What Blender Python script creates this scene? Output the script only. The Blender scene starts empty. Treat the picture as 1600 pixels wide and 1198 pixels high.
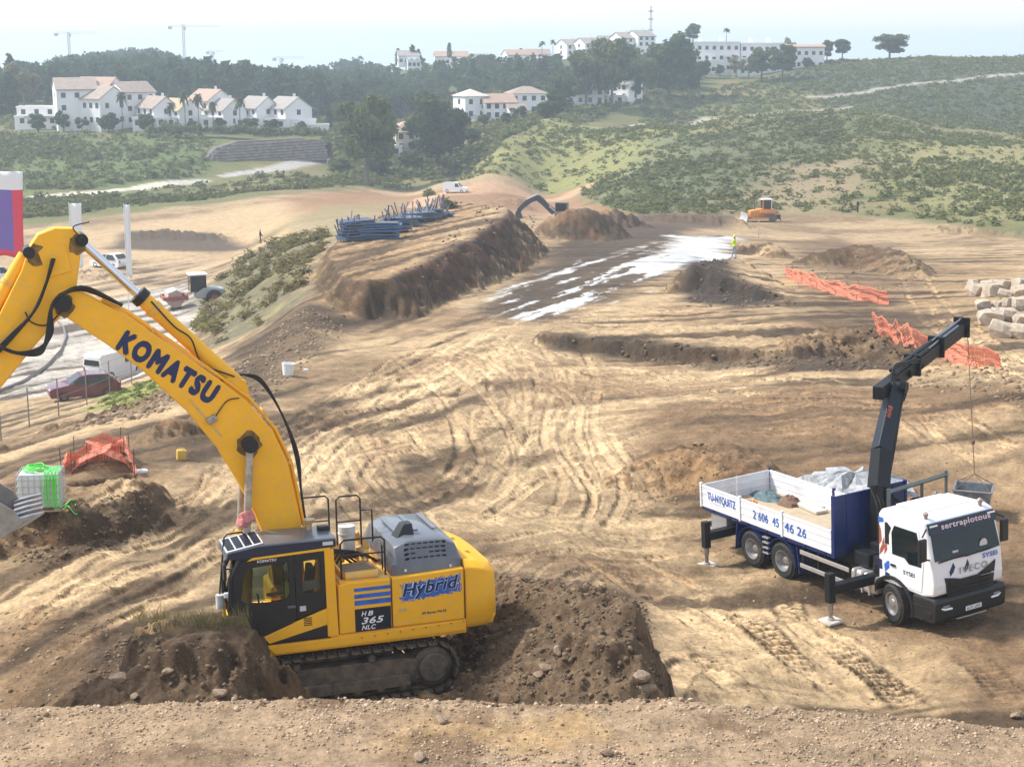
import bpy, bmesh, math, random
import numpy as np
from mathutils import Vector, Matrix, Euler
from math import radians, pi, sin, cos, tan, atan2, sqrt

# ------------------------------------------------------------------ camera, sky, sun, exposure
scn = bpy.context.scene
F_PX, PCX, PCY, HOR = 2500.0, 800.0, 599.0, 70.0           # focal length and horizon in photograph pixels
PITCH = math.atan((PCY - HOR) / F_PX)
cam_d = bpy.data.cameras.new('camera'); cam = bpy.data.objects.new('camera', cam_d)
scn.collection.objects.link(cam); scn.camera = cam
cam_d.sensor_width = 36.0; cam_d.lens = 36.0 * F_PX / 1600.0
cam_d.clip_start = 0.2; cam_d.clip_end = 12000
cam.location = (0, 0, 0); cam.rotation_euler = (pi / 2 - PITCH, 0, 0)

SUN_AZ, SUN_EL = radians(-74), radians(47)                  # azimuth measured from straight ahead, negative to the left
world = bpy.data.worlds.new('World'); scn.world = world; world.use_nodes = True
wn = world.node_tree.nodes; wl = world.node_tree.links
sky_n = wn.new('ShaderNodeTexSky'); sky_n.sky_type = 'NISHITA'; sky_n.sun_disc = False
sky_n.sun_elevation = SUN_EL; sky_n.sun_rotation = SUN_AZ
sky_n.altitude = 20; sky_n.air_density = 1.0; sky_n.dust_density = 0.9; sky_n.ozone_density = 2.0
bg = wn['Background']; bg.inputs['Strength'].default_value = 0.15
veil = wn.new('ShaderNodeMix'); veil.data_type = 'RGBA'; veil.inputs['Factor'].default_value = 0.44      # an even veil of thin high cloud over the whole sky
veil.inputs['B'].default_value = (7.1, 7.2, 7.3, 1); wl.new(sky_n.outputs['Color'], veil.inputs['A']); wl.new(veil.outputs['Result'], bg.inputs['Color'])
sun_d = bpy.data.lights.new('sun', 'SUN'); sun = bpy.data.objects.new('sun', sun_d); scn.collection.objects.link(sun)
sun_d.energy = 4.0; sun_d.angle = radians(7.0); sun_d.color = (1.0, 0.96, 0.90)
sdir = Vector((sin(SUN_AZ) * cos(SUN_EL), cos(SUN_AZ) * cos(SUN_EL), sin(SUN_EL)))
sun.rotation_euler = (-sdir).to_track_quat('-Z', 'Y').to_euler()
vs = scn.view_settings; vs.view_transform = 'Standard'; vs.look = 'None'; vs.gamma = 1.0
vs.use_curve_mapping = False; vs.exposure = 0.47
scn.cycles.use_denoising = True
scn.cycles.volume_bounces = 1; scn.cycles.max_bounces = 8; scn.cycles.transparent_max_bounces = 24

random.seed(7); RNG = np.random.default_rng(7)
COL = scn.collection

# ------------------------------------------------------------------ helpers: pixels to places
CP, SP = cos(PITCH), sin(PITCH)
def W(px, py, d):
    """the point seen at photograph pixel (px,py) at depth d metres"""
    u = (px - PCX) / F_PX; v = (PCY - py) / F_PX
    return Vector((d * u, d * (CP + v * SP), d * (-SP + v * CP)))
def PX(p):
    d = p[1] * CP - p[2] * SP; up = p[1] * SP + p[2] * CP
    return PCX + F_PX * p[0] / d, PCY - F_PX * up / d, d

_tab = RNG.random((256, 256))
def vnoise(x, y, s=0):
    x = np.asarray(x, float) + 17.3 * s; y = np.asarray(y, float) - 9.1 * s
    xi = np.floor(x).astype(int); yi = np.floor(y).astype(int); fx = x - xi; fy = y - yi
    fx = fx * fx * (3 - 2 * fx); fy = fy * fy * (3 - 2 * fy)
    a = _tab[xi & 255, yi & 255]; b = _tab[(xi + 1) & 255, yi & 255]
    c = _tab[xi & 255, (yi + 1) & 255]; d = _tab[(xi + 1) & 255, (yi + 1) & 255]
    return (a * (1 - fx) + b * fx) * (1 - fy) + (c * (1 - fx) + d * fx) * fy
def fbm(x, y, o=4, s=0):
    r = 0; amp = 1; tot = 0
    for k in range(o):
        r = r + amp * (vnoise(x, y, s + k * 3 + 1) - 0.5); tot += amp; amp *= 0.5; x = x * 2.03; y = y * 2.03
    return r / tot * 2
def sstep(a, b, x):
    t = np.clip((x - a) / (b - a), 0, 1); return t * t * (3 - 2 * t)

# ------------------------------------------------------------------ helpers: objects, tags, materials, shapes
def tag(o, label=None, cat=None, group=None, kind=None):
    if label: o['label'] = label
    if cat: o['category'] = cat
    if group: o['group'] = group
    if kind: o['kind'] = kind
    return o
def empty(name, loc=(0, 0, 0), rot=(0, 0, 0), scale=1.0, label=None, cat=None, group=None):
    o = bpy.data.objects.new(name, None); COL.objects.link(o)
    o.empty_display_size = 0.2
    o.location = loc; o.rotation_euler = rot; o.scale = (scale,) * 3 if isinstance(scale, (int, float)) else scale
    return tag(o, label, cat, group)
def link_mesh(name, me, mat=None, parent=None, smooth=False):
    o = bpy.data.objects.new(name, me); COL.objects.link(o)
    if mat is not None and not me.materials:
        for m in (mat if isinstance(mat, (list, tuple)) else [mat]): me.materials.append(m)
    if parent: o.parent = parent
    if smooth:
        me.polygons.foreach_set('use_smooth', [True] * len(me.polygons))
    return o
def copy_tree(o, parent=None):
    c = o.copy(); COL.objects.link(c); c.parent = parent
    for ch in list(o.children): copy_tree(ch, c)
    return c
class MB:
    """collects shapes into one mesh"""
    def __init__(s): s.v = []; s.f = []; s.m = []; s.mi = 0
    def add(s, vs_, fs, M=None):
        b = len(s.v)
        s.v += [tuple(M @ Vector(p)) if M is not None else tuple(p) for p in vs_]
        s.f += [tuple(i + b for i in f) for f in fs]; s.m += [s.mi] * len(fs); return s
    def box(s, c, d, R=None, bev=0.0):
        x, y, z = [k / 2 for k in d]; T = Matrix.Translation(c)
        if R is not None: T = T @ (R if isinstance(R, Matrix) else Euler(R).to_matrix().to_4x4())
        if bev <= 0:
            vs_ = [(a * x, b * y, e * z) for a in (-1, 1) for b in (-1, 1) for e in (-1, 1)]
            return s.add(vs_, [(0, 1, 3, 2), (4, 6, 7, 5), (0, 4, 5, 1), (2, 3, 7, 6), (0, 2, 6, 4), (1, 5, 7, 3)], T)
        bm = bmesh.new(); bmesh.ops.create_cube(bm, size=1)
        for v in bm.verts: v.co = Vector((v.co.x * 2 * x, v.co.y * 2 * y, v.co.z * 2 * z))
        bmesh.ops.bevel(bm, geom=bm.edges[:], offset=min(bev, 0.45 * min(2 * x, 2 * y, 2 * z)), segments=2, affect='EDGES', profile=0.6)
        bm.verts.ensure_lookup_table(); r = ([v.co.copy() for v in bm.verts], [[v.index for v in f.verts] for f in bm.faces]); bm.free()
        return s.add(r[0], r[1], T)
    def tube(s, pts, r, n=8, closed=False, caps=True):
        pts = [Vector(p) for p in pts]; rr = r if isinstance(r, (list, tuple)) else [r] * len(pts)
        L = len(pts); vs_ = []; up = None
        for i, p in enumerate(pts):
            a = pts[i - 1] if (i > 0 or closed) else p; b = pts[(i + 1) % L] if (i < L - 1 or closed) else p
            t = (b - a).normalized()
            if up is None: up = Vector((0, 0, 1)) if abs(t.z) < 0.9 else Vector((1, 0, 0))
            sx = t.cross(up).normalized(); up = sx.cross(t).normalized()
            for k in range(n):
                th = 2 * pi * k / n; vs_.append(p + (sx * cos(th) + up * sin(th)) * rr[i])
        fs = []
        for i in range(L if closed else L - 1):
            for k in range(n):
                a = i * n + k; b = i * n + (k + 1) % n; c = ((i + 1) % L) * n + (k + 1) % n; d = ((i + 1) % L) * n + k
                fs.append((a, b, c, d))
        if caps and not closed: fs += [tuple(reversed(range(n))), tuple(range((L - 1) * n, L * n))]
        return s.add(vs_, fs)
    def cyl(s, a, b, r, n=14, r2=None): return s.tube([a, b], [r, r if r2 is None else r2], n)
    def prism(s, poly, t0, t1, M=None, inset=0.0):
        """polygon (u,v) extruded along w from t0 to t1; M maps (u,v,w)"""
        n = len(poly)
        vs_ = [(p[0], p[1], t0) for p in poly] + [(p[0], p[1], t1) for p in poly]
        fs = [tuple(reversed(range(n))), tuple(range(n, 2 * n))] + [(i, (i + 1) % n, n + (i + 1) % n, n + i) for i in range(n)]
        return s.add(vs_, fs, M)
    def loft(s, secs, cap=True):
        n = len(secs[0]); vs_ = [p for q in secs for p in q]; fs = []
        for i in range(len(secs) - 1):
            for k in range(n):
                fs.append((i * n + k, i * n + (k + 1) % n, (i + 1) * n + (k + 1) % n, (i + 1) * n + k))
        if cap: fs += [tuple(reversed(range(n))), tuple(range((len(secs) - 1) * n, len(secs) * n))]
        return s.add(vs_, fs)
    def lathe(s, prof, c=(0, 0, 0), axis='Z', n=20, cap=True):
        vs_ = []; fs = []
        for (r, h) in prof:
            for k in range(n):
                a = 2 * pi * k / n
                p = {'Z': (r * cos(a), r * sin(a), h), 'Y': (r * cos(a), h, -r * sin(a)), 'X': (h, r * cos(a), r * sin(a))}[axis]
                vs_.append((p[0] + c[0], p[1] + c[1], p[2] + c[2]))
        m = len(prof)
        for i in range(m - 1):
            for k in range(n): fs.append((i * n + k, i * n + (k + 1) % n, (i + 1) * n + (k + 1) % n, (i + 1) * n + k))
        if cap: fs += [tuple(reversed(range(n))), tuple(range((m - 1) * n, m * n))]
        return s.add(vs_, fs)
    def mesh(s, name):
        me = bpy.data.meshes.new(name); me.from_pydata(s.v, [], s.f)
        if any(s.m): me.polygons.foreach_set('material_index', s.m)
        bm = bmesh.new(); bm.from_mesh(me); bmesh.ops.recalc_face_normals(bm, faces=bm.faces[:]); bm.to_mesh(me); bm.free()
        me.update(); return me
    def obj(s, name, mat, parent=None, smooth=False, bevel=0.0, seg=2, auto=None):
        me = s.mesh(name); o = link_mesh(name, me, mat, parent)
        if bevel > 0:
            md = o.modifiers.new('bevel', 'BEVEL'); md.width = bevel; md.segments = seg; md.limit_method = 'ANGLE'; md.angle_limit = radians(38)
        if smooth or auto:
            me.polygons.foreach_set('use_smooth', [True] * len(me.polygons))
            try: me.set_sharp_from_angle(angle=radians(auto or 40))
            except Exception: pass
        return o
def np_mesh(name, V, Fq, mat=None, smooth=False, cols=None):
    V = np.asarray(V, np.float32); Fq = np.asarray(Fq, np.int32); k = Fq.shape[1]
    me = bpy.data.meshes.new(name); me.vertices.add(len(V)); me.vertices.foreach_set('co', V.ravel())
    me.loops.add(Fq.size); me.loops.foreach_set('vertex_index', Fq.ravel())
    me.polygons.add(len(Fq)); me.polygons.foreach_set('loop_start', np.arange(0, Fq.size, k, dtype=np.int32))
    if smooth: me.polygons.foreach_set('use_smooth', np.ones(len(Fq), bool))
    me.update(calc_edges=True); me.validate()
    if cols is not None:
        for nm, c in cols.items():
            a = me.color_attributes.new(nm, 'FLOAT_COLOR', 'POINT')
            cc = np.ones((len(V), 4), np.float32); cc[:, :c.shape[1]] = c; a.data.foreach_set('color', cc.ravel())
    if mat: me.materials.append(mat)
    return me

MATS = {}
def mat(name, col=(.5, .5, .5), rough=.6, metal=0.0, var=0.0, vscale=6.0, dirt=None, dscale=2.0, damt=0.5, bump=0.0, bscale=30.0,
        spec=0.5, trans=0.0, alpha=1.0, coat=0.0, coords='Object', emit=None, dlo=0.45, dhi=0.65):
    """a procedural Principled material: colour, tone variation, patchy dirt and a fine bump"""
    if name in MATS: return MATS[name]
    m = bpy.data.materials.new(name); m.use_nodes = True; nt = m.node_tree; b = nt.nodes['Principled BSDF']; L = nt.links
    b.inputs['Roughness'].default_value = rough; b.inputs['Metallic'].default_value = metal
    b.inputs['Specular IOR Level'].default_value = spec; b.inputs['Transmission Weight'].default_value = trans
    b.inputs['Alpha'].default_value = alpha; b.inputs['Coat Weight'].default_value = coat
    b.inputs['Base Color'].default_value = (*col, 1)
    tc = nt.nodes.new('ShaderNodeTexCoord'); out = None
    if var > 0:
        n = nt.nodes.new('ShaderNodeTexNoise'); n.inputs['Scale'].default_value = vscale; n.inputs['Detail'].default_value = 6
        n.inputs['Roughness'].default_value = 0.62; L.new(tc.outputs[coords], n.inputs['Vector'])
        r = nt.nodes.new('ShaderNodeValToRGB'); L.new(n.outputs['Fac'], r.inputs['Fac'])
        r.color_ramp.elements[0].position = .3; r.color_ramp.elements[1].position = .7
        r.color_ramp.elements[0].color = (*[c * (1 - var) for c in col], 1); r.color_ramp.elements[1].color = (*[min(1, c * (1 + var)) for c in col], 1)
        out = r.outputs['Color']
    if dirt is not None:
        n = nt.nodes.new('ShaderNodeTexNoise'); n.inputs['Scale'].default_value = dscale; n.inputs['Detail'].default_value = 9
        n.inputs['Roughness'].default_value = 0.7; L.new(tc.outputs[coords], n.inputs['Vector'])
        r = nt.nodes.new('ShaderNodeMapRange'); r.inputs['From Min'].default_value = dlo; r.inputs['From Max'].default_value = dhi
        r.inputs['To Max'].default_value = damt; L.new(n.outputs['Fac'], r.inputs['Value'])
        mx = nt.nodes.new('ShaderNodeMix'); mx.data_type = 'RGBA'; L.new(r.outputs['Result'], mx.inputs['Factor'])
        if out: L.new(out, mx.inputs['A'])
        else: mx.inputs['A'].default_value = (*col, 1)
        mx.inputs['B'].default_value = (*dirt, 1); out = mx.outputs['Result']
        rr = nt.nodes.new('ShaderNodeMapRange'); rr.inputs['To Min'].default_value = rough; rr.inputs['To Max'].default_value = min(1, rough + .4)
        L.new(r.outputs['Result'], rr.inputs['Value']); L.new(rr.outputs['Result'], b.inputs['Roughness'])
    if out: L.new(out, b.inputs['Base Color'])
    if bump > 0:
        n = nt.nodes.new('ShaderNodeTexNoise'); n.inputs['Scale'].default_value = bscale; n.inputs['Detail'].default_value = 5
        L.new(tc.outputs[coords], n.inputs['Vector']); bp = nt.nodes.new('ShaderNodeBump'); bp.inputs['Strength'].default_value = bump
        bp.inputs['Distance'].default_value = 0.05; L.new(n.outputs['Fac'], bp.inputs['Height']); L.new(bp.outputs['Normal'], b.inputs['Normal'])
    if emit: b.inputs['Emission Color'].default_value = (*emit, 1); b.inputs['Emission Strength'].default_value = 1
    MATS[name] = m; return m
# ------------------------------------------------------------------ terrain: one sheet, its form set by surveyed points
# (pixel x, pixel y, depth in metres) of places whose distance follows from the size of things standing there
CTRL = [
 # near ground round the pit and the truck
 (-150,1010,36.5),(100,900,38.9),(300,900,40),(-200,800,44),(100,850,41.2),(560,1000,35.5),(300,1060,32.2),(500,1090,31.5),(700,1100,31.4),(800,1010,34.5),
 (1000,1000,37.2),(1200,1050,36.4),(1450,1060,36.6),(1250,1095,34.8),(1600,1060,36.4),(1750,1000,39),
 (560,720,55),(760,800,50),(900,900,42.8),(330,770,48),(450,650,63),(1000,800,50.8),(1100,660,60.5),(1560,760,51.5),(1300,650,60),(1580,650,58),
 (700,600,72),(900,600,72),(1100,590,73),(600,560,80),(800,530,86),(1400,590,70),(1600,590,66),
 # left verge, path, fall to the street
 (0,720,57),(150,672,62),(280,640,66),(-150,760,55),(100,655,79),(0,690,74),(200,635,76),(450,580,76),(330,600,73),(250,600,88),
 (50,600,106),(150,575,116),(-150,600,110),(50,540,124),(200,520,130),(100,480,146),(270,480,146),(-150,480,146),
 (170,415,178),(0,420,178),(300,395,192),(380,385,196),(330,360,214),(150,370,208),(-200,400,190),
 # slope and shelf above the street
 (330,500,134),(380,470,126),(420,500,108),(480,480,99),(540,515,96),(480,420,122),(430,400,150),(450,350,196),(540,330,215),
 # work area, middle distance
 (650,490,103),(690,476,106),(776,418,134),(838,363,170),(830,500,96),(1000,500,96),(1250,490,96),(1450,500,92),(1600,520,82),(900,440,122),(1000,400,146),(1146,405,147),(1300,420,134),(1450,440,122),(1600,450,112),
 (850,380,160),(1000,350,196),(1187,346,216),(1400,340,220),(1600,378,180),(1750,400,160),
 (480,318,240),(300,345,228),(100,362,215),(650,300,320),(712,300,342),(850,297,330),(950,320,260),(750,330,225),(580,305,300),
 # right hills
 (960,300,285),(1050,270,295),(1200,265,285),(1400,270,270),(1600,300,240),(1750,300,240),
 (1000,225,345),(1150,215,345),(1300,205,345),(1450,220,330),(1600,240,310),(1750,240,310),
 (870,182,395),(1000,192,392),(1150,181,392),(1300,170,392),(1400,183,385),(1600,206,370),(1750,210,370),
 (760,260,330),(800,230,350),(700,275,335),
 (880,196,430),(1000,212,425),(1150,200,425),(1300,190,425),(1450,190,415),(1600,212,405),
 (1050,172,475),(1150,150,490),(1240,128,505),(1350,140,480),(1450,152,455),(1600,182,440),(1750,185,440),
 (1230,108,535),(1300,95,548),(1450,90,550),(1600,90,550),(1750,92,550),(1000,130,520),(1100,128,515),
 (1300,105,640),(1600,105,640),(1100,100,640),
 # middle valley and houses
 (600,250,372),(680,240,378),(560,275,345),(730,195,415),(800,190,420),(870,180,440),(640,215,400),(960,165,470),(1030,150,480),
 (750,150,520),(900,125,540),(760,105,640),(900,92,600),(680,100,640),(980,85,600),(1150,118,535),
 (600,190,500),(520,200,470),(480,160,600),(560,140,640),(600,115,760),(480,125,820),(700,110,760),
 # left houses, slope below them, far wood
 (0,206,400),(150,203,402),(300,204,402),(500,215,396),(-200,206,400),(0,265,335),(150,255,345),(300,250,352),(420,265,350),(510,252,378),(310,286,330),(150,303,303),(-100,300,300),
 (100,330,255),(250,318,262),(400,300,285),(500,290,305),(-150,340,245),
 (100,175,450),(300,170,450),(500,190,450),(0,150,560),(200,135,620),(350,140,640),(180,112,740),(300,112,760),(60,135,700),(400,125,800),(-200,140,700),
]
C3 = np.array([list(W(*c)) for c in CTRL])
# the ground under the lorry follows its wheels
_tm = Matrix.Translation((10.719, 39.114, -14.323)) @ Euler((.049, -.029, -1.068)).to_matrix().to_4x4()
C3 = np.vstack([C3] + [list(_tm @ Vector((a, b, 0.0))) for a in (2.6, 0, -4.4, -6.5, -9) for b in (-2.8, 0, 2.8)])
def uv(x, y):
    return np.stack([np.arctan2(x, y) * 7.0, np.log(np.hypot(x, y)) * 1.7], -1)
CUV = uv(C3[:, 0], C3[:, 1])
def _k(r2): return 0.5 * r2 * np.log(r2 + 1e-12)
def _tps():
    n = len(C3); D = ((CUV[:, None] - CUV[None]) ** 2).sum(-1); A = np.zeros((n + 3, n + 3)); A[:n, :n] = _k(D) + np.eye(n) * 0.002
    A[:n, n] = 1; A[:n, n + 1:] = CUV; A[n, :n] = 1; A[n + 1:, :n] = CUV.T
    return np.linalg.solve(A, np.concatenate([C3[:, 2], np.zeros(3)]))
TPS_W = _tps()
def base_z(x, y):
    sh = np.shape(x); x = np.ravel(np.asarray(x, float)); y = np.ravel(np.asarray(y, float))
    r = np.hypot(x, y); a = np.arctan2(x, y)
    ac = np.clip(a, -0.42, 0.42); rc = np.clip(r, 30, 860)
    q = np.stack([ac * 7.0, np.log(rc) * 1.7], -1); z = np.empty(len(x)); n = len(C3)
    for i in range(0, len(x), 20000):
        D = ((q[i:i + 20000, None] - CUV[None]) ** 2).sum(-1)
        z[i:i + 20000] = _k(D) @ TPS_W[:n] + TPS_W[n] + q[i:i + 20000] @ TPS_W[n + 1:]
    z = np.clip(z, -45, 12)
    z = z + sstep(860, 1500, r) * (-70 - z)
    return z.reshape(sh)

def seg_sd(x, y, poly):
    """signed distance to a plan polygon, negative inside"""
    P = np.asarray(poly, float); n = len(P); d = np.full(np.shape(x), 1e9); ins = np.zeros(np.shape(x), bool)
    for i in range(n):
        a = P[i]; b = P[(i + 1) % n]; e = b - a; wx = x - a[0]; wy = y - a[1]
        t = np.clip((wx * e[0] + wy * e[1]) / (e @ e + 1e-12), 0, 1)
        d = np.minimum(d, (wx - e[0] * t) ** 2 + (wy - e[1] * t) ** 2)
        c = (a[1] > y) != (b[1] > y)
        ins ^= c & (x < (b[0] - a[0]) * (y - a[1]) / (b[1] - a[1] + 1e-12) + a[0])
    d = np.sqrt(d); return np.where(ins, -d, d)
def line_sd(x, y, P):
    """distance to a polyline and the z interpolated along it"""
    P = np.asarray(P, float); d = np.full(np.shape(x), 1e9); z = np.zeros(np.shape(x)); sgn = np.zeros(np.shape(x))
    for i in range(len(P) - 1):
        a = P[i]; b = P[i + 1]; e = b[:2] - a[:2]; wx = x - a[0]; wy = y - a[1]
        t = np.clip((wx * e[0] + wy * e[1]) / (e @ e + 1e-12), 0, 1)
        dd = np.hypot(wx - e[0] * t, wy - e[1] * t); m = dd < d
        d = np.where(m, dd, d); z = np.where(m, a[2] + (b[2] - a[2]) * t, z); sgn = np.where(m, np.sign(e[0] * wy - e[1] * wx), sgn)
    return d, z, sgn

def plane_of(P):
    P = np.array(P); A = np.c_[P[:, :2], np.ones(len(P))]; s = np.linalg.lstsq(A, P[:, 2], rcond=None)[0]
    return lambda x, y: s[0] * x + s[1] * y + s[2]

FEATS = []      # each: (function(x, y, z) -> z, plan bounds)
def bounds(P, m):
    P = np.array(P)[:, :2]; return (P[:, 0].min() - m, P[:, 0].max() + m, P[:, 1].min() - m, P[:, 1].max() + m)
def plateau(pts, slope=1.0, wob=0.5, wsc=1.2, seed=0, rough=0.0, pl=None, m=12, face=0.0, fsc=1.5):
    """a raised bench: flat top through the points, irregular edge, banked sides"""
    P = [tuple(W(*p)) if len(p) == 3 and p[2] > 0 else p for p in pts]; top = pl or plane_of(P); poly = [p[:2] for p in P]
    def f(x, y, z):
        sd = seg_sd(x, y, poly) + wob * fbm(x * wsc, y * wsc, 4, seed)
        t = top(x, y) + rough * fbm(x * 2.2, y * 2.2, 4, seed + 5)
        fr = face * sstep(-.3, .4, sd) * fbm(x * fsc, y * fsc, 5, seed + 12) if face else 0
        return np.maximum(z, np.where(sd < 0, t, t - slope * sd * (1 + 0.35 * fbm(x * 2.2, y * 2.2, 4, seed + 9))) + fr)
    FEATS.append((f, bounds(P, m)))
def ridge(pts, slope=0.7, w=0.2, wob=0.3, wsc=1.5, seed=0, left=None, rough=0.15, m=12, clip=None):
    """a heap along a crest line; left = a different slope on the left of the line's direction"""
    P = [tuple(W(*p)) for p in pts]
    def f(x, y, z):
        d, zt, sg = line_sd(x, y, P); d = np.maximum(0, d - w + wob * fbm(x * wsc, y * wsc, 4, seed))
        sl = np.where(sg > 0, left, slope) if left is not None else slope
        h = zt - sl * d + rough * fbm(x * 2.7, y * 2.7, 5, seed + 4)
        if clip is not None:
            a, b = clip; e = np.array([b[0] - a[0], b[1] - a[1]]); e /= np.hypot(*e); s = -((x - a[0]) * -e[1] + (y - a[1]) * e[0]) + .38 * fbm(x * 1.7, y * 1.7, 5, seed + 8)
            h = h - 2.4 * np.maximum(0, -s)
        return np.maximum(z, h)
    FEATS.append((f, bounds(P, m)))
def cut(pts, zf, slope=1.2, wob=0.3, wsc=1.3, seed=0, m=8):
    P = [tuple(W(*p)) for p in pts]; poly = [p[:2] for p in P]
    def f(x, y, z):
        sd = seg_sd(x, y, poly) + wob * fbm(x * wsc, y * wsc, 3, seed)
        return np.minimum(z, np.where(sd < 0, zf, zf + slope * sd))
    FEATS.append((f, bounds(P, m)))

# the gravel bank in the foreground on which the photograph's lower edge lies
CREST = [(-260,1118),(0,1112),(120,1106),(300,1094),(450,1090),(620,1092),(800,1100),(900,1097),(1050,1095),(1200,1104),(1350,1114),(1480,1126),(1600,1138),(1860,1158)]
crest = np.array([list(W(a, b, 27.0)) for a, b in CREST])
def berm(x, y, z):
    zc = np.interp(x, crest[:, 0], crest[:, 2]); yc = np.interp(x, crest[:, 0], crest[:, 1]) + 0.22 * fbm(x * 1.4, y * .3, 4, 31)
    r = np.hypot(x, y)
    top = zc + 0.05 * (yc - y) + 0.10 * fbm(x * .9, y * .9, 3, 35) + .05 * fbm(x * 4, y * 4, 3, 37)
    back = np.where(y > yc, zc - 0.9 * (y - yc), top)
    up = np.maximum(back, -1.65 - 0.62 * np.maximum(0, r - 2.4)) if True else back
    up = np.where(y < yc, np.maximum(top, np.where(r < 2.4, -1.65, -1.65 - 0.75 * (r - 2.4))), back)
    return np.maximum(np.where(y < 24, -20, z), up)
FEATS.append((berm, (-200, 200, -60, 45)))
# block of uncut ground before the cab, its broken face towards the pit
plateau([(205,990,30.0),(262,972,30.2),(330,968,30.3),(385,957,30.35),(398,968,29.6),(408,1003,29.2),(330,1006,28.9),(215,1012,29.0)], slope=2.0, wob=.5, wsc=1.5, seed=41, rough=.25, m=7, face=.35, fsc=3)
ridge([(90,1100,28.6),(180,1060,29.0),(260,1050,28.9),(330,1062,28.6)], slope=.8, w=.1, wob=.25, seed=43, rough=.3)
# spoil bank behind the tail, cut off steeply on its right
CLIP = (W(972,935,32.4), W(1012,1088,28.2))
ridge([(740,905,36.6),(830,912,35.0),(900,925,33.2),(955,938,31.6),(1003,944,30.4)], slope=.62, w=.35, wob=.35, seed=47, left=1.0, rough=.30, clip=CLIP)
plateau([(880,940,32.2),(935,936,32.2),(980,942,31.4),(1000,985,29.7),(990,1005,29.1),(935,1000,29.4)], slope=2.4, wob=.4, wsc=1.7, seed=49, rough=.28, m=6, face=.35, fsc=3)
ridge([(700,1080,30.6),(820,1060,30.0),(920,1056,29.2),(975,1066,28.8)], slope=.8, w=.15, wob=.3, seed=51, rough=.25, clip=CLIP)
# bank with the water tank, pit behind it
plateau([(-60,762,44),(60,755,44),(110,745,44.5),(170,742,45.5),(218,753,46.4),(224,768,44.8),(190,780,43.4),(130,790,42.4),(90,797,41.8),(20,798,41.7),(-80,805,41.4)], slope=.9, wob=.45, wsc=1.3, seed=53, rough=.2, m=9)
cut([(112,720,47.5),(200,705,49.5),(208,728,47.0),(130,742,45.6)], -13.6, slope=1.6, seed=54, wob=.15)
ridge([(215,682,56),(260,664,57.5),(310,650,59),(335,640,61)], slope=.65, w=.2, seed=55, rough=.3)
ridge([(110,668,70),(170,650,71),(230,628,74),(260,618,76)], slope=.4, w=.6, seed=57, rough=.35)
ridge([(-40,715,62),(40,700,64),(110,680,67)], slope=.4, w=.6, seed=58, rough=.3)
ridge([(0,992,37.5),(70,962,38.5),(110,952,39)], slope=.5, w=.1, seed=59, rough=.1)
# the bench with the blue formwork, banked on the right
plateau([(575,448,102),(615,442,103),(663,407,109),(725,372,122),(776,344,138),(797,334,150),(790,327,158),(700,322,168),(610,333,158),(560,345,147),(528,372,131),(518,402,118),(535,440,104)], slope=1.15, wob=.5, wsc=.4, seed=61, rough=.15, m=20, face=.55, fsc=1.1)
# wedge of fill with the dark face left of the two fences
plateau([(1082,410,113),(1110,406,118),(1150,407,125),(1200,427,118),(1290,476,104),(1235,475,103),(1160,445,109)], slope=1.5, wob=.55, wsc=.7, seed=63, rough=.15, m=14, face=.7, fsc=1.0)
ridge([(1165,383,158),(1195,379,158),(1215,392,152)], slope=.7, w=.6, seed=65, rough=.35)
ridge([(1290,395,140),(1340,385,141),(1390,392,138),(1430,430,126)], slope=.5, w=.8, seed=67, rough=.4)
ridge([(1245,440,122),(1300,430,124),(1370,452,118)], slope=.45, w=.6, seed=68, rough=.3)
# step across the work area
plateau([(850,521,84.5),(960,531,81.5),(1100,544,78),(1240,551,76),(1330,541,77.5),(1400,554,75),(1440,540,79),(1420,510,86),(1200,508,87),(1000,508,88),(860,513,88)], slope=1.2, wob=.7, wsc=.7, seed=71, rough=.18, m=12, face=.5, fsc=1.2)
ridge([(1250,540,76.5),(1310,518,80),(1380,520,79),(1405,545,76)], slope=.6, w=.8, seed=73, rough=.4)
ridge([(1420,560,76),(1500,560,75),(1590,570,73)], slope=.4, w=.8, seed=74, rough=.4)
# slope left of the lorry
ridge([(1012,740,54.2),(1060,712,55.8),(1110,702,56.2),(1150,724,54.2)], slope=.36, w=.8, seed=75, rough=.25)
# heaps at the far edge
ridge([(960,342,203),(1030,336,206),(1110,338,206),(1150,340,206)], slope=.6, w=.6, seed=77, rough=.5)
ridge([(868,338,168),(890,327,167),(912,326,167),(940,335,169)], slope=.8, w=.4, seed=78, rough=.5)
ridge([(935,334,186),(960,327,190),(980,334,190)], slope=.7, w=.6, seed=78, rough=.7)
ridge([(1480,352,200),(1560,362,190),(1620,362,188)], slope=.5, w=.8, seed=79, rough=.6)
ridge([(160,380,205),(205,364,207),(260,360,208),(330,366,206),(385,378,203)], slope=.7, w=1.0, seed=81, rough=.5)
ridge([(118,425,170),(150,430,168)], slope=.6, w=2.0, seed=82, rough=.4)
ridge([(765,313,268),(800,310,270)], slope=.6, w=1.0, seed=83, rough=.3)

# ruts and wheel tracks: drawn as plan curves, stamped into a raster of the work area
RX0, RX1, RY0, RY1, RS = -26.0, 34.0, 27.0, 125.0, 0.06
RW, RH = int((RX1 - RX0) / RS), int((RY1 - RY0) / RS)
RUT_Z = np.zeros((RW, RH), np.float32); RUT_C = np.zeros((RW, RH), np.float32)

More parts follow.
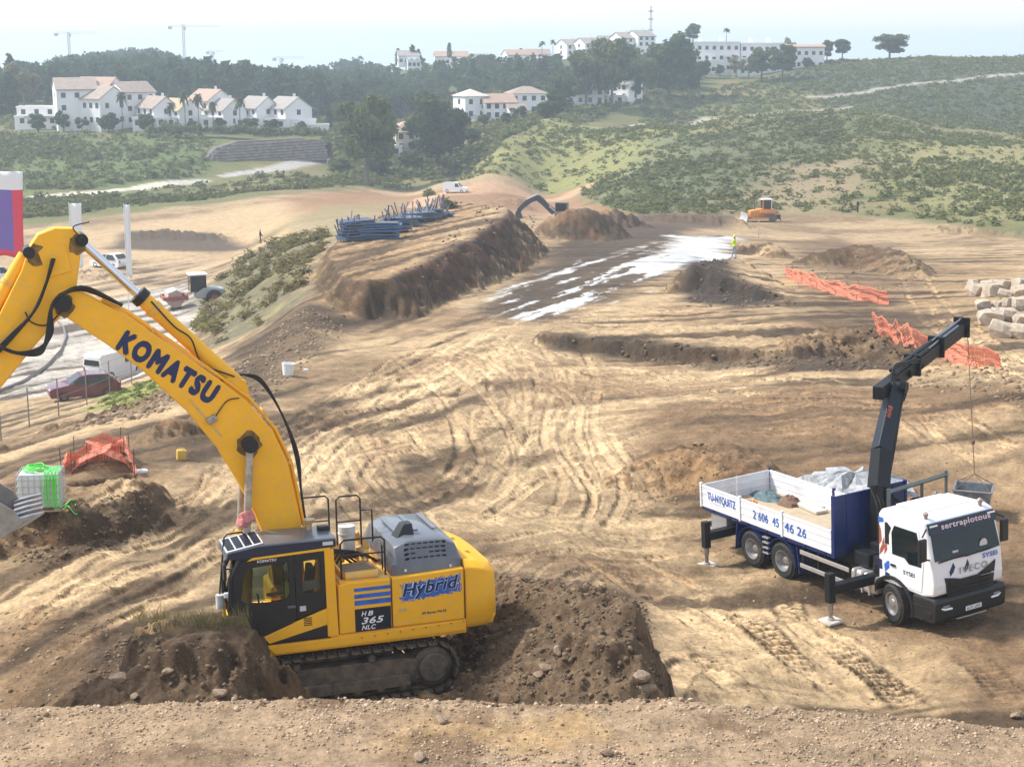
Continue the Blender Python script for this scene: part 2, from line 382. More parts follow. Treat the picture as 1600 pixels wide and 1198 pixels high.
def streaks(x, y):
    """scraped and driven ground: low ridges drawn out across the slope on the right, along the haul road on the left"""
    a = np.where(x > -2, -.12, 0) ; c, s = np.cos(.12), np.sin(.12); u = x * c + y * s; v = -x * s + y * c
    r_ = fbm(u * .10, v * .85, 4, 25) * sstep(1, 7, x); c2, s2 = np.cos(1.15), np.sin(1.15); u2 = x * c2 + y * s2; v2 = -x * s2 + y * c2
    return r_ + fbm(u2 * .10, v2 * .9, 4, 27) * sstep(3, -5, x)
def ground_raw(x, y, ruts=True):
    x = np.asarray(x, float); y = np.asarray(y, float); sh = x.shape; x = x.ravel(); y = y.ravel()
    z = base_z(x, y); r = np.hypot(x, y)
    near = sstep(110, 60, r)
    z = z + 0.10 * fbm(x * .35, y * .35, 3, 1) * sstep(25, 32, r) * sstep(260, 120, r) + 0.9 * fbm(x * .045, y * .045, 4, 3) * sstep(200, 330, r)
    for f, (x0, x1, y0, y1) in FEATS:
        m = (x > x0) & (x < x1) & (y > y0) & (y < y1)
        if m.any(): z[m] = f(x[m], y[m], z[m])
    if ruts:
        i = (x - RX0) / RS; j = (y - RY0) / RS; ok = (i >= 1) & (i < RW - 2) & (j >= 1) & (j < RH - 2)
        ii = np.clip(i, 0, RW - 2); jj = np.clip(j, 0, RH - 2); a = ii.astype(int); b = jj.astype(int); fx = ii - a; fy = jj - b
        v = (RUT_Z[a, b] * (1 - fx) + RUT_Z[a + 1, b] * fx) * (1 - fy) + (RUT_Z[a, b + 1] * (1 - fx) + RUT_Z[a + 1, b + 1] * fx) * fy
        z = z + np.where(ok, v, 0)
        work = sstep(27.5, 31, r) * sstep(200, 120, r) * (np.abs(np.arctan2(x, y)) < .5)
        z = z + near * 0.055 * fbm(x * 3.4, y * 3.4, 5, 21) * sstep(24, 28, r) + work * (0.10 * fbm(x * 1.3, y * 1.3, 4, 23) + 0.065 * streaks(x, y))
    return z.reshape(sh)
def gz(x, y): return float(ground_raw(np.array([x]), np.array([y]))[0])
def G(px, py, dmin=26.0, dmax=900.0):
    """where the sight line through a pixel meets the ground (beyond dmin)"""
    d = np.geomspace(dmin, dmax, 700); p0 = W(px, py, 1.0)
    X = p0.x * d; Y = p0.y * d; Z = p0.z * d; h = ground_raw(X, Y)
    k = np.argmax(Z <= h)
    if Z[k] > h[k]: k = len(d) - 1
    lo, hi = d[max(0, k - 1)], d[k]
    dd = np.linspace(lo, hi, 40); h = ground_raw(p0.x * dd, p0.y * dd); k = np.argmax(p0.z * dd <= h); q = dd[k]
    return Vector((p0.x * q, p0.y * q, gz(p0.x * q, p0.y * q)))
def Gm(px, py, dmin=26.0):
    """many pixels at once, coarse"""
    px = np.asarray(px, float); py = np.asarray(py, float); d = np.geomspace(dmin, 800, 260)
    u = (px - PCX) / F_PX; v = (PCY - py) / F_PX
    X = u[:, None] * d; Y = (CP + v * SP)[:, None] * d; Z = (-SP + v * CP)[:, None] * d
    h = ground_raw(X, Y, False); k = np.argmax(Z <= h, 1); k = np.where((Z <= h).any(1), np.maximum(k, 1), len(d) - 1); i = np.arange(len(px))
    a = Z[i, k - 1] - h[i, k - 1]; b = Z[i, k] - h[i, k]; t = np.clip(a / (a - b + 1e-9), 0, 1)
    q = d[k - 1] + (d[k] - d[k - 1]) * t
    return np.stack([u * q, (CP + v * SP) * q], -1)
def plan_curve(pix, step=0.05):
    P = Gm([p[0] for p in pix], [p[1] for p in pix]); n = len(P)
    # Catmull-Rom through the points
    Q = np.vstack([2 * P[0] - P[1], P, 2 * P[-1] - P[-2]]); out = []
    for i in range(1, n):
        p0, p1, p2, p3 = Q[i - 1], Q[i], Q[i + 1], Q[i + 2]; m = max(2, int(np.hypot(*(p2 - p1)) / step)); t = np.linspace(0, 1, m, endpoint=False)[:, None]
        out.append(.5 * ((2 * p1) + (-p0 + p2) * t + (2 * p0 - 5 * p1 + 4 * p2 - p3) * t ** 2 + (-p0 + 3 * p1 - 3 * p2 + p3) * t ** 3))
    return np.vstack(out)
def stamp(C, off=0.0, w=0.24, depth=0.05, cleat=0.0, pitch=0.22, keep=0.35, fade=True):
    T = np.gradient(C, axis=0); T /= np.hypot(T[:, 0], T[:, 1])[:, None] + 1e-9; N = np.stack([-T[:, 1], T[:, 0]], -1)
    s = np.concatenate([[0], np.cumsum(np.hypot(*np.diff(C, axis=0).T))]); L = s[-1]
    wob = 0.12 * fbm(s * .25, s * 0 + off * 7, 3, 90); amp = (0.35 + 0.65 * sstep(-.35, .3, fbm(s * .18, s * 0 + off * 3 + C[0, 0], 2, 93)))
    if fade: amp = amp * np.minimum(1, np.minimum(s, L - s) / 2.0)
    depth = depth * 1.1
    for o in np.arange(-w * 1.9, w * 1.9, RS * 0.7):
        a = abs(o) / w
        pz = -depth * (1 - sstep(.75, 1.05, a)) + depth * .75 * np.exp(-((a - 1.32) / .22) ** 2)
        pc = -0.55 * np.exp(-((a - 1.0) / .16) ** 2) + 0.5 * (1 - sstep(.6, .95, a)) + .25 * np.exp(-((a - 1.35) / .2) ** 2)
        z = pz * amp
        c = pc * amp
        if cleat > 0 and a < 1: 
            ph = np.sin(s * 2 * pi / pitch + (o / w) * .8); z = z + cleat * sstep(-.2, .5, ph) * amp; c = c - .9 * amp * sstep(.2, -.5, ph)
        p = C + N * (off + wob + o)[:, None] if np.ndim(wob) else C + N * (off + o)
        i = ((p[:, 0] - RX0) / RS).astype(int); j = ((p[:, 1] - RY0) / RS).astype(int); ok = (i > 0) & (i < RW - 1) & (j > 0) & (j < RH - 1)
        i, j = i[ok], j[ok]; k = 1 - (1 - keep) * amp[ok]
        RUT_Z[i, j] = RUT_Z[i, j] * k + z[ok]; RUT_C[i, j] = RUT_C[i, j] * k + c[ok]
TRK = [
 [(-20,990),(150,925),(300,850),(430,745),(560,640),(680,570),(760,525)], [(-20,960),(150,890),(300,815),(420,730),(540,630),(660,560),(740,520)],
 [(440,790),(520,700),(620,620),(720,560),(780,520)], [(480,800),(560,700),(640,640),(740,575),(790,530)],
 [(800,530),(832,570),(842,620),(812,680),(775,750),(715,795),(640,790),(590,745)], [(775,540),(800,580),(800,640),(770,700),(730,770)],
 [(790,530),(860,560),(1000,588),(1180,600),(1400,610)], [(780,545),(880,590),(1020,612),(1200,622),(1420,630)], [(820,620),(950,600),(1100,585),(1260,575)],
 [(600,668),(640,730),(710,780),(770,795)], [(570,700),(605,765),(690,815)], [(555,735),(590,790),(640,830)],
 [(690,815),(780,765),(860,722),(950,682),(1030,655)], [(872,650),(930,715),(992,790)], [(640,690),(760,665),(900,648),(1050,640)],
 [(770,795),(900,802),(1050,793),(1125,772)], [(760,860),(900,842),(1050,852),(1130,832)], [(740,830),(850,815),(1000,830),(1120,812)],
 [(780,900),(860,880),(1000,890),(1110,880)], [(590,720),(700,700),(800,720),(880,770)], [(560,680),(640,650),(720,660),(800,640)],
 [(1100,640),(1250,632),(1400,640),(1590,650)], [(1120,670),(1280,662),(1400,670)], [(1430,430),(1452,475),(1530,540),(1600,590)], [(1440,640),(1520,690),(1600,720)],
 [(-20,1010),(80,990),(180,930),(260,900)], [(300,900),(380,830),(440,780)], [(230,870),(330,800),(420,720)], [(860,930),(960,915),(1080,905)],
 [(0,880),(120,840),(240,800),(330,740)], [(650,560),(720,620),(760,700),(740,760)], [(880,540),(900,600),(890,680),(930,760),(900,820)],
 [(700,540),(760,560),(820,600),(870,640)], [(460,690),(560,650),(680,640)], [(930,860),(1000,900),(1060,940)],
 [(660,520),(760,508),(860,490),(960,480)], [(840,505),(960,495),(1100,490),(1200,485)], [(880,515),(1000,508),(1200,500)],
]
rs = random.Random(5)
for t in TRK:
    C = plan_curve(t)
    for off in (-1.0, 1.0): stamp(C, off + rs.uniform(-.1, .1), w=rs.uniform(.16, .24), depth=rs.uniform(.04, .075), keep=.4)
    for q in range(7):
        j = [(p[0] + rs.uniform(-28, 28), p[1] + rs.uniform(-14, 14)) for p in t]; Cj = plan_curve(j)
        a = rs.randint(0, len(Cj) // 2); b = min(len(Cj), a + rs.randint(len(Cj) // 4, len(Cj)))
        if b - a > 40: stamp(Cj[a:b], rs.uniform(-1.2, 1.2), w=rs.uniform(.06, .2), depth=rs.uniform(.02, .055), keep=.55)
for t, dp in (([(1020,930),(1120,985),(1230,1030),(1340,1100)], .09), ([(1050,915),(1180,958),(1300,1018),(1400,1100)], .09), ([(1000,1010),(1080,1040),(1180,1100)], .05)):
    C = plan_curve(t); stamp(C, 0, w=.34, depth=dp); stamp(C, .75, w=.2, depth=.05)
for t in ([(1295,1000),(1345,1040),(1395,1075),(1440,1118)], [(1150,955),(1200,990),(1240,1030),(1270,1065)], [(1500,1010),(1545,1050),(1600,1105)], [(1230,915),(1235,950),(1250,985)], [(1090,1000),(1120,1040),(1170,1075)]):
    stamp(plan_curve(t), 0, w=.42, depth=.03, cleat=.10, pitch=.28, keep=.1)

# --- the sheet itself: fine cells near by, coarse ones far off and outside the view
def rows():
    r = [0.6]
    while r[-1] < 2600:
        q = r[-1]
        if q < 23.5: s = 0.3 if q > 12 else 0.6
        elif q < 1000: s = min(q * q / 17000.0, (0.0036 if q < 190 else 0.0068) * q)
        else: s = q * .05
        r.append(q + s)
    return np.array(r)
R_ = rows(); A_ = np.concatenate([np.radians(np.geomspace(80, 21.6, 34))[:-1] * -1, np.radians(np.linspace(-21.5, 21.5, 570)), np.radians(np.geomspace(21.6, 80, 34))[1:]])
AA, RR = np.meshgrid(A_, R_, indexing='ij'); gx = (RR * np.sin(AA)); gy = (RR * np.cos(AA))
gzz = ground_raw(gx, gy)
X, Y, Z = gx.ravel(), gy.ravel(), gzz.ravel()
nI, nJ = gx.shape
# slope of the sheet, used for where grass and loose earth can lie
dzr = np.gradient(gzz, axis=1) / np.gradient(RR, axis=1); dza = np.gradient(gzz, axis=0) / (np.gradient(AA, axis=0) * RR)
SL = np.hypot(dzr, dza).ravel()
RAD = np.hypot(X, Y)
C = np.zeros((len(X), 3)); WET = np.zeros(len(X)); VEG = np.zeros(len(X))
n1 = fbm(X * .12, Y * .12, 4, 101); n2 = fbm(X * .6, Y * .6, 4, 105); n3 = fbm(X * 2.4, Y * 2.4, 4, 109)
SAND = np.array((.365, .27, .168)); BROWN = np.array((.17, .112, .066)); DARK = np.array((.125, .092, .068)); RED = np.array((.27, .145, .075)); PALE = np.array((.43, .32, .20))
def mixc(c, m): 
    global C
    m = np.clip(m, 0, 1)[:, None]; C = C * (1 - m) + np.asarray(c) * m
def zone(pix, soft=1.0, wob=1.0, wsc=.4, seed=0, bb=None, dmin=26.0):
    P = Gm([p[0] for p in pix], [p[1] for p in pix], dmin)
    b = bounds(P, soft * 2 + wob * 2 + 3); m = (X > b[0]) & (X < b[1]) & (Y > b[2]) & (Y < b[3])
    out = np.zeros(len(X)); x, y = X[m], Y[m]
    sd = seg_sd(x, y, P) + wob * fbm(x * wsc, y * wsc, 4, seed); out[m] = sstep(soft, -soft, sd); return out
C[:] = SAND; mixc(BROWN, sstep(-.05, .5, n1 + .6 * n2) * .7); mixc(PALE, sstep(.15, .6, -n1 + .5 * n2) * .35)
# browner, damper ground round the edges of the pale yard
mixc(BROWN * 1.05, .92 * zone([(1000,640),(1240,600),(1600,590),(1700,1100),(1500,1130),(1380,1000),(1250,930),(1130,800),(1060,790),(990,700)], 1.5, 2, .35, 3))
mixc(SAND, .6 * zone([(1040,900),(1180,940),(1330,1010),(1420,1100),(1330,1115),(1180,1060),(1040,960)], .7, .8, .6, 4))
mixc(SAND, .6 * zone([(1400,1000),(1480,1010),(1500,1080),(1540,1120),(1480,1130),(1400,1060)], .5, .6, .8, 5))
mixc(SAND, .6 * zone([(1380,660),(1600,640),(1620,800),(1560,780),(1500,740),(1400,740)], 1.5, 2, .4, 6))
mixc(BROWN, .85 * zone([(-40,1120),(-40,1000),(60,960),(200,960),(200,1100)], .6, .8, .7, 7))
mixc(BROWN, .8 * zone([(-60,880),(100,840),(260,760),(320,700),(400,650),(420,580),(360,560),(200,640),(-60,700)], 1.5, 2, .4, 8))
mixc(SAND * 1.05, .95 * zone([(-60,745),(80,700),(200,672),(300,640),(270,628),(150,660),(0,705),(-60,718)], .6, .5, .5, 9))
mixc((.125, .088, .055), .9 * zone([(400,620),(470,560),(540,520),(560,500),(470,470),(400,520),(330,560),(340,600)], 1.5, 2.5, .3, 10))
mixc((.18, .125, .075), .75 * zone([(440,640),(520,560),(600,545),(560,600),(480,680)], 1.5, 2, .4, 11))
mixc(BROWN * .95, .75 * zone([(1220,500),(1280,430),(1230,380),(1300,370),(1440,400),(1450,480),(1430,560),(1300,580),(1240,570)], 2, 3, .2, 12))
mixc((.28, .195, .11), .7 * zone([(1440,400),(1600,400),(1620,520),(1500,520),(1420,470)], 2, 3, .2, 13))
mixc((.115, .085, .06), .8 * zone([(900,350),(1050,345),(1060,380),(940,420),(820,490),(760,500),(840,420)], 2, 3, .2, 14))
mixc((.29, .195, .11), .8 * zone([(450,480),(540,490),(640,430),(850,335),(700,322),(560,345),(500,410)], 1.5, 1.5, .3, 15))
mixc((.29, .175, .10), .85 * zone([(430,322),(560,296),(720,290),(900,292),(985,318),(960,338),(860,330),(700,330),(560,330),(470,350)], 5, 5, .08, 16))
mixc(PALE, .95 * zone([(60,372),(200,352),(340,332),(440,316),(490,352),(400,372),(320,395),(420,430),(330,430),(200,430),(100,430),(60,400)], 3, 3, .1, 17))
mixc((.40, .30, .20), .9 * zone([(-80,640),(60,610),(200,560),(310,500),(330,450),(330,400),(100,420),(-80,440)], 2.5, 1.5, .2, 18))
mixc((.40, .365, .33), .95 * zone([(-100,640),(60,620),(180,600),(235,585),(330,470),(300,440),(230,455),(170,470),(100,480),(60,540),(-100,600)], 1.2, .6, .2, 19))
# white lime slurry and standing water in streaks
lime = np.maximum(zone([(770,470),(840,440),(930,425),(1040,392),(1050,368),(1140,370),(1145,405),(1080,410),(1020,440),(930,470),(860,495),(800,490)], 2.0, 3, .25, 21),
                  zone([(860,425),(960,400),(1020,385),(1010,410),(900,440)], 2, 3, .3, 22))
p_a = Gm([800, 1120], [480, 385]); dv = p_a[1] - p_a[0]; dv /= np.hypot(*dv); al = X * dv[0] + Y * dv[1]; ac = -X * dv[1] + Y * dv[0]
streak = fbm(al * .055, ac * 1.15, 4, 121) + .4 * fbm(al * .25, ac * 2.6, 3, 125)
core = zone([(1040,392),(1055,370),(1140,372),(1146,402),(1080,408),(1000,430),(980,425)], 1.5, 2, .3, 23)
lm = lime * sstep(.06, .17, streak + .8 * core)
mixc((.085, .061, .042), .88 * np.maximum(lime, zone([(760,500),(830,430),(860,370),(1000,350),(1060,352),(1045,392),(1080,412),(960,470),(860,505)], 2, 3, .2, 24)) * sstep(.5, .1, streak)); mixc((.68, .67, .65), lm); WET = np.maximum(WET, lm)
# fresh, damp earth in cut faces and heaps, their shade painted in as well
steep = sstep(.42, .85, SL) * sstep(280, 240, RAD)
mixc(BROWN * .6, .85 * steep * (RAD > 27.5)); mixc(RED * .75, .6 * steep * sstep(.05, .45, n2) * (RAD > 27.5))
mixc((.115, .078, .052), .85 * zone([(150,985),(250,960),(400,950),(450,1100),(60,1110)], .3, .4, 1.2, 31))
mixc((.15, .105, .07), .8 * zone([(700,900),(800,895),(1010,930),(1060,1095),(680,1100),(700,1000)], .4, .5, 1.2, 32))
mixc((.27, .19, .11), .9 * zone([(222,985),(300,975),(388,958),(400,972),(300,990),(215,1003)], .15, .2, 2, 35))
mixc((.045, .036, .03), .95 * zone([(1070,420),(1090,402),(1150,435),(1250,470),(1160,480),(1070,474)], 1, 1.2, .4, 33))  # wedge face: dark earth, with part of its shade put into the colour
mixc((.055, .042, .032), .8 * zone([(850,520),(1000,530),(1240,550),(1400,540),(1420,575),(1250,580),(1000,560),(860,545)], 1, 1.2, .4, 34))  # step face: dark earth deepened by painted shade
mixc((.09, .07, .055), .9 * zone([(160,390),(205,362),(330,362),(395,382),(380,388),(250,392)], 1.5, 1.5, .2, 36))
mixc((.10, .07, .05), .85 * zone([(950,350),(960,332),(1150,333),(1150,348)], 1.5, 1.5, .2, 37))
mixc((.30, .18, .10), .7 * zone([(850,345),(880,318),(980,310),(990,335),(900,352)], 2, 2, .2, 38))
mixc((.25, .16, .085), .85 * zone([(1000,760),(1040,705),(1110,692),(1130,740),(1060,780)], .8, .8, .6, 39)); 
mixc((.058, .040, .028), .92 * zone([(545,515),(575,450),(615,444),(663,410),(776,347),(797,336),(842,365),(776,420),(725,452),(690,478)], .8, 1.0, .4, 42)); mixc((.12, .06, .032), .5 * zone([(640,440),(776,347),(797,336),(842,365),(760,400),(690,450)], .8, 2.0, .4, 43))  # cut bank of the bench: dark earth plus shade painted into the colour
# the gravelly bank in front
gr = ((Y < np.interp(X, crest[:, 0], crest[:, 1]) + .35)).astype(float) * (RAD < 40)
mixc(np.array((.36, .265, .18)), gr); mixc((.42, .29, .155), gr * .7 * zone([(640,1120),(900,1115),(980,1160),(800,1180),(620,1170)], .4, .5, 1.2, 41, dmin=18))
mixc((.16, .105, .065), gr * .7 * sstep(.12, .5, n2 + .4 * n3))
# wheel marks
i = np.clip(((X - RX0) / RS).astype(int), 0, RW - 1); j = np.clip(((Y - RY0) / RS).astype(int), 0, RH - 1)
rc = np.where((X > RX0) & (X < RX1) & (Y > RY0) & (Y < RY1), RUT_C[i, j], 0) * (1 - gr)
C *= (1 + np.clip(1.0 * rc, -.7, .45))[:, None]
# --- plant cover: hills, banks, verges
def veg(c, m, k=1.0):
    global VEG
    mixc(c, m * k); VEG = np.maximum(VEG, m * k)
hill = np.maximum(zone([(940,322),(990,335),(1160,338),(1300,332),(1420,345),(1520,358),(1800,400),(1900,60),(-300,60),(-300,352),(60,352),(300,322),(440,305),(560,292),(680,288),(900,290)], 2.5, 3, .12, 51), sstep(390, 440, RAD))
GREEN = np.array((.115, .145, .04)); OLIVE = np.array((.155, .15, .05)); DRY = np.array((.25, .19, .085)); LUSH = np.array((.095, .145, .04)); SCRUB = np.array((.06, .075, .045))
veg(OLIVE, hill); mixc(DRY, hill * sstep(.1, .5, n1 + .5 * fbm(X * .03, Y * .03, 3, 131)) * .7); mixc(GREEN, hill * sstep(.05, .5, -n1 + .4 * n2) * .7)
mixc((.27, .26, .085), .85 * hill * zone([(700,262),(800,228),(880,185),(1090,198),(1060,240),(960,300),(930,288),(760,290)], 8, 10, .06, 61))
mixc((.33, .24, .14), .75 * hill * zone([(1110,330),(1180,270),(1290,250),(1330,235),(1340,300),(1300,330)], 8, 12, .06, 62))
mixc((.33, .29, .12), .6 * hill * zone([(1390,230),(1500,210),(1620,220),(1640,350),(1540,345),(1460,300)], 8, 12, .06, 63))
mixc(SCRUB * 1.5, .5 * hill * zone([(950,300),(1060,215),(1300,175),(1340,235),(1250,260),(1120,320),(1000,330)], 8, 14, .05, 64))
mixc((.06, .075, .055), .85 * zone([(1230,110),(1620,95),(1640,200),(1400,180),(1300,160)], 12, 12, .03, 65))
mixc(LUSH, .8 * hill * zone([(0,300),(0,215),(330,215),(330,270),(200,290)], 8, 10, .05, 66)); mixc(LUSH, .7 * hill * zone([(500,300),(560,265),(620,280),(600,292)], 5, 6, .06, 67))
bank = zone([(330,545),(300,500),(325,450),(380,400),(430,375),(500,362),(530,372),(480,420),(465,470),(400,515)], 2, 3, .2, 71)
veg((.17, .15, .085), bank, .95); mixc((.30, .25, .10), bank * sstep(.1, .5, n2) * .7)
veg((.24, .26, .06), zone([(140,640),(180,612),(240,590),(262,606),(200,632)], .8, 1, .5, 72), .9)
veg((.30, .25, .12), zone([(440,350),(560,318),(640,312),(560,350),(500,380)], 3, 4, .15, 73), .65)
mixc((.085, .105, .045), .8 * zone([(560,240),(700,235),(720,190),(880,175),(1010,150),(1090,120),(1090,95),(640,105),(560,150)], 10, 12, .04, 68, dmin=380))
# dirt tracks and the lane on the hills
def track(pix, w, c, k=.95, dmin=200.0):
    P = Gm([p[0] for p in pix], [p[1] for p in pix], dmin); Q = np.c_[P, np.zeros(len(P))]; m = (RAD > 230); d = np.full(len(X), 99.); d[m] = line_sd(X[m], Y[m], Q)[0]
    mk = sstep(w * 1.25, w * .8, d); mixc(c, mk * k); VEG[:] = VEG * (1 - mk)
track([(60,308),(130,302),(220,294),(310,284)], 2.6, (.50, .47, .40)); track([(360,274),(430,264),(510,252)], 2.6, (.42, .40, .36)); track([(990,196),(1100,186),(1200,178),(1322,169)], 1.8, (.42, .38, .30), dmin=330)
track([(1270,152),(1400,136),(1500,126),(1620,115)], 1.8, (.40, .36, .30), dmin=430); track([(715,232),(760,208),(800,196),(850,188)], 1.2, (.40, .38, .33), dmin=330)
track([(720,300),(800,296),(900,300)], 4, (.47, .31, .2), .8); track([(655,325),(665,308),(690,303)], 2, (.5, .34, .22), .8)
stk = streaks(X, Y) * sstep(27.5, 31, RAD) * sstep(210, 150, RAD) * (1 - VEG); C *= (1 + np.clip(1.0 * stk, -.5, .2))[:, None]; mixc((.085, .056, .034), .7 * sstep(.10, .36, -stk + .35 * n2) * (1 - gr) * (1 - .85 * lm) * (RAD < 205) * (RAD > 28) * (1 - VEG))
C *= (1 + .16 * n3 * (RAD < 130) + .10 * n2)[:, None]; soil = ((RAD < 330) & (VEG < .4))[:, None]; Cg = .20 * (np.clip(C, .005, 1) / .20) ** 1.18 * np.array([1.0, 1.0, .96]); C = np.where(soil & (WET < .3)[:, None], Cg, C); C = np.clip(C, .01, .9)

# --- material: the surveyed earth colour, grain, pebbles and fine relief
gm = bpy.data.materials.new('earth'); gm.use_nodes = True; nt = gm.node_tree; N = nt.nodes; L = nt.links; B = N['Principled BSDF']
at = N.new('ShaderNodeAttribute'); at.attribute_name = 'earth'; aw = N.new('ShaderNodeAttribute'); aw.attribute_name = 'cover'
sep = N.new('ShaderNodeSeparateColor'); L.new(aw.outputs['Color'], sep.inputs['Color'])
ge = N.new('ShaderNodeNewGeometry')
def noise(sc, det=6, ro=.65):
    n = N.new('ShaderNodeTexNoise'); n.inputs['Scale'].default_value = sc; n.inputs['Detail'].default_value = det; n.inputs['Roughness'].default_value = ro
    L.new(ge.outputs['Position'], n.inputs['Vector']); return n
na = noise(1.3, 8, .72); nb = noise(9, 6, .75); vo = N.new('ShaderNodeTexVoronoi'); vo.inputs['Scale'].default_value = 5.5; L.new(ge.outputs['Position'], vo.inputs['Vector'])
def mrange(src, a, b, c, d):
    r = N.new('ShaderNodeMapRange'); r.inputs['From Min'].default_value = a; r.inputs['From Max'].default_value = b; r.inputs['To Min'].default_value = c; r.inputs['To Max'].default_value = d; L.new(src, r.inputs['Value']); return r.outputs['Result']
def mul(a, b):
    m = N.new('ShaderNodeMath'); m.operation = 'MULTIPLY'; L.new(a, m.inputs[0])
    if isinstance(b, float): m.inputs[1].default_value = b
    else: L.new(b, m.inputs[1])
    return m.outputs[0]
va = mrange(na.outputs['Fac'], .3, .7, .66, 1.28); vb = mrange(nb.outputs['Fac'], .3, .72, .64, 1.32); vm = mul(va, vb)
mx = N.new('ShaderNodeMix'); mx.data_type = 'RGBA'; mx.blend_type = 'MULTIPLY'; mx.inputs['Factor'].default_value = 1; L.new(at.outputs['Color'], mx.inputs['A'])
cmb = N.new('ShaderNodeCombineColor'); [L.new(vm, cmb.inputs[k]) for k in range(3)]; L.new(cmb.outputs['Color'], mx.inputs['B'])
# scattered pale pebbles on bare ground
pb = mrange(vo.outputs['Distance'], .10, .16, 1.0, 0.0); sel = N.new('ShaderNodeSeparateColor'); L.new(vo.outputs['Color'], sel.inputs['Color'])
pk = mrange(sel.outputs['Red'], .86, .88, 0, 1); bare = mrange(sep.outputs['Green'], 0, .5, 1, 0); pf = mul(mul(mul(pb, pk), bare), .5)
mp = N.new('ShaderNodeMix'); mp.data_type = 'RGBA'; L.new(pf, mp.inputs['Factor']); L.new(mx.outputs['Result'], mp.inputs['A']); mp.inputs['B'].default_value = (.44, .35, .26, 1)
L.new(mp.outputs['Result'], B.inputs['Base Color'])
L.new(mrange(sep.outputs['Red'], .3, 1, .95, .28), B.inputs['Roughness']); B.inputs['Specular IOR Level'].default_value = .3
bu = N.new('ShaderNodeBump'); bu.inputs['Strength'].default_value = 1.0; bu.inputs['Distance'].default_value = .11
nc = noise(4.5, 8, .7); hh = N.new('ShaderNodeMath'); hh.operation = 'ADD'; L.new(mul(nc.outputs['Fac'], 1.0), hh.inputs[0]); L.new(mul(pb, .0), hh.inputs[1])
dry = mrange(sep.outputs['Red'], .2, .8, 1, .12); L.new(mul(hh.outputs[0], dry), bu.inputs['Height']); L.new(bu.outputs['Normal'], B.inputs['Normal'])
idx = np.arange(nI * nJ).reshape(nI, nJ); Q = np.stack([idx[:-1, :-1], idx[1:, :-1], idx[1:, 1:], idx[:-1, 1:]], -1).reshape(-1, 4)[:, ::-1]
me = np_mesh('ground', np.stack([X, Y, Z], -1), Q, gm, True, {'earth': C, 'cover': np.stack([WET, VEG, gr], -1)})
ground = link_mesh('ground', me); tag(ground, 'earthworks site, streets and hillsides of bare soil and scrub', 'ground', kind='structure')
# ------------------------------------------------------------------ shared machine materials and lettering
EARTH = (.25, .165, .09)
YEL = mat('machine_yellow', (.93, .46, .006), .55, var=.07, vscale=1.5, dirt=(.58, .42, .20), dscale=7.0, damt=.5, dlo=.48, dhi=.78)
YELD = mat('dusty_yellow', (.80, .44, .05), .55, var=.12, vscale=3, dirt=(.42, .33, .22), dscale=3, damt=.8, dlo=.42, dhi=.65)
BLK = mat('black_trim', (.009, .010, .013), .45, var=.2, dirt=(.06, .045, .03), dscale=2.5, damt=.4, dlo=.55, dhi=.75)
DGREY = mat('dark_grey_paint', (.11, .12, .145), .30, var=.1, vscale=2, dirt=(.2, .18, .15), dscale=2, damt=.4, dlo=.5, dhi=.75, coat=.3)
RUBB = mat('rubber', (.015, .015, .016), .75, var=.3, vscale=8, dirt=(.11, .08, .05), dscale=3.5, damt=.55, dlo=.48, dhi=.68, bump=.3)
STEEL = mat('worn_steel', (.36, .36, .37), .38, metal=.9, var=.25, vscale=5, dirt=(.22, .17, .12), dscale=3, damt=.7, dlo=.5, dhi=.7)
TRKM = mat('muddy_track_steel', (.085, .072, .06), .6, metal=.2, var=.3, vscale=5, dirt=(.23, .175, .12), dscale=4, damt=.85, dlo=.4, dhi=.6, bump=.4)
CHROME = mat('cylinder_rod', (.72, .73, .76), .16, metal=1.0, dirt=(.5, .45, .4), dscale=4, damt=.25)
DUSTROD = mat('dusty_rod', (.50, .45, .38), .45, metal=.4, var=.2, dirt=(.36, .28, .2), dscale=5, damt=.8, dlo=.4, dhi=.6)
NAVY = mat('navy_lettering', (.008, .02, .09), .45)
WHITE = mat('white_lettering', (.82, .82, .82), .5)
LBLUE = mat('decal_blue', (.03, .13, .48), .4, var=.25, vscale=8)
PALEG = mat('pale_grey_plate', (.62, .63, .64), .4, dirt=(.4, .35, .28), dscale=3, damt=.5)
HIVIS = mat('hi_vis_yellow', (.55, .85, .04), .8)
SKIN = mat('skin', (.50, .30, .21), .6)
CLOTH_D = mat('dark_cloth', (.03, .035, .05), .9, var=.3)
def glass(name, tint, gl=.06, rough=.02):
    m = bpy.data.materials.new(name); m.use_nodes = True; nt = m.node_tree; nt.nodes.remove(nt.nodes['Principled BSDF'])
    t = nt.nodes.new('ShaderNodeBsdfTransparent'); t.inputs['Color'].default_value = (*tint, 1); g = nt.nodes.new('ShaderNodeBsdfGlossy'); g.inputs['Roughness'].default_value = rough
    f = nt.nodes.new('ShaderNodeFresnel'); f.inputs['IOR'].default_value = 1.5; mx = nt.nodes.new('ShaderNodeMixShader')
    nt.links.new(f.outputs[0], mx.inputs['Fac']); nt.links.new(t.outputs[0], mx.inputs[1]); nt.links.new(g.outputs[0], mx.inputs[2])
    nt.links.new(mx.outputs[0], nt.nodes['Material Output'].inputs['Surface']); return m
GLASS = glass('cab_glass', (.62, .68, .66)); DARKGLASS = glass('tinted_glass', (.16, .20, .20))
XZ = Matrix(((1, 0, 0, 0), (0, 0, 1, 0), (0, 1, 0, 0), (0, 0, 0, 1)))      # (u,v,w) -> (x=u, y=w, z=v)
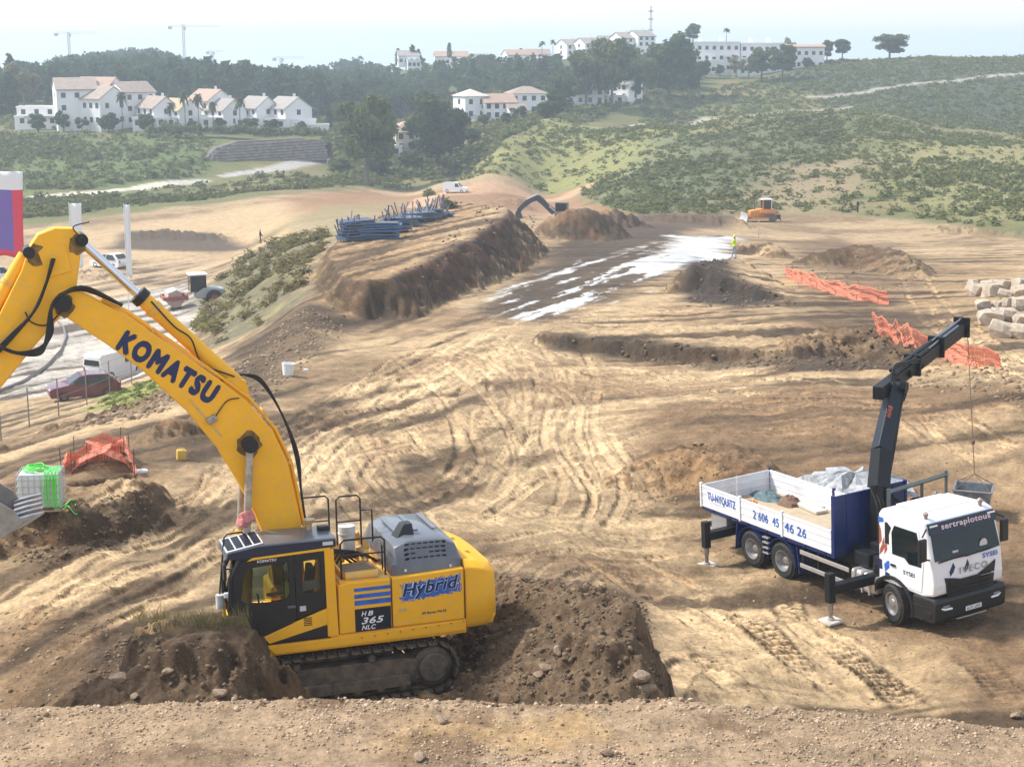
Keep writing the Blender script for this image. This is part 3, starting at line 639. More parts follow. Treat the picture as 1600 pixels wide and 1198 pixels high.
def lettering(body, parent, mt, origin, xd, yd, width=None, height=None, shear=0.0, bold=0.0, ext=.002, name='lettering', space=1.0):
    cu = bpy.data.curves.new('lettering', 'FONT'); cu.body = body; cu.size = 1; cu.shear = shear; cu.space_character = space + bold * 3; cu.resolution_u = 3
    t = bpy.data.objects.new('lettering', cu); COL.objects.link(t); dg = bpy.context.evaluated_depsgraph_get()
    me = bpy.data.meshes.new_from_object(t.evaluated_get(dg)); bpy.data.objects.remove(t); bpy.data.curves.remove(cu)
    co = np.zeros(len(me.vertices) * 3); me.vertices.foreach_get('co', co); co = co.reshape(-1, 3); fs = [tuple(p.vertices) for p in me.polygons]; bpy.data.meshes.remove(me)
    mn = co.min(0); sz = co.max(0) - mn; sx = (width / sz[0]) if width else None; sy = (height / sz[1]) if height else None
    sx = sx or sy; sy = sy or sx; xd = Vector(xd).normalized(); yd = Vector(yd).normalized(); zd = xd.cross(yd); o = Vector(origin); q = (co - mn) * np.array([sx, sy, 1]); V = []; F = []
    n = 6 if bold > 0 else 1                      # thick strokes: the same letters laid six times round a small circle, hair-thin steps apart
    for k in range(n):
        dx, dy = (bold * sx * cos(2 * pi * k / n), bold * sy * sin(2 * pi * k / n)) if bold > 0 else (0, 0); b0 = len(V)
        V += [tuple(o + xd * (a + dx) + yd * (b + dy) + zd * (ext + .0004 * k)) for a, b, _ in q]; F += [tuple(i + b0 for i in f) for f in fs]
    me = bpy.data.meshes.new(name); me.from_pydata(V, [], F); return link_mesh(name, me, mt, parent)
def hose(parent, pts, r, mt=None, name='hose', n=7, sub=6):
    P = [Vector(p) for p in pts]; Q = [2 * P[0] - P[1]] + P + [2 * P[-1] - P[-2]]; out = []
    for i in range(1, len(P)):
        for k in range(sub):
            t = k / sub; p0, p1, p2, p3 = Q[i - 1], Q[i], Q[i + 1], Q[i + 2]
            out.append(.5 * ((2 * p1) + (p2 - p0) * t + (2 * p0 - 5 * p1 + 4 * p2 - p3) * t * t + (3 * p1 - p0 - 3 * p2 + p3) * t ** 3))
    out.append(P[-1]); m = MB(); m.tube(out, r, n); return m.obj(name, mt or RUBB, parent, smooth=True, auto=60)

# ------------------------------------------------------------------ the large excavator
EX = empty('excavator', (-3.888, 30.781, -12.692), (.045, .006, 3.457), label='large yellow and black tracked excavator in the pit, lettered Hybrid on its side', cat='excavator')
def track_loop():
    """outline of one crawler chain: (x, z, direction) round the idler and the sprocket"""
    r = .47; a, b = 1.98, -1.98; pts = []; n = 300
    for k in range(n):
        s = k / n * (4 * 1.98 + 2 * pi * r); L = a - b
        if s < L: pts.append((b + s, 2 * r + .0, 0))
        elif s < L + pi * r: t = (s - L) / r; pts.append((a + r * sin(t), r + r * cos(t), t))
        elif s < 2 * L + pi * r: pts.append((a - (s - L - pi * r), 0, pi))
        else: t = (s - 2 * L - pi * r) / r; pts.append((b - r * sin(t), r - r * cos(t), pi + t))
    return pts
LOOP = track_loop(); NSHOE = 48
def shoe(m, M):
    m.add([(-.085, -.3, 0), (.085, -.3, 0), (.085, .3, 0), (-.085, .3, 0), (-.085, -.3, .028), (.085, -.3, .028), (.085, .3, .028), (-.085, .3, .028)],
          [(0, 3, 2, 1), (4, 5, 6, 7), (0, 1, 5, 4), (1, 2, 6, 5), (2, 3, 7, 6), (3, 0, 4, 7)], M)
    for x in (-.06, 0, .06): m.add([(x - .012, -.3, .028), (x + .012, -.3, .028), (x + .012, .3, .028), (x - .012, .3, .028), (x, -.3, .062), (x, .3, .062)], [(0, 1, 4), (3, 5, 2), (0, 4, 5, 3), (1, 2, 5, 4)], M)
m = MB(); shoe(m, None); SHOE_ME = m.mesh('track_shoe'); SHOE_ME.materials.append(TRKM)
for side, y in (('near', 1.22), ('far', -1.22)):
    m = MB(); yo = .30 if y > 0 else -.30
    m.prism([(-1.75, .25), (1.6, .25), (1.75, .40), (1.7, .66), (1.2, .74), (-1.3, .74), (-1.65, .68)], y - .2, y + .2, XZ)
    m.box((-.0, y + yo * .55, .30), (3.0, .22, .24)); fr = m.obj('track_frame', TRKM, EX, bevel=.02)
    ct = MB(); ct.tube([(LOOP[k][0], y, LOOP[k][1] + .025) for k in range(0, 300, 6)], .05, 6, closed=True); chain = ct.obj('crawler_track', TRKM, EX)
    far_m = MB()
    for k in range(NSHOE):
        x, z, t = LOOP[int(k * 300 / NSHOE)]; M = Matrix.Translation((x, y, z + .02)) @ Matrix.Rotation(t, 4, 'Y')
        if side == 'near':
            o = bpy.data.objects.new('track_shoe', SHOE_ME); COL.objects.link(o); o.parent = chain; o.matrix_local = M
        else: shoe(far_m, M)
    if side == 'far': far_m.obj('track_shoes', TRKM, chain)['kind'] = 'stuff'
    m = MB(); m.lathe([(.05, y - .27), (.40, y - .27), (.40, y - .1), (.30, y - .08), (.30, y + .08), (.40, y + .1), (.40, y + .16), (.30, y + .2), (.30, y + .27), (.27, y + .295), (.06, y + .3)] if y > 0 else
            [(.05, y - .3), (.3, y - .27), (.4, y - .1), (.4, y + .27), (.05, y + .27)], (-1.98, 0, .49), 'Y', 28)
    sp = m.obj('drive_sprocket', TRKM, EX, auto=35)
    m = MB(); m.lathe([(.05, y - .2), (.41, y - .2), (.41, y - .05), (.44, y - .04), (.44, y + .04), (.41, y + .05), (.41, y + .2), (.1, y + .22)], (1.98, 0, .49), 'Y', 24); m.obj('idler', TRKM, EX, auto=35)
    for x in (-.75, .75): m = MB(); m.lathe([(.04, y - .1), (.085, y - .1), (.085, y + .2), (.05, y + .24)], (x, 0, .80), 'Y', 14); m.obj('carrier_roller', TRKM, EX, auto=35)
    for k in range(7): m = MB(); m.lathe([(.04, y - .2), (.13, y - .2), (.13, y + .2), (.06, y + .26)], (-1.35 + .45 * k, 0, .19), 'Y', 14); m.obj('track_roller', TRKM, EX, auto=35)
m = MB(); m.box((0, 0, .66), (2.2, 2.1, .4)); m.obj('car_body', TRKM, EX, bevel=.05); m = MB(); m.lathe([(.5, .84), (.72, .84), (.72, 1.08), (.5, 1.08)], n=32); m.obj('slew_ring', TRKM, EX)
# upper structure
def side(poly, y0, y1, name, mt, parent=EX, bevel=.012): m = MB(); m.prism(poly, y0, y1, XZ); return m.obj(name, mt, parent, bevel=bevel)
m = MB(); m.prism([(-2.7, 1.10), (1.55, 1.10), (1.75, 1.2), (1.75, 1.36), (-2.7, 1.40)], -1.42, 1.42, XZ); m.obj('deck', YEL, EX, bevel=.03)
side([(-2.68, 1.17), (1.16, 1.14), (1.30, 1.30), (-2.68, 1.39)], 1.42, 1.455, 'deck_skirt', YEL)
b1 = side([(-1.17, 1.40), (-.12, 1.38), (-.12, 2.36), (-.30, 2.41), (-1.17, 2.40)], .40, 1.45, 'side_locker', YEL, bevel=.03)
b2 = side([(-2.66, 1.40), (-1.18, 1.40), (-1.18, 2.40), (-2.66, 2.46)], .2, 1.452, 'engine_door', YEL, bevel=.03)
side([(-2.66, 1.40), (.9, 1.40), (.9, 1.9), (.2, 2.2), (-2.66, 2.40)], -1.43, -.45, 'tank_housing', YEL, bevel=.04)
m = MB(); m.cyl((-1.33, 1.455, 1.74), (-1.33, 1.462, 1.74), .02, 8); m.box((-1.40, 1.455, 1.74), (.16, .012, .07)); m.obj('latch', YELD, b2)
for x0 in (-.12, -1.175, -2.665): pass
# counterweight: rounded tail with lifting eyes
secs = []
for z, k in ((1.18, .93), (1.32, 1.0), (1.9, 1.0), (2.1, .985)):
    ring = []
    for q in range(19):
        a = pi / 2 + pi * q / 18; ring.append((-2.69 + .80 * k * (abs(cos(a)) ** .62) * -1, 1.44 * k * (abs(sin(a)) ** .42) * (1 if sin(a) >= 0 else -1), z))
    secs.append(ring)
top = [(p[0] * .965 - .09, p[1] * .93, 2.46 + .28 * (1 - abs((p[0] + 2.69) / .8)) ) for p in secs[0]]
secs.append([(p[0], p[1], 2.1 + .25 * (1 - min(1, abs((p[0] + 2.69) / .8)) ** 1.5) + .10) for p in secs[3]]); secs.append([(min(-2.69, p[0] * .9 - .269), p[1] * .88, q[2] + .14) for p, q in zip(secs[3], secs[4])])
m = MB(); m.loft(secs); cw = m.obj('counterweight', YEL, EX, smooth=True, auto=48, bevel=.03)
for y in (.55, -.55):
    m = MB(); m.tube([(-2.98 + .07 * cos(a), y, 2.46 + .08 * sin(a)) for a in np.linspace(-.4, pi + .4, 9)], .018, 6); m.obj('lifting_eye', YELD, cw, smooth=True)
side([(-3.30, 1.20), (-2.69, 1.17), (-2.69, 1.36), (-3.36, 1.40)], -1.30, 1.30, 'counterweight_foot', YEL, cw, .05)
# engine hood, louvred, with the exhaust cowl
m = MB(); z0 = 2.38
def hsec(x, y0, y1, zt, f): return [(x, y0, z0), (x, y1, z0), (x, y1 - .02, z0 + .25), (x, y1 - .22 - f, zt - .04), (x, y1 - .36 - f, zt), (x, y0 + .36, zt), (x, y0 + .2, zt - .05), (x, y0, z0 + .22)]
m.loft([hsec(-2.66, -1.28, 1.28, 2.74, .10), hsec(-2.60, -1.30, 1.32, 2.90, .04), hsec(-2.3, -1.3, 1.34, 3.04, .0), hsec(-1.62, -1.3, 1.34, 3.06, .0), hsec(-1.34, -1.3, 1.33, 2.94, .05), hsec(-1.22, -1.28, 1.3, 2.62, .2)])
hood = m.obj('engine_hood', DGREY, EX, smooth=True, auto=32, bevel=.015)
for x in (-1.55, -1.95, -2.35): m = MB(); m.box((x, -.2, 3.062), (.10, 1.3, .018)); m.obj('hood_rib', DGREY, hood, bevel=.006)
nrm = Vector((0, .36, .22)).normalized()
for r_ in range(4):
    for c_ in range(7):
        if r_ == 1 and c_ in (2, 3): continue
        x = -1.56 - .125 * c_ - (.03 if r_ > 2 else 0); f = .18 + .17 * r_
        p = Vector((x, 1.325 - .20 * f / .75, 2.62 + .40 * f / .75 * .92)); m = MB(); m.box(p, (.085, .016, .055), Euler((radians(-28), 0, 0)).to_matrix().to_4x4()); m.obj('vent_slot', BLK, hood)
for x in (-1.5, -2.42): m = MB(); m.cyl((x, 1.33, 2.5), (x, 1.345, 2.5), .03, 10); m.obj('hood_latch', PALEG, hood)
m = MB(); m.loft([[(-1.40, .35, 2.9), (-1.85, .35, 3.0), (-1.85, .78, 2.98), (-1.40, .78, 2.86)], [(-1.62, .42, 3.26), (-1.82, .42, 3.27), (-1.82, .70, 3.27), (-1.64, .70, 3.26)]]); m.obj('exhaust_cowl', BLK, EX, bevel=.02)
# machinery deck between cab and hood
m = MB(); m.box((-.66, .85, 2.40), (1.0, 1.05, .05)); m.obj('deck_plate', YELD, EX, bevel=.01)
for k in range(6): m = MB(); m.box((-.62 - .0, 1.12 - .12 * k, 2.50), (.62, .05, .04)); m.obj('step_tread', mat('tread_grey', (.25, .22, .18), .7, dirt=EARTH, damt=.7), EX)
m = MB(); m.box((-.62, .78, 2.46), (.72, .85, .05)); m.box((-.26, .8, 2.50), (.05, .8, .1)); m.box((-.98, .8, 2.5), (.05, .8, .1)); m.obj('step_box', YELD, EX, bevel=.01)
m = MB(); m.cyl((-.64, -.05, 2.5), (-.64, -.05, 3.05), .16, 18); m.cyl((-.64, -.05, 3.05), (-.64, -.05, 3.16), .175, 18); m.cyl((-.64, -.05, 3.0), (-.64, -.05, 3.02), .185, 18); m.obj('air_cleaner', PALEG, EX, auto=40)
for k, (x, y, z) in enumerate(((-.25, .3, 2.45), (-.35, .1, 2.55), (-.1, .2, 2.35), (-.9, .2, 2.5), (-.45, -.3, 2.6), (-1.0, -.5, 2.6), (-.2, -.6, 2.5))):
    m = MB(); m.box((x, y, z), (.3, .22, .26), (0, .2 * k, .4 * k)); m.cyl((x, y, z), (x + .1, y + .05, z + .3), .07, 10); m.obj('valve_block', YELD, EX, bevel=.02)
for k in range(6): hose(EX, [(.1 - .05 * k, .05 + .08 * k, 2.3), (-.1 - .08 * k, .1 + .07 * k, 2.75), (-.45 - .1 * k, .15 + .04 * k, 2.6), (-.7 - .1 * k, .1, 2.4)], .025)
m = MB(); m.cyl((-.3, 1.25, 2.48), (-.95, 1.3, 2.5), .085, 12); m.obj('receiver_bottle', YELD, EX, auto=40)
RAIL = BLK
def rail(pts, r=.02, name='handrail'): m = MB(); m.tube(pts, r, 7); return m.obj(name, RAIL, EX, smooth=True, auto=60)
def arch(x0, x1, y, z0_, z1, mid=True):
    c = .07; rail([(x0, y, z0_), (x0, y, z1 - c), (x0 + c * (1 if x1 > x0 else -1), y, z1), (x1 - c * (1 if x1 > x0 else -1), y, z1), (x1, y, z1 - c), (x1, y, z0_)])
    if mid: rail([(x0, y, (z0_ + z1) / 2 + .08), (x1, y, (z0_ + z1) / 2 + .08)], .016)
arch(-.24, -1.12, 1.22, 2.42, 3.20); arch(-.48, -.98, -.25, 2.5, 3.72); arch(.12, -.52, -1.25, 2.3, 3.52); rail([(-.98, -.25, 3.4), (-1.25, -.4, 3.35), (-1.25, -.4, 2.6)], .018)
rail([(-1.12, 1.22, 2.95), (-1.16, .8, 2.95), (-1.16, .8, 2.4)], .018)
# cab
cab = MB(); cab.prism([(.0, 1.38), (1.35, 1.30), (1.80, 1.55), (1.95, 2.2), (1.92, 2.75), (1.76, 3.04), (.02, 3.12)], .42, .46, XZ); 
cabf = MB()
def bar(m, a, b, w=.06, d=.06): a = Vector(a); b = Vector(b); m.tube([a, b], max(w, d) / 2, 4)
prof = [(1.35, 1.30), (1.80, 1.55), (1.96, 2.15), (1.93, 2.72), (1.74, 3.06)]
for y in (.46, 1.40): m_ = [(x, y, z) for x, z in prof]; cabf.tube(m_, .055, 6)
cabf.box((.9, .46, 3.09), (1.75, .08, .07)); cabf.box((.9, 1.40, 3.07), (1.6, .06, .05)); cabf.box((1.73, .93, 3.07), (.09, .98, .08)); cabf.box((1.80, .93, 1.58), (.08, .98, .10))
cabf.box((.05, .46, 2.25), (.10, .08, 1.7)); cabf.box((.76, .46, 2.25), (.07, .06, 1.65)); cabf.box((.9, .46, 1.62), (1.6, .06, .55)); cabf.box((.9, .93, 1.36), (1.7, .98, .08))
cabo = cabf.obj('cab_frame', BLK, EX, bevel=.012)
def hole_panel(name, outer, inner, y0, y1, mt, parent):
    """a plate with one opening: outer and inner rings hold the same number of points"""
    n = len(outer); v = [(x, y, z) for y in (y0, y1) for ring in (outer, inner) for x, z in ring]; f = []
    for i in range(n):
        j = (i + 1) % n
        f += [(i, j, n + j, n + i), (2 * n + i, 3 * n + i, 3 * n + j, 2 * n + j), (i, 2 * n + i, 2 * n + j, j), (n + i, n + j, 3 * n + j, 3 * n + i)]
    m = MB(); m.add(v, f); return m.obj(name, mt, parent, bevel=.008)
door = hole_panel('cab_door', [(1.76, 1.60), (1.93, 2.2), (1.90, 2.72), (1.72, 3.05), (.72, 3.08), (.72, 1.80), (1.0, 1.50), (1.38, 1.34)],
                  [(1.70, 2.24), (1.76, 2.3), (1.70, 2.7), (1.60, 2.90), (.84, 2.95), (.82, 2.20), (.95, 2.19), (1.4, 2.2)], 1.40, 1.45, BLK, EX)
side([(1.70, 2.24), (1.76, 2.3), (1.70, 2.7), (1.60, 2.90), (.84, 2.95), (.82, 2.20)], 1.425, 1.431, 'window_pane', GLASS, door, 0)
m = MB(); m.box((.80, 1.465, 2.06), (.16, .02, .05)); m.obj('door_handle', DGREY, door, bevel=.006)
m = MB(); m.box((.585, 1.456, 2.0), (.12, .006, .10)); m.obj('sticker', PALEG, EX)
qp = hole_panel('rear_quarter', [(.71, 3.085), (.13, 3.10), (.10, 1.98), (.71, 1.80)], [(.56, 2.93), (.23, 2.95), (.20, 2.32), (.58, 2.27)], 1.40, 1.452, BLK, EX)
side([(.56, 2.93), (.23, 2.95), (.20, 2.32), (.58, 2.27)], 1.42, 1.426, 'window_pane', GLASS, qp, 0)
side([(.53, 2.50), (.22, 2.50), (.21, 2.34), (.56, 2.29)], 1.30, 1.31, 'notice_board', PALEG, EX, 0)
side([(.13, 3.11), (-.06, 3.12), (-.10, 1.37), (.12, 1.37)], .44, 1.46, 'rear_pillar', YEL, bevel=.02)
side([(1.62, 3.04), (1.50, 3.10), (.0, 3.155), (.0, 3.105), (1.45, 3.06)], 1.40, 1.462, 'roof_rail', YEL, bevel=.008)
side([(1.37, 1.52), (.69, 1.76), (.12, 1.94), (.12, 1.62), (1.26, 1.37)], 1.38, 1.458, 'lower_panel', YEL, bevel=.01)
side([(1.20, 1.375), (.12, 1.61), (.12, 1.375)], 1.38, 1.452, 'lower_trim', BLK)
side([(1.80, 1.6), (1.45, 1.36), (.72, 1.79), (.72, 1.9), (1.7, 2.05)], 1.37, 1.40, 'door_skin', BLK)
for k in range(5): m = MB(); m.box((.50, 1.459, 1.66 + .035 * k), (.16, .006, .018)); m.obj('louvre', BLK, EX)
# windscreen, far window, rear window
def quad(name, pts, mt, parent, t=.006): 
    p = [Vector(q) for q in pts]; n = (p[1] - p[0]).cross(p[2] - p[0]).normalized() * t; m = MB(); m.add(p + [q + n for q in p], [(3, 2, 1, 0), (4, 5, 6, 7), (0, 1, 5, 4), (1, 2, 6, 5), (2, 3, 7, 6), (3, 0, 4, 7)]); return m.obj(name, mt, parent)
quad('windscreen', [(1.94, .5, 2.15), (1.94, 1.36, 2.15), (1.75, 1.36, 3.0), (1.75, .5, 3.0)], GLASS, cabo); quad('lower_windscreen', [(1.80, .5, 1.6), (1.80, 1.36, 1.6), (1.94, 1.36, 2.13), (1.94, .5, 2.13)], GLASS, cabo)
side([(1.72, 2.0), (1.80, 2.6), (1.66, 3.0), (.8, 3.02), (.8, 1.95)], .455, .461, 'far_window', GLASS, cabo, 0)
# roof plate with four-pane skylight and dark fascia
rf = MB(); rf.prism([(2.02, 3.10), (1.98, 3.24), (1.40, 3.34), (-.12, 3.33), (-.12, 3.16), (1.60, 3.12)], .36, 1.44, XZ); roof = rf.obj('cab_roof', DGREY, EX, bevel=.03)
nx = Vector((1.40 - 1.98, 0, 3.34 - 3.24)).normalized()
sk = MB(); a0 = Vector((1.97, .42, 3.25)); sk.add([a0, a0 + nx * .72, a0 + nx * .72 + Vector((0, .98, 0)), a0 + Vector((0, .98, 0))], [(0, 1, 2, 3)]); 
sk = MB(); sk.prism([(1.985, 3.245), (1.28, 3.366), (1.28, 3.35), (1.985, 3.235)], .40, 1.40, XZ); skl = sk.obj('skylight_frame', PALEG, roof)
for k in range(4):
    u0 = .03 + k * .172; p0 = Vector((1.985, 0, 3.2475)) + Vector((-.705, 0, .121)).normalized() * u0; p1 = p0 + Vector((-.705, 0, .121)).normalized() * .14
    quad('skylight_pane', [(p0.x, .48, p0.z), (p0.x, 1.33, p0.z), (p1.x, 1.33, p1.z), (p1.x, .48, p1.z)], mat('dark_pane', (.01, .013, .024), .45, spec=.15), skl, .006)
m = MB(); m.prism([(1.99, 3.10), (1.96, 3.22), (1.38, 3.30), (-.10, 3.30), (-.10, 3.16), (1.60, 3.10)], 1.44, 1.448, XZ); m.obj('roof_fascia', mat('navy_fascia', (.012, .02, .05), .3), roof)
m = MB(); m.cyl((.25, .62, 3.33), (.25, .62, 3.46), .06, 12); m.cyl((.25, .62, 3.46), (.25, .62, 3.54), .09, 12, .12); m.obj('beacon', mat('beacon_amber', (.55, .36, .18), .4), roof, auto=40)
m = MB(); m.box((.0, .75, 3.37), (.22, .18, .10)); m.obj('work_lamp', BLK, roof, bevel=.02); m = MB(); m.box((.05, 1.452, 3.24), (.2, .01, .07)); m.obj('lamp_plate', PALEG, roof)
# front rail, mirror, lamps
rail([(2.10, .95, 2.30), (1.96, .95, 3.42), (1.90, .95, 3.48), (1.62, .95, 3.50), (1.5, .9, 3.36)], .018)
m = MB(); m.cyl((2.10, 1.0, 2.05), (2.10, 1.0, 2.32), .085, 14); m.obj('front_lamp', PALEG, EX, auto=40)
m = MB(); m.box((2.03, 1.30, 2.85), (.06, .22, .32), bev=.02); m.obj('mirror', BLK, EX); rail([(1.86, 1.38, 2.9), (2.03, 1.3, 2.9)], .014, 'mirror_arm')
m = MB(); m.box((2.02, 1.36, 2.40), (.10, .10, .10), bev=.02); m.obj('step_lamp', PALEG, EX); m = MB(); m.prism([(2.02, 1.3), (2.08, 1.35), (2.06, 2.15), (2.0, 2.15)], .85, 1.05, XZ); m.obj('front_guard', YEL, EX, bevel=.02)
m = MB(); m.box((.6, .93, 1.75), (.5, .5, .12), bev=.03); m.box((.36, .93, 2.25), (.13, .5, .9), (0, -.12, 0), .04); m.obj('seat', CLOTH_D, EX)
m = MB(); m.box((1.15, .65, 1.85), (.4, .14, .2), bev=.03); m.box((1.15, 1.22, 1.85), (.4, .14, .2), bev=.03); m.cyl((1.3, .65, 1.9), (1.33, .65, 2.15), .02, 8); m.cyl((1.3, 1.22, 1.9), (1.33, 1.22, 2.15), .02, 8); m.obj('control_console', BLK, EX)
# boom, arm, rams, bucket (plan of the boom is the machine's middle plane)
boomP = [(4.80, 8.02), (4.72, 7.86), (3.88, 7.20), (3.26, 6.67), (2.46, 5.81), (1.89, 5.0), (1.55, 4.34), (1.25, 3.68), (1.02, 3.0), (.95, 2.2), (.75, 1.7), (.45, 1.75), (.32, 2.4), (.34, 3.38), (.44, 3.98), (.55, 4.63), (.82, 5.30), (1.29, 5.91), (1.82, 6.39), (2.52, 6.96), (3.44, 7.70), (4.23, 8.19), (4.55, 8.30), (4.78, 8.2)]
boom = MB(); boom.prism(boomP, -.30, .30, XZ); bo = boom.obj('boom', YEL, EX, bevel=.03)
m = MB(); m.prism([(2.42, 6.02), (1.85, 5.25), (1.80, 5.28), (2.38, 6.06)], .301, .306, XZ); m.obj('weld_seam', YELD, bo)
for y in (.40, -.40):
    m = MB(); m.cyl((1.30, y - .12, 5.08), (1.30, y + .12, 5.08), .15, 16); m.obj('ram_pin', BLK, bo, auto=40)
    m = MB(); m.cyl((1.31, y + .03, 5.05), (1.47, y + .03, 3.0), .075, 14); m.obj('lift_rod', DUSTROD, EX, auto=40)
    m = MB(); m.cyl((1.45, y + .03, 3.2), (1.55, y + .03, 1.55), .12, 14); m.obj('lift_ram', YEL, EX, auto=40)
    m = MB(); m.cyl((4.62, y * .9 - .06, 8.02), (4.62, y * .9 + .06, 8.02), .16, 16); m.obj('arm_pin', BLK, bo, auto=40)
m = MB(); m.box((1.42, .44, 3.66), (.26, .22, .24), (0.3, .3, .2), .05); m.box((1.52, .46, 3.55), (.2, .2, .16), (0.1, -.3, .5), .04); m.obj('cloth_wrap', mat('faded_red_cloth', (.55, .20, .19), .9, var=.35, vscale=12), EX)
m = MB(); m.box((2.0, .33, 5.62), (.20, .10, .14), (0, .5, 0), .03); m.obj('boom_lamp', STEEL, bo); hose(bo, [(1.98, .33, 5.6), (1.7, .33, 5.95), (1.45, .32, 6.0)], .012)
for y in (.16, -.16): m = MB(); m.prism([(1.20, 5.82), (1.75, 6.3), (1.62, 6.40), (1.28, 6.30)], y - .03, y + .03, XZ); m.obj('ram_bracket', YEL, bo)
arm_d = Vector((4.21 - 1.38, 0, 9.17 - 6.18)); 
m = MB(); p0 = Vector((1.38, 0, 6.18)); p1 = Vector((3.12, 0, 7.97)); m.cyl(p0, p1, .155, 18); m.obj('arm_ram', YEL, EX, auto=40)
m = MB(); d_ = (p1 - p0).normalized(); m.cyl(p1, p1 + d_ * .16, .19, 16); m.obj('ram_gland', BLK, EX, auto=40); m = MB(); m.cyl(p1 + d_ * .16, (4.21, 0, 9.13), .085, 16); m.obj('arm_rod', CHROME, EX, auto=40)
m = MB(); m.cyl(p1 - d_ * .32, p1 - d_ * .2, .175, 16); m.obj('ram_clamp', YELD, EX, auto=40)
armP = [(5.15, 9.07), (4.98, 9.30), (4.68, 9.41), (4.36, 9.39), (4.17, 9.24), (4.24, 8.9), (4.34, 8.36), (4.45, 8.0), (4.64, 7.80), (5.12, 7.30), (5.86, 6.46), (6.65, 5.35), (6.90, 5.0), (7.05, 5.0), (7.10, 5.2), (6.75, 6.1), (6.25, 7.0), (5.76, 7.86), (5.32, 8.64)]
m = MB(); m.prism(armP, -.26, .26, XZ); ar = m.obj('arm', YEL, EX, bevel=.03)
side([(5.0, 8.98), (4.8, 9.14), (4.5, 9.1), (4.42, 8.6), (4.85, 8.5)], .26, .285, 'arm_plate', YEL, ar, .02)
m = MB(); m.cyl((4.21, -.34, 9.17), (4.21, .34, 9.17), .12, 16); m.cyl((4.21, -.40, 9.17), (4.21, .40, 9.17), .06, 12); m.obj('arm_ram_pin', BLK, ar, auto=40)
m = MB(); m.cyl((5.16, -.30, 8.98), (5.16, .30, 8.98), .11, 14); m.obj('bucket_ram_pin', BLK, ar, auto=40)
q0 = Vector((5.22, 0, 8.92)); q1 = Vector((6.45, 0, 7.05)); m = MB(); m.cyl(q0, q1, .13, 16); m.obj('bucket_ram', YEL, EX, auto=40); m = MB(); m.cyl(q0.lerp(q1, .25), q0.lerp(q1, .29), .15, 16); m.obj('ram_clamp', YELD, EX, auto=40)
m = MB(); m.cyl(q1, (7.15, 0, 5.95), .07, 14); m.obj('bucket_rod', CHROME, EX, auto=40)
for y in (.32, -.32): m = MB(); m.prism([(7.2, 5.98), (7.08, 6.03), (6.55, 5.62), (6.62, 5.5)], y - .03, y + .03, XZ); m.obj('bucket_link', STEEL, EX)
m = MB(); m.prism([(7.22, 6.02), (7.08, 5.96), (7.10, 4.95), (7.24, 4.92)], -.2, .2, XZ); m.obj('bucket_rocker', STEEL, EX)
# bucket: curved shell open to the machine, side plates, five teeth
bc = [(7.25, 4.85), (6.95, 5.12), (6.45, 5.20), (5.95, 4.98), (5.62, 4.55)]; bd = [(7.25, 4.85), (7.32, 4.40), (7.15, 3.95), (6.75, 3.72), (6.3, 3.72), (5.95, 3.83), (5.60, 4.06)]
bw = .88
shell = bd; m = MB(); n = len(shell); v = []; 
for y in (-bw, bw):
    for k, (x, z) in enumerate(shell): v.append((x, y, z))
    for k, (x, z) in enumerate(shell): cx, cz = 6.45, 4.5; v.append((x + (cx - x) * .035, y, z + (cz - z) * .035))
f = []
for k in range(n - 1): f += [(k, k + 1, 2 * n + k + 1, 2 * n + k), (n + k, 3 * n + k, 3 * n + k + 1, n + k + 1), (k, n + k, n + k + 1, k + 1), (2 * n + k, 2 * n + k + 1, 3 * n + k + 1, 3 * n + k)]
f += [(n - 1, 2 * n - 1, 4 * n - 1, 3 * n - 1), (0, 2 * n, 3 * n, n)]
BKT = mat('bucket_grey', (.13, .135, .145), .5, metal=.4, var=.2, dirt=(.25, .2, .15), dscale=3, damt=.7)
m.add(v, f); bk = m.obj('bucket', BKT, EX)
for y in (-bw, bw): side([(7.25, 4.85), (7.32, 4.40), (7.15, 3.95), (6.75, 3.72), (6.3, 3.72), (5.95, 3.83), (5.60, 4.06), (5.75, 4.30), (6.3, 4.72), (6.85, 4.95)], y - .03, y + .03, 'bucket_cheek', mat('worn_grey', (.34, .33, .31), .5, metal=.4, var=.2, dirt=(.3, .25, .18), damt=.6), bk, .01)
side([(5.52, 4.02), (5.5, 4.10), (5.95, 3.9), (5.95, 3.84)], -.90, .90, 'cutting_edge', STEEL, bk, .01)
for k in range(5):
    y = -.78 + .39 * k; m = MB(); m.loft([[(5.72, y - .075, 3.90), (5.72, y + .075, 3.90), (5.75, y + .075, 4.12), (5.75, y - .075, 4.12)], [(5.5, y - .07, 4.02), (5.5, y + .07, 4.02), (5.52, y + .07, 4.17), (5.52, y - .07, 4.17)], [(5.22, y - .04, 4.18), (5.22, y + .04, 4.18), (5.225, y + .04, 4.215), (5.225, y - .04, 4.215)]]); m.obj('tooth', STEEL, bk, bevel=.01)
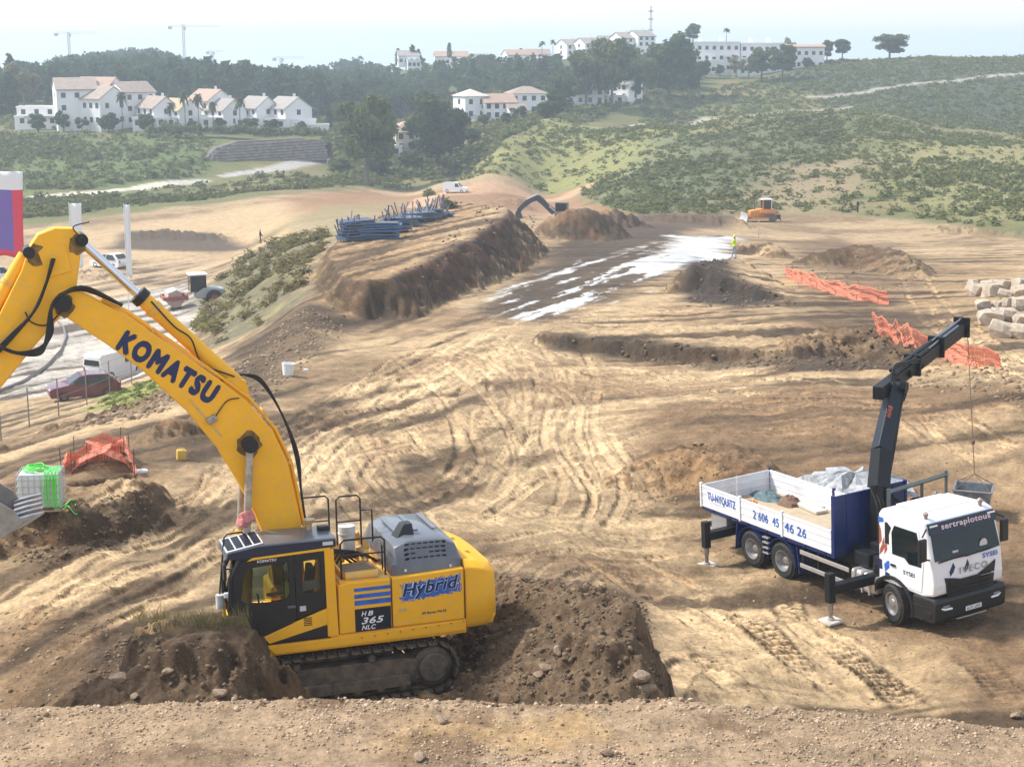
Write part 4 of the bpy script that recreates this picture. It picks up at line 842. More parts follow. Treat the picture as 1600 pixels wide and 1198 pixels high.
# hoses and pipes over boom and arm
for k in range(3): hose(EX, [(4.72 + .02 * k, .36 + .03 * k, 8.86), (4.90, .38, 8.40), (5.14, .38 + .03 * k, 7.92), (5.5 + .04 * k, .38, 7.5), (5.9 + .06 * k, .36, 7.1)], .028)
for k in range(3): hose(EX, [(3.55, .22 + .05 * k, 7.92), (4.2, .3 + .05 * k, 8.24 + .03 * k), (4.62, .42, 8.20), (4.84, .46, 7.95), (4.86 + .05 * k, .46, 7.5 - .05 * k), (5.1, .45, 7.22 - .05 * k), (5.5, .42, 7.16), (5.85, .38, 7.32)], .034)
hose(EX, [(4.5, .32, 8.05), (4.9, .34, 7.65), (5.2, .34, 7.7), (5.3, .34, 7.9)], .015)
for k, y in enumerate((.22, .14, -.14, -.22)):
    m = MB(); up = .05; pts = [(3.9, y, 8.02), (3.44, y, 7.76), (2.52, y, 7.03), (1.82, y, 6.46), (1.24, y, 5.97), (.76, y, 5.32), (.48, y, 4.64), (.37, y, 3.98), (.27, y, 3.3)]; m.tube(pts, .03, 8); m.obj('boom_pipe', YELD if k % 2 else YEL, bo, smooth=True, auto=60)
for (x, z) in ((3.0, 7.38), (2.1, 6.66), (.95, 5.6), (.5, 4.6)): m = MB(); m.box((x, 0, z + .03), (.06, .56, .09), (0, .68, 0)); m.obj('pipe_clamp', YELD, bo)
for k in range(3): hose(EX, [(1.35 + .03 * k, .2 + .03 * k, 6.45), (1.0, .24, 6.25 + .04 * k), (.62, .25, 5.6), (.40 - .03 * k, .25, 4.8), (.30, .22, 4.0), (.22, .2, 3.2)], .022)
hose(EX, [(3.0, .17, 7.95), (2.6, .19, 7.45), (2.3, .20, 7.2), (2.1, .20, 6.7), (1.5, .19, 6.4)], .016); hose(EX, [(4.2, .32, 9.2), (4.35, .36, 9.42), (4.05, .3, 9.5)], .012)
GREASE = mat('grease_stain', (.20, .11, .02), .6, var=.5, vscale=9)
for par_, y_, c_, r_ in ((bo, .3008, (1.30, 5.08), .24), (bo, .3008, (4.60, 7.98), .20), (ar, .2608, (4.30, 9.08), .17), (ar, .2608, (5.05, 8.93), .18)):
    rq = random.Random(int(c_[0] * 100)); side([(c_[0] + r_ * rq.uniform(.75, 1.15) * cos(a), c_[1] + r_ * rq.uniform(.8, 1.3) * sin(a)) for a in np.linspace(0, 2 * pi, 18)[:-1]], y_, y_ + .0012, 'grease_stain', GREASE, par_, 0)
for k_ in range(9): m = MB(); x_ = -.55 - .26 * k_; m.cyl((x_, 1.455, 1.27 + .011 * k_), (x_, 1.462, 1.27 + .011 * k_), .014, 6); m.obj('bolt_head', BLK, EX)
# lettering and decals
lettering('KOMATSU', bo, NAVY, (3.70, .302, 7.12), (2.02 - 3.60, 0, 5.86 - 6.98), (-1.12, 0, 1.58), width=2.05, height=.37, bold=.075, space=1.0)
side([(-.43, 1.40), (-1.15, 1.40), (-1.15, 1.86), (-.43, 1.86)], 1.451, 1.454, 'model_panel', mat('decal_navy', (.006, .012, .03), .35), b1, 0)
for k in range(3): side([(-.43, 1.93 + .14 * k), (-1.16, 1.93 + .14 * k), (-1.16, 2.03 + .125 * k), (-.43, 2.03 + .125 * k)], 1.451, 1.454, 'stripe', LBLUE, b1, 0)
for tx, z, w, xo in (('H', 1.71, .10, -.56), ('B', 1.71, .10, -.69), ('365', 1.55, .44, -.56), ('NLC', 1.43, .28, -.56)): lettering(tx, b1, WHITE, (xo, 1.455, z), (-1, 0, 0), (0, 0, 1), width=w, height=.125 if tx == '365' else .09, bold=.025, shear=.25)
m = MB(); rs = random.Random(3)
for a in range(64):
    for b in range(20):
        u = -1.33 - a * .02; z = 1.86 + b * .021 + (a * .0016); edge = min(b, 19 - b, a * .6, (63 - a) * .6)
        if edge < 3.2 and rs.random() > edge / 3.2 + .12: continue
        m.add([(u, 1.4535, z), (u - .0195, 1.4535, z), (u - .0195, 1.4535, z + .0205), (u, 1.4535, z + .0205)], [(0, 1, 2, 3)])
m.obj('decal_field', LBLUE, b2)
lettering('Hybrid', b2, mat('pale_blue_lettering', (.55, .68, .85), .45), (-1.40, 1.456, 1.925), (-1, 0, .07), (0, 0, 1), width=1.13, height=.33, bold=.06, shear=.25)
lettering('Hybrid', b2, NAVY, (-1.40, 1.461, 1.925), (-1, 0, .07), (0, 0, 1), width=1.13, height=.33, bold=.025, shear=.25)
lettering('SM Bomac PALSA', b2, NAVY, (-1.78, 1.455, 1.60), (-1, 0, .02), (0, 0, 1), width=.50, height=.05, bold=.02)
lettering('KOMATSU', door, WHITE, (1.42, 1.452, 2.995), (-1, 0, .02), (0, 0, 1), width=.36, height=.05, bold=.02)
for x in (-1.178, -2.665): m = MB(); m.box((x, 1.4525, 1.92), (.012, .006, 1.0)); m.obj('panel_gap', BLK, EX)
# ------------------------------------------------------------------ the lorry with the loader crane
TR = empty('crane_lorry', (10.719, 39.114, -14.323), (.049, -.029, -1.068), label='white and blue flatbed lorry with a black loader crane, standing on its outriggers', cat='lorry')
TRM = Matrix.Translation(TR.location) @ Euler(TR.rotation_euler).to_matrix().to_4x4(); TRI = TRM.inverted()
def TL(px, py, d): return TRI @ W(px, py, d)
TWH = mat('lorry_white', (.80, .80, .82), .35, var=.03, dirt=(.42, .36, .28), dscale=1.5, damt=.35, dlo=.55, dhi=.8, coat=.3)
BOARD = mat('board_white', (.76, .77, .80), .45, var=.05, vscale=3, dirt=(.40, .34, .27), dscale=2.2, damt=.5, dlo=.5, dhi=.75)
TBL = mat('lorry_blue', (.004, .019, .115), .4, var=.1, dirt=(.2, .18, .16), dscale=2, damt=.25, dlo=.55, dhi=.8)
CRN = mat('crane_black', (.008, .010, .013), .5, var=.15, dirt=(.06, .05, .04), dscale=2, damt=.35, dlo=.55, dhi=.8, spec=.3)
ALU = mat('aluminium', (.68, .68, .68), .35, metal=.7, var=.1, dirt=(.3, .25, .2), dscale=3, damt=.5)
RIM = mat('wheel_rim', (.36, .365, .37), .4, metal=.6, var=.1, dirt=(.25, .2, .15), dscale=4, damt=.7)
def wheel(x, y, out, steer=0, dual=False, R=.52, w=.31, parent=TR, rimm=None, rot=None, name='wheel'):
    root = empty(name, (x, y, R), (0, 0, steer)); root.parent = parent; s = 1 if out > 0 else -1
    m = MB(); prof = [(R * .58, -w / 2), (R * .86, -w / 2 - .01), (R * .97, -w / 2 + .03), (R, -w / 2 + .07), (R, w / 2 - .07), (R * .97, w / 2 - .03), (R * .86, w / 2 + .01), (R * .58, w / 2), (R * .58, -w / 2)]
    m.lathe(prof, n=36, axis='Y', cap=False); 
    if dual: m.lathe([(r, h - s * (w + .05)) for r, h in prof], n=30, axis='Y', cap=False)
    ty = m.obj('tyre', RUBB, root, auto=30)
    if R > .4:
        tr = MB()
        for k in range(40):
            a = 2 * pi * k / 40
            for q in (-1, 1): tr.box((R * sin(a), q * w * .24, R * cos(a)), (.045, w * .36, .03), Matrix.Rotation(a, 4, 'Y') @ Matrix.Rotation(q * .3, 4, 'Z'))
        tr.obj('tread', RUBB, ty)['kind'] = 'stuff'
    m = MB(); e = s * w / 2
    m.lathe([(R * .60, e * .9), (R * .585, e), (R * .54, e * .96), (R * .50, e * (.2 if dual else .6)), (R * .38, e * (-.35 if dual else .72)), (R * .24, e * (-.35 if dual else .78)), (R * .21, e * (.9 if not dual else .25)), (R * .12, e * (.98 if not dual else .4)), (.01, e * (1. if not dual else .4))][::s], n=28, axis='Y', cap=False)
    rm = m.obj('rim', rimm or RIM, root, auto=35)
    if R > .4:
        for k in range(10): a = 2 * pi * k / 10; b = MB(); b.cyl((R * .29 * cos(a), e * (-.36 if dual else .72), R * .29 * sin(a)), (R * .29 * cos(a), e * (-.2 if dual else .82), R * .29 * sin(a)), .018, 6); b.obj('wheel_nut', RIM, rm)
    return root
WB, TD = 4.42, 1.38
wheel(0, -1.04, -1, steer=-.20); wheel(0, 1.04, 1, steer=-.20)
for x in (-WB, -WB - TD): wheel(x, -1.07, -1, dual=True); wheel(x, 1.07, 1, dual=True)
m = MB(); 
for y in (-.42, .42): m.box((-3.4, y, .92), (8.6, .10, .26))
for x in (.8, -1.2, -3.2, -5.2, -7.4): m.box((x, 0, .92), (.10, .8, .18))
m.obj('chassis', BLK, TR)
for x in (0, -WB, -WB - TD): m = MB(); m.cyl((x, -.95, .52), (x, .95, .52), .09, 10); m.lathe([(.1, -.2), (.2, -.1), (.2, .1), (.1, .2)], (x, 0, .5), 'Y', 12); m.obj('axle', BLK, TR)
# flat bed
m = MB(); m.box((-5.16, 0, 1.22), (5.94, 2.50, .12)); m.obj('bed_frame', TBL, TR, bevel=.01)
PLANK = mat('bed_planks', (.42, .33, .22), .8, var=.2, vscale=4, dirt=(.46, .37, .25), dscale=1.2, damt=.8)
for k in range(12): m = MB(); m.box((-5.16, -1.12 + .2036 * k, 1.30), (5.84, .196, .035)); m.obj('plank', PLANK, TR)
def board(x0, x1, y, name='sideboard', z0=1.27, z1=1.93):
    m = MB(); out = -1 if y < 0 else 1; L = x1 - x0; h = z1 - z0
    m.box(((x0 + x1) / 2, y, (z0 + z1) / 2), (L, .03, h))
    for q in (.06, .36, .66, .94): m.box(((x0 + x1) / 2, y, z0 + h * q), (L, .046, .055))
    return m.obj(name, BOARD, TR, bevel=.006)
def board_y(x, y0, y1): 
    m = MB(); m.box((x, (y0 + y1) / 2, 1.60), (.03, y1 - y0, .66))
    for q in (.06, .36, .66, .94): m.box((x, (y0 + y1) / 2, 1.27 + .66 * q), (.046, y1 - y0, .055))
    return m.obj('tailboard', BOARD, TR, bevel=.006)
R3 = [board(-8.12, -6.28, -1.255), board(-6.20, -4.36, -1.255), board(-4.28, -2.26, -1.255)]; board(-8.12, -5.22, 1.255); board(-5.1, -2.26, 1.255); board_y(-8.12, -1.23, 0); board_y(-8.12, .02, 1.23)
for x, y in ((-6.24, -1.265), (-4.32, -1.265), (-5.16, 1.265), (-8.13, 1.265), (-8.13, -1.265)): m = MB(); m.box((x, y, 1.62), (.075, .075, .74)); m.obj('stake_post', TBL if y > 0 else BOARD, TR, bevel=.008)
for k in range(7): m = MB(); m.box((-7.7 + .84 * k, -1.275, 1.235), (.34, .02, .05)); m.obj('rope_rail', TBL, TR)
m = MB(); m.box((-2.20, 0, 2.03), (.06, 2.52, 1.64)); hb = m.obj('headboard', TBL, TR, bevel=.015)
for y in (-1.24, 1.24): m = MB(); m.box((-2.19, y, 2.03), (.10, .06, 1.70)); m.obj('headboard_post', TBL, hb)
for y in (-.8, -.3, .3, .8): m = MB(); m.box((-2.165, y, 2.03), (.02, .03, 1.6)); m.obj('headboard_rib', TBL, hb)
lettering('TU-NYQUITZ', R3[0], LBLUE, (-7.80, -1.2785, 1.50), (1, 0, 0), (0, 0, 1), width=1.35, height=.27, bold=.03)
lettering('2 606  45', R3[1], LBLUE, (-5.62, -1.2785, 1.48), (1, 0, 0), (0, 0, 1), width=1.16, height=.25, bold=.02)
lettering('46 26', R3[2], LBLUE, (-4.20, -1.2785, 1.46), (1, 0, 0), (0, 0, 1), width=.92, height=.25, bold=.02)
# mudguards, side rails, lockers, tank, lamps
for xc in (-WB, -WB - TD):
    m = MB(); ring = [(xc + .62 * cos(a), .56 + .60 * sin(a)) for a in np.linspace(-.15, pi + .15, 15)]; inner = [(xc + .60 * cos(a), .56 + .58 * sin(a)) for a in np.linspace(pi + .15, -.15, 15)]
    m.prism(ring + inner, -1.25, -.68, XZ); m.prism(ring + inner, .68, 1.25, XZ); m.obj('mudguard', TBL, TR)
for x in (-WB + .70, -WB - TD - .72): m = MB(); m.box((x, -1.0, .72), (.035, .46, .78), (0, -.12 if x > -5 else .12, 0)); m.obj('mud_flap', TBL, TR)
for k in range(4): m = MB(); m.box((-5.11, -1.22, .58 + .15 * k), (.26, .10, .035)); m.obj('step_rung', ALU, TR)
for z in (.60, .98): m = MB(); m.box((-2.65, -1.20, z), (2.0, .03, .12)); m.obj('side_guard', ALU, TR, bevel=.008)
for x in (-2.9, -3.55): m = MB(); m.box((x, -1.17, .85), (.05, .05, .75)); m.obj('guard_bracket', BLK, TR)
m = MB(); m.box((-7.35, -.95, .93), (.75, .55, .55)); m.obj('tool_locker', mat('locker_grey', (.28, .29, .30), .5, var=.1, dirt=EARTH, damt=.4), TR, bevel=.02)
m = MB(); m.box((-7.9, 0, .75), (.12, 2.3, .14)); m.obj('rear_bumper', BLK, TR)
for k in range(2): m = MB(); m.cyl((-7.95, -.95 + .16 * k, 1.05), (-7.88, -.95 + .16 * k, 1.05), .06, 12); m.obj('tail_lamp', BLK, TR)
m = MB(); m.prism([(.0, .0), (.0, .0)][:0] or [(-1.58, .55), (-.62, .55), (-.62, 1.08), (-1.58, 1.08)], -1.22, -.55, XZ); tk = m.obj('fuel_tank', ALU, TR, bevel=.09, seg=3)
for x in (-1.38, -1.1, -.82): m = MB(); m.box((x, -1.0, .815), (.05, .50, .57)); m.obj('tank_strap', ALU, tk)
m = MB(); m.box((-1.35, -.8, 1.32), (.55, .45, .36), bev=.04); m.box((-1.2, -.4, 1.55), (.5, .5, .3), bev=.04); m.obj('valve_unit', CRN, TR)
m = MB(); m.box((-.85, -.7, 1.25), (.3, .5, .5), bev=.04); m.cyl((-.8, -1.0, 1.0), (-.8, -1.0, 1.35), .09, 12); m.obj('air_tank', BLK, TR)
# cab
prof = [(-.56, 1.02), (-.56, 2.78), (-.44, 2.93), (.80, 2.98), (1.10, 2.90), (1.22, 2.60), (1.40, 1.95), (1.47, 1.35), (1.44, 1.08), (1.05, .98)]
m = MB(); m.prism(prof, -1.15, 1.15, XZ); cb = m.obj('cab', TWH, TR, bevel=.07, seg=3)
for f in cb.data.polygons: f.use_smooth = False
# roof well and ridge
m = MB(); m.box((.15, 0, 2.985), (.95, 1.5, .03), bev=.012); m.obj('roof_panel', TWH, cb)
def front_panel(poly, off, name, mt, parent, t=.012):
    """polygon (y, z) laid on the cab's raked nose"""
    def fx(z): return np.interp(z, [1.08, 1.35, 1.95, 2.60, 2.90], [1.44, 1.47, 1.40, 1.22, 1.10])
    n = len(poly); v = [(fx(z) + off, y, z) for y, z in poly] + [(fx(z) + off + t, y, z) for y, z in poly]
    m = MB(); m.add(v, [tuple(reversed(range(n))), tuple(range(n, 2 * n))] + [(i, (i + 1) % n, n + (i + 1) % n, n + i) for i in range(n)]); return m.obj(name, mt, parent)
WSG = mat('windscreen_glass', (.006, .013, .015), .06, var=.4, vscale=2.5, spec=.4)
ws = front_panel([(-1.08, 1.97), (-.6, 1.93), (.0, 1.92), (.6, 1.93), (1.08, 1.97), (1.05, 2.60), (-1.05, 2.60)], .004, 'windscreen', WSG, cb)
vis = front_panel([(-1.10, 2.605), (1.10, 2.605), (1.08, 2.86), (-1.08, 2.86)], .01, 'sun_visor', mat('visor_navy', (.01, .015, .035), .35), cb, .05)
lettering('sertraplotous', vis, mat('pink_white_lettering', (.75, .58, .58), .5), (1.275, -.72, 2.655), (0, 1, 0), (-.28, 0, 1), width=1.62, height=.18, bold=.03)
for y in (-.93, .98): m = MB(); m.box((1.19, y, 2.80), (.03, .26, .045), (0, -.35, 0)); m.obj('marker_lamp', WHITE, vis)
m = MB(); m.lathe([(.01, 0), (.12, .01), (.13, .02)], (1.36, .55, 2.12), 'X', 18); m.obj('dash_helmet', PALEG, cb)
m = MB(); m.box((1.37, -.38, 2.06), (.02, .18, .12)); m.obj('dash_paper', PALEG, cb)
for y in (-.55, .35): m = MB(); m.box((1.42, y, 1.95), (.025, .85, .03), (.05, 0, 0)); m.obj('wiper', BLK, cb)
gp = [(-.82, 1.52), (-.50, 1.46), (-.12, 1.36), (.12, 1.36), (.55, 1.52), (.88, 1.66), (.78, .98), (-.72, .98)]
gr_ = front_panel(gp, .012, 'grille', BLK, cb, .02)
for k in range(4): 
    z = 1.06 + .11 * k; m = MB(); m.box((1.50, 0, z), (.03, 1.40, .05), (0, .25, 0)); m.obj('grille_bar', BLK, gr_, bevel=.01)
lettering('IVECO', cb, mat('chrome_lettering', (.30, .31, .34), .3, metal=.7), (1.468, -.32, 1.53), (0, 1, 0), (-.1, 0, 1), width=.92, height=.16, bold=.012, space=1.25, ext=.012)
lettering('SYSEI', cb, LBLUE, (1.435, .48, 1.77), (0, 1, 0), (-.12, 0, 1), width=.48, height=.11, bold=.03, ext=.010)
for y0_, w_ in ((-.62, .18), (-.12, .14)): front_panel([(y0_, 1.52), (y0_ + w_ * .6, 1.60), (y0_ + w_, 1.72), (y0_ + w_ * .7, 1.84), (y0_ + w_ * .3, 1.74), (y0_ - .02, 1.64)], .004, 'hand_print', NAVY, cb, .004)
# bumper and lights
m = MB(); m.prism([(.62, .42), (1.40, .38), (1.52, .46), (1.54, .92), (1.47, 1.02), (.72, 1.0)], -1.18, 1.18, XZ); bp_ = m.obj('bumper', BLK, TR, bevel=.05)
LED = mat('headlamp_clear', (.85, .87, .9), .15)
for s in (-1, 1):
    m = MB(); m.tube([(1.40, s * 1.12, .86), (1.50, s * 1.02, .79), (1.545, s * .88, .74), (1.55, s * .66, .73)], .028, 6); hl = m.obj('headlamp', LED, bp_); m = MB(); m.box((1.545, s * .84, .81), (.02, .20, .05)); m.obj('headlamp_lens', mat('lens', (.25, .27, .3), .1), hl)
    m = MB(); m.box((1.30, s * 1.19, .60), (.2, .03, .12), bev=.02); m.obj('bumper_corner', BLK, bp_)
m = MB(); m.box((1.55, .06, .62), (.015, .52, .11)); pl = m.obj('number_plate', WHITE, bp_); lettering('6171 LMT', pl, NAVY, (1.558, -.16, .585), (0, 1, 0), (0, 0, 1), width=.44, height=.07, bold=.02, ext=.002)
m = MB(); m.box((1.50, .05, .40), (.03, 1.0, .03)); m.obj('bumper_strip', ALU, bp_)
for y in (-.5, .75): m = MB(); m.box((1.2, y, .33), (.2, .16, .16), bev=.03); m.obj('tow_housing', BLK, bp_)
# doors, side windows, arches, mirrors, steps
for s in (-1, 1):
    y = s * 1.152
    d = side([(-.12, 1.10), (1.02, 1.10), (1.10, 1.9), (.92, 2.66), (.0, 2.66), (-.14, 2.3)], min(y, y + s * .012), max(y, y + s * .012), 'door', TWH, TR, .01)
    side([(-.02, 1.84), (.42, 1.84), (.58, 1.72), (1.02, 1.74), (1.04, 1.98), (.86, 2.60), (.06, 2.60), (-.04, 2.4)], min(y + s * .013, y + s * .02), max(y + s * .013, y + s * .02), 'door_window', WSG, d, 0)
    side([(-.30, 2.05), (-.06, 2.05), (-.06, 2.50), (-.22, 2.62), (-.30, 2.6)], min(y, y + s * .006), max(y, y + s * .006), 'door_pillar', BLK, cb, 0)
    m = MB(); m.box((.02, y + s * .03, 1.55), (.18, .03, .06), bev=.01); m.obj('door_handle', BLK, d)
    ring = [(.76 * cos(a), .52 + .74 * sin(a)) for a in np.linspace(-.25, pi + .05, 15)]; inn = [(.66 * cos(a), .52 + .64 * sin(a)) for a in np.linspace(pi + .05, -.25, 15)]
    side(ring + inn, min(s * .72, s * 1.2), max(s * .72, s * 1.2), 'wheel_arch', BLK, TR, .02)
    m = MB(); m.box((1.27, s * 1.36, 2.28), (.10, .24, .58), bev=.04); mr = m.obj('mirror', BLK, TR); m = MB(); m.tube([(1.15, s * 1.12, 2.75), (1.27, s * 1.36, 2.62)], .022, 6); m.tube([(1.3, s * 1.12, 2.0), (1.27, s * 1.36, 2.05)], .022, 6); m.obj('mirror_arm', BLK, mr)
    for k in range(2): m = MB(); m.box((.92, s * 1.10, .42 + .32 * k), (.36, .18, .05), bev=.01); m.obj('cab_step', BLK, TR)
lettering('SYSEI', cb, NAVY, (.38, -1.168, 1.42), (1, 0, 0), (0, 0, 1), width=.40, height=.10, bold=.02)
yb = -1.1535
for pts, mt_, nm in (([(-.52, 1.95), (-.42, 2.1), (-.44, 2.35), (-.50, 2.5)], 'r', 'flame'), ([(-.42, 1.78), (-.30, 1.95), (-.34, 2.2), (-.40, 2.05)], 'r', 'flame'), ([(-.33, 1.75), (-.22, 1.9), (-.24, 2.15), (-.30, 2.0)], 'r', 'flame'), ([(-.50, 1.70), (-.40, 1.82), (-.42, 1.98), (-.49, 1.85)], 'r', 'flame'),
                      ([(-.54, 2.55), (-.34, 2.60), (-.36, 2.70), (-.54, 2.70)], 'b', 'blue_patch'), ([(-.30, 1.30), (-.12, 1.46), (-.10, 1.62), (-.22, 1.6), (-.34, 1.48)], 'b', 'blue_patch'), ([(-.54, 1.32), (-.40, 1.34), (-.42, 1.58), (-.54, 1.6)], 'n', 'blue_patch'), ([(-.30, 1.08), (-.13, 1.12), (-.14, 1.28), (-.30, 1.3)], 'n', 'blue_patch')):
    side(pts, yb - .003, yb, nm, {'r': mat('flame_brown', (.36, .10, .05), .4), 'b': LBLUE, 'n': NAVY}[mt_], cb, 0)
for y, h in ((-.95, .09), (.85, .12)): m = MB(); m.cyl((.95, y, 2.94), (.95, y, 3.02), .05, 10); m.lathe([(.07, 3.02), (.075, 3.02 + h * .6), (.03, 3.02 + h)], (.95, y, 0), 'Z', 12); m.obj('beacon', mat('beacon_grey', (.35, .27, .24), .3), cb, auto=40)
# crane: outriggers, slewing column, lower boom, telescopic jib, rope
def outrigger(x, y1, zb, y0, foot):
    m = MB(); m.box((x, (y0 + y1) / 2, zb), (.26, abs(y1 - y0), .24)); ob = m.obj('outrigger_beam', CRN, TR, bevel=.015); c = foot
    m = MB(); m.box((x, y1, zb + .05), (.20, .20, .78), bev=.02); m.obj('leg_housing', CRN, ob); m = MB(); m.cyl((x, y1, c.z + .05), (x, y1, zb), .055, 14); m.cyl((x, y1, zb - .55), (x, y1, zb - .3), .075, 12); m.obj('leg_ram', STEEL, ob, auto=40)
    m = MB(); m.box((x, y1, c.z + .04), (.50, .50, .05)); m.cyl((x, y1, c.z + .05), (x, y1, c.z + .12), .09, 12); m.obj('foot_plate', mat('foot_pale', (.52, .48, .43), .7, var=.15, dirt=EARTH, damt=.5), ob)
def foot_at(x, y): 
    wp = TRM @ Vector((x, y, 0)); wp.z = gz(wp.x, wp.y); return TRI @ wp
for s in (-1, 1): outrigger(-.78, s * 2.55, .98, s * .4, foot_at(-.78, s * 2.55)); outrigger(-6.85, s * 2.05, .80, s * .4, foot_at(-6.85, s * 2.05))
m = MB(); m.box((-1.75, 0, 1.2), (.62, 1.5, .55), bev=.05); m.obj('crane_base', CRN, TR)
CB = Vector((-1.86, .0, 1.3)); D0 = 44.2
pt = lambda px, py, d: TL(px, py, d)
c0 = CB; c1 = pt(1373, 752, 42.2); m = MB(); m.tube([CB, Vector((c1.x, c1.y, c1.z))], [.26, .22], 12); m.obj('slew_column', CRN, TR, auto=40)
def boxbeam(a, b, w0, h0, w1, h1, up, name, mt, parent=TR, bev=.02, ext=0):
    a = Vector(a); b = Vector(b); t = (b - a).normalized(); s_ = t.cross(up).normalized(); u = s_.cross(t); a = a - t * ext; secs = []
    for p, w, h in ((a, w0, h0), (b, w1, h1)): secs.append([p - s_ * w - u * h, p + s_ * w - u * h, p + s_ * w + u * h, p - s_ * w + u * h])
    m = MB(); m.loft(secs); return m.obj(name, mt, parent, bevel=bev)
upv = (TRI.to_3x3() @ Vector((0, 0, 1))); e_r = (TRI.to_3x3() @ Vector((1, .55, 0))).normalized()
b0 = pt(1373, 762, 42.2); b1 = pt(1377, 702, 42.4); b2 = pt(1398, 603, 43.3); j0 = pt(1373, 613, 42.8); j1 = pt(1511, 507, 49.0)
lo = boxbeam(b0, b1, .21, .23, .19, .2, e_r, 'lower_boom_foot', CRN); lb = boxbeam(b1, b2, .18, .21, .16, .18, e_r, 'lower_boom', mat('crane_blue_black', (.012, .018, .026), .5, var=.1, spec=.3), ext=.05)
dj = (j1 - j0).normalized(); sj = dj.cross(upv).normalized(); uj = sj.cross(dj)
jb = boxbeam(j0, j0 + dj * 2.9, .14, .18, .14, .18, upv, 'jib', CRN, ext=.1); ln = (j1 - j0).length
for k in range(3): boxbeam(j0 + dj * (2.6 + .45 * k), j0 + dj * (ln - .75 + .25 * k), .15 - .02 * k, .18 - .02 * k, .15 - .02 * k, .18 - .02 * k, upv, 'jib_extension', CRN, jb)
for k, (o, z) in enumerate(((.10, .27), (-.10, .27), (.0, .33))): 
    m = MB(); a = j0 + dj * (.9 + .3 * k) + sj * o + uj * z; m.cyl(a, a + dj * (ln * .36), .055, 10); m.obj('jib_ram', CRN, jb, auto=40); m = MB(); m.cyl(a + dj * (ln * .36), a + dj * (ln * .72), .032, 8); m.obj('jib_rod', mat('dark_rod', (.2, .21, .22), .25, metal=.8), jb, auto=40)
for f in (.35, .62, .93): p = j0 + dj * (ln * f) + uj * .05; m = MB(); m.box(p, (.1, .5, .62), Matrix(((dj.x, sj.x, uj.x, 0), (dj.y, sj.y, uj.y, 0), (dj.z, sj.z, uj.z, 0), (0, 0, 0, 1)))); m.obj('jib_collar', CRN, jb, bevel=.02)
p = b2 + Vector((0, 0, .0)); m = MB(); m.cyl(p - sj * .34, p + sj * .34, .15, 14); m.obj('knuckle_pin', CRN, jb, auto=40); m = MB(); m.box(p + dj * .35 - uj * .28, (.3, .36, .5), (0, .4, 0), .05); m.obj('knuckle_link', CRN, jb)
m = MB(); a = b1 + (b2 - b1) * .15 + e_r * .30; m.cyl(a, b2 + e_r * .32 - dj * -.1, .07, 12); m.obj('knuckle_ram', CRN, lb, auto=40)
for k in range(5): hose(TR, [b0 + e_r * (.2 + .03 * k), b1 + e_r * (.36 + .03 * k), b1.lerp(b2, .5) + e_r * (.34 + .02 * k), b2 + e_r * .4, b2 + dj * (.5 + .1 * k) - uj * .25], .018)
for k in range(4): hose(TR, [b2 - dj * .3 + uj * (.1 + .05 * k), b2 + uj * (.42 + .06 * k), b2 + dj * (.7 + .15 * k) + uj * .40, b2 + dj * (1.6 + .3 * k) + uj * .26 + sj * (.12 - .08 * k)], .022)
for k in range(3): m = MB(); m.box(j0 + dj * (1.1 + .9 * k) + sj * .17, (.16, .10, .16), (0, .4, 0), .02); m.obj('jib_valve', CRN, jb)
for k in range(6): hose(TR, [b0 + Vector((0, -.25 + .1 * k, 0)), b0 + Vector((.3, -.3 + .12 * k, -.5)), CB + Vector((.45, -.4 + .15 * k, .2)), CB + Vector((.3, -.3 + .1 * k, -.2))], .02)
nb = (TRI.to_3x3() @ (W(1385, 650, 44) * -1)).normalized()
q0 = b1.lerp(b2, .52) + nb * .30 - e_r * .05; tdir = (b2 - b1).normalized(); xdir = tdir.cross(nb).normalized()
sideN = (-e_r).cross(tdir).normalized()
# slogans on the boom
lf = b1.lerp(b2, .55)
fn = (lb.matrix_world.to_3x3() @ Vector((0, 0, 1)))
t_ = (b2 - b1).normalized(); s_ = t_.cross(e_r).normalized(); u_ = s_.cross(t_)
sgn = -1 if s_.dot(nb) < 0 else 1
face = b1.lerp(b2, .45) + s_ * sgn * .186
lettering('HIAB', lb, mat('crane_red', (.6, .12, .06), .5), face - u_ * .05, t_, t_.cross(s_ * sgn) * -1, width=.34, height=.13, bold=.03, ext=.006)
rope_t = j1 + dj * .05 - uj * .2; 
# rack over the cab's back
m = MB(); ra = pt(1388, 769, 42.0); rb_ = pt(1478, 741, 44.0); m.tube([ra, rb_], .07, 4); m.tube([rb_ + upv * .12, Vector((rb_.x + .05, rb_.y - .05, rb_.z - .75)), Vector((rb_.x + .1, rb_.y - .5, 2.3))], .06, 4); mid = ra.lerp(rb_, .57); m.tube([mid, Vector((mid.x, mid.y, 1.5))], .06, 4); m.tube([ra + upv * .1, Vector((ra.x, ra.y, 1.4))], .07, 4)
m.obj('boom_rest', mat('rest_green', (.10, .125, .125), .5, var=.15, dirt=(.25, .22, .18), damt=.4), TR, bevel=.006)
m = MB(); m.tube([Vector((ra.x + .1, ra.y + .1, ra.z - .1)), Vector((ra.x + .35, ra.y + .5, ra.z - .55))], .06, 4); m.lathe([(.1, -.08), (.28, -.08), (.28, .08), (.1, .08)], (ra.x + .25, ra.y + .8, ra.z - .5), 'Y', 16); m.obj('hose_reel', CRN, TR)

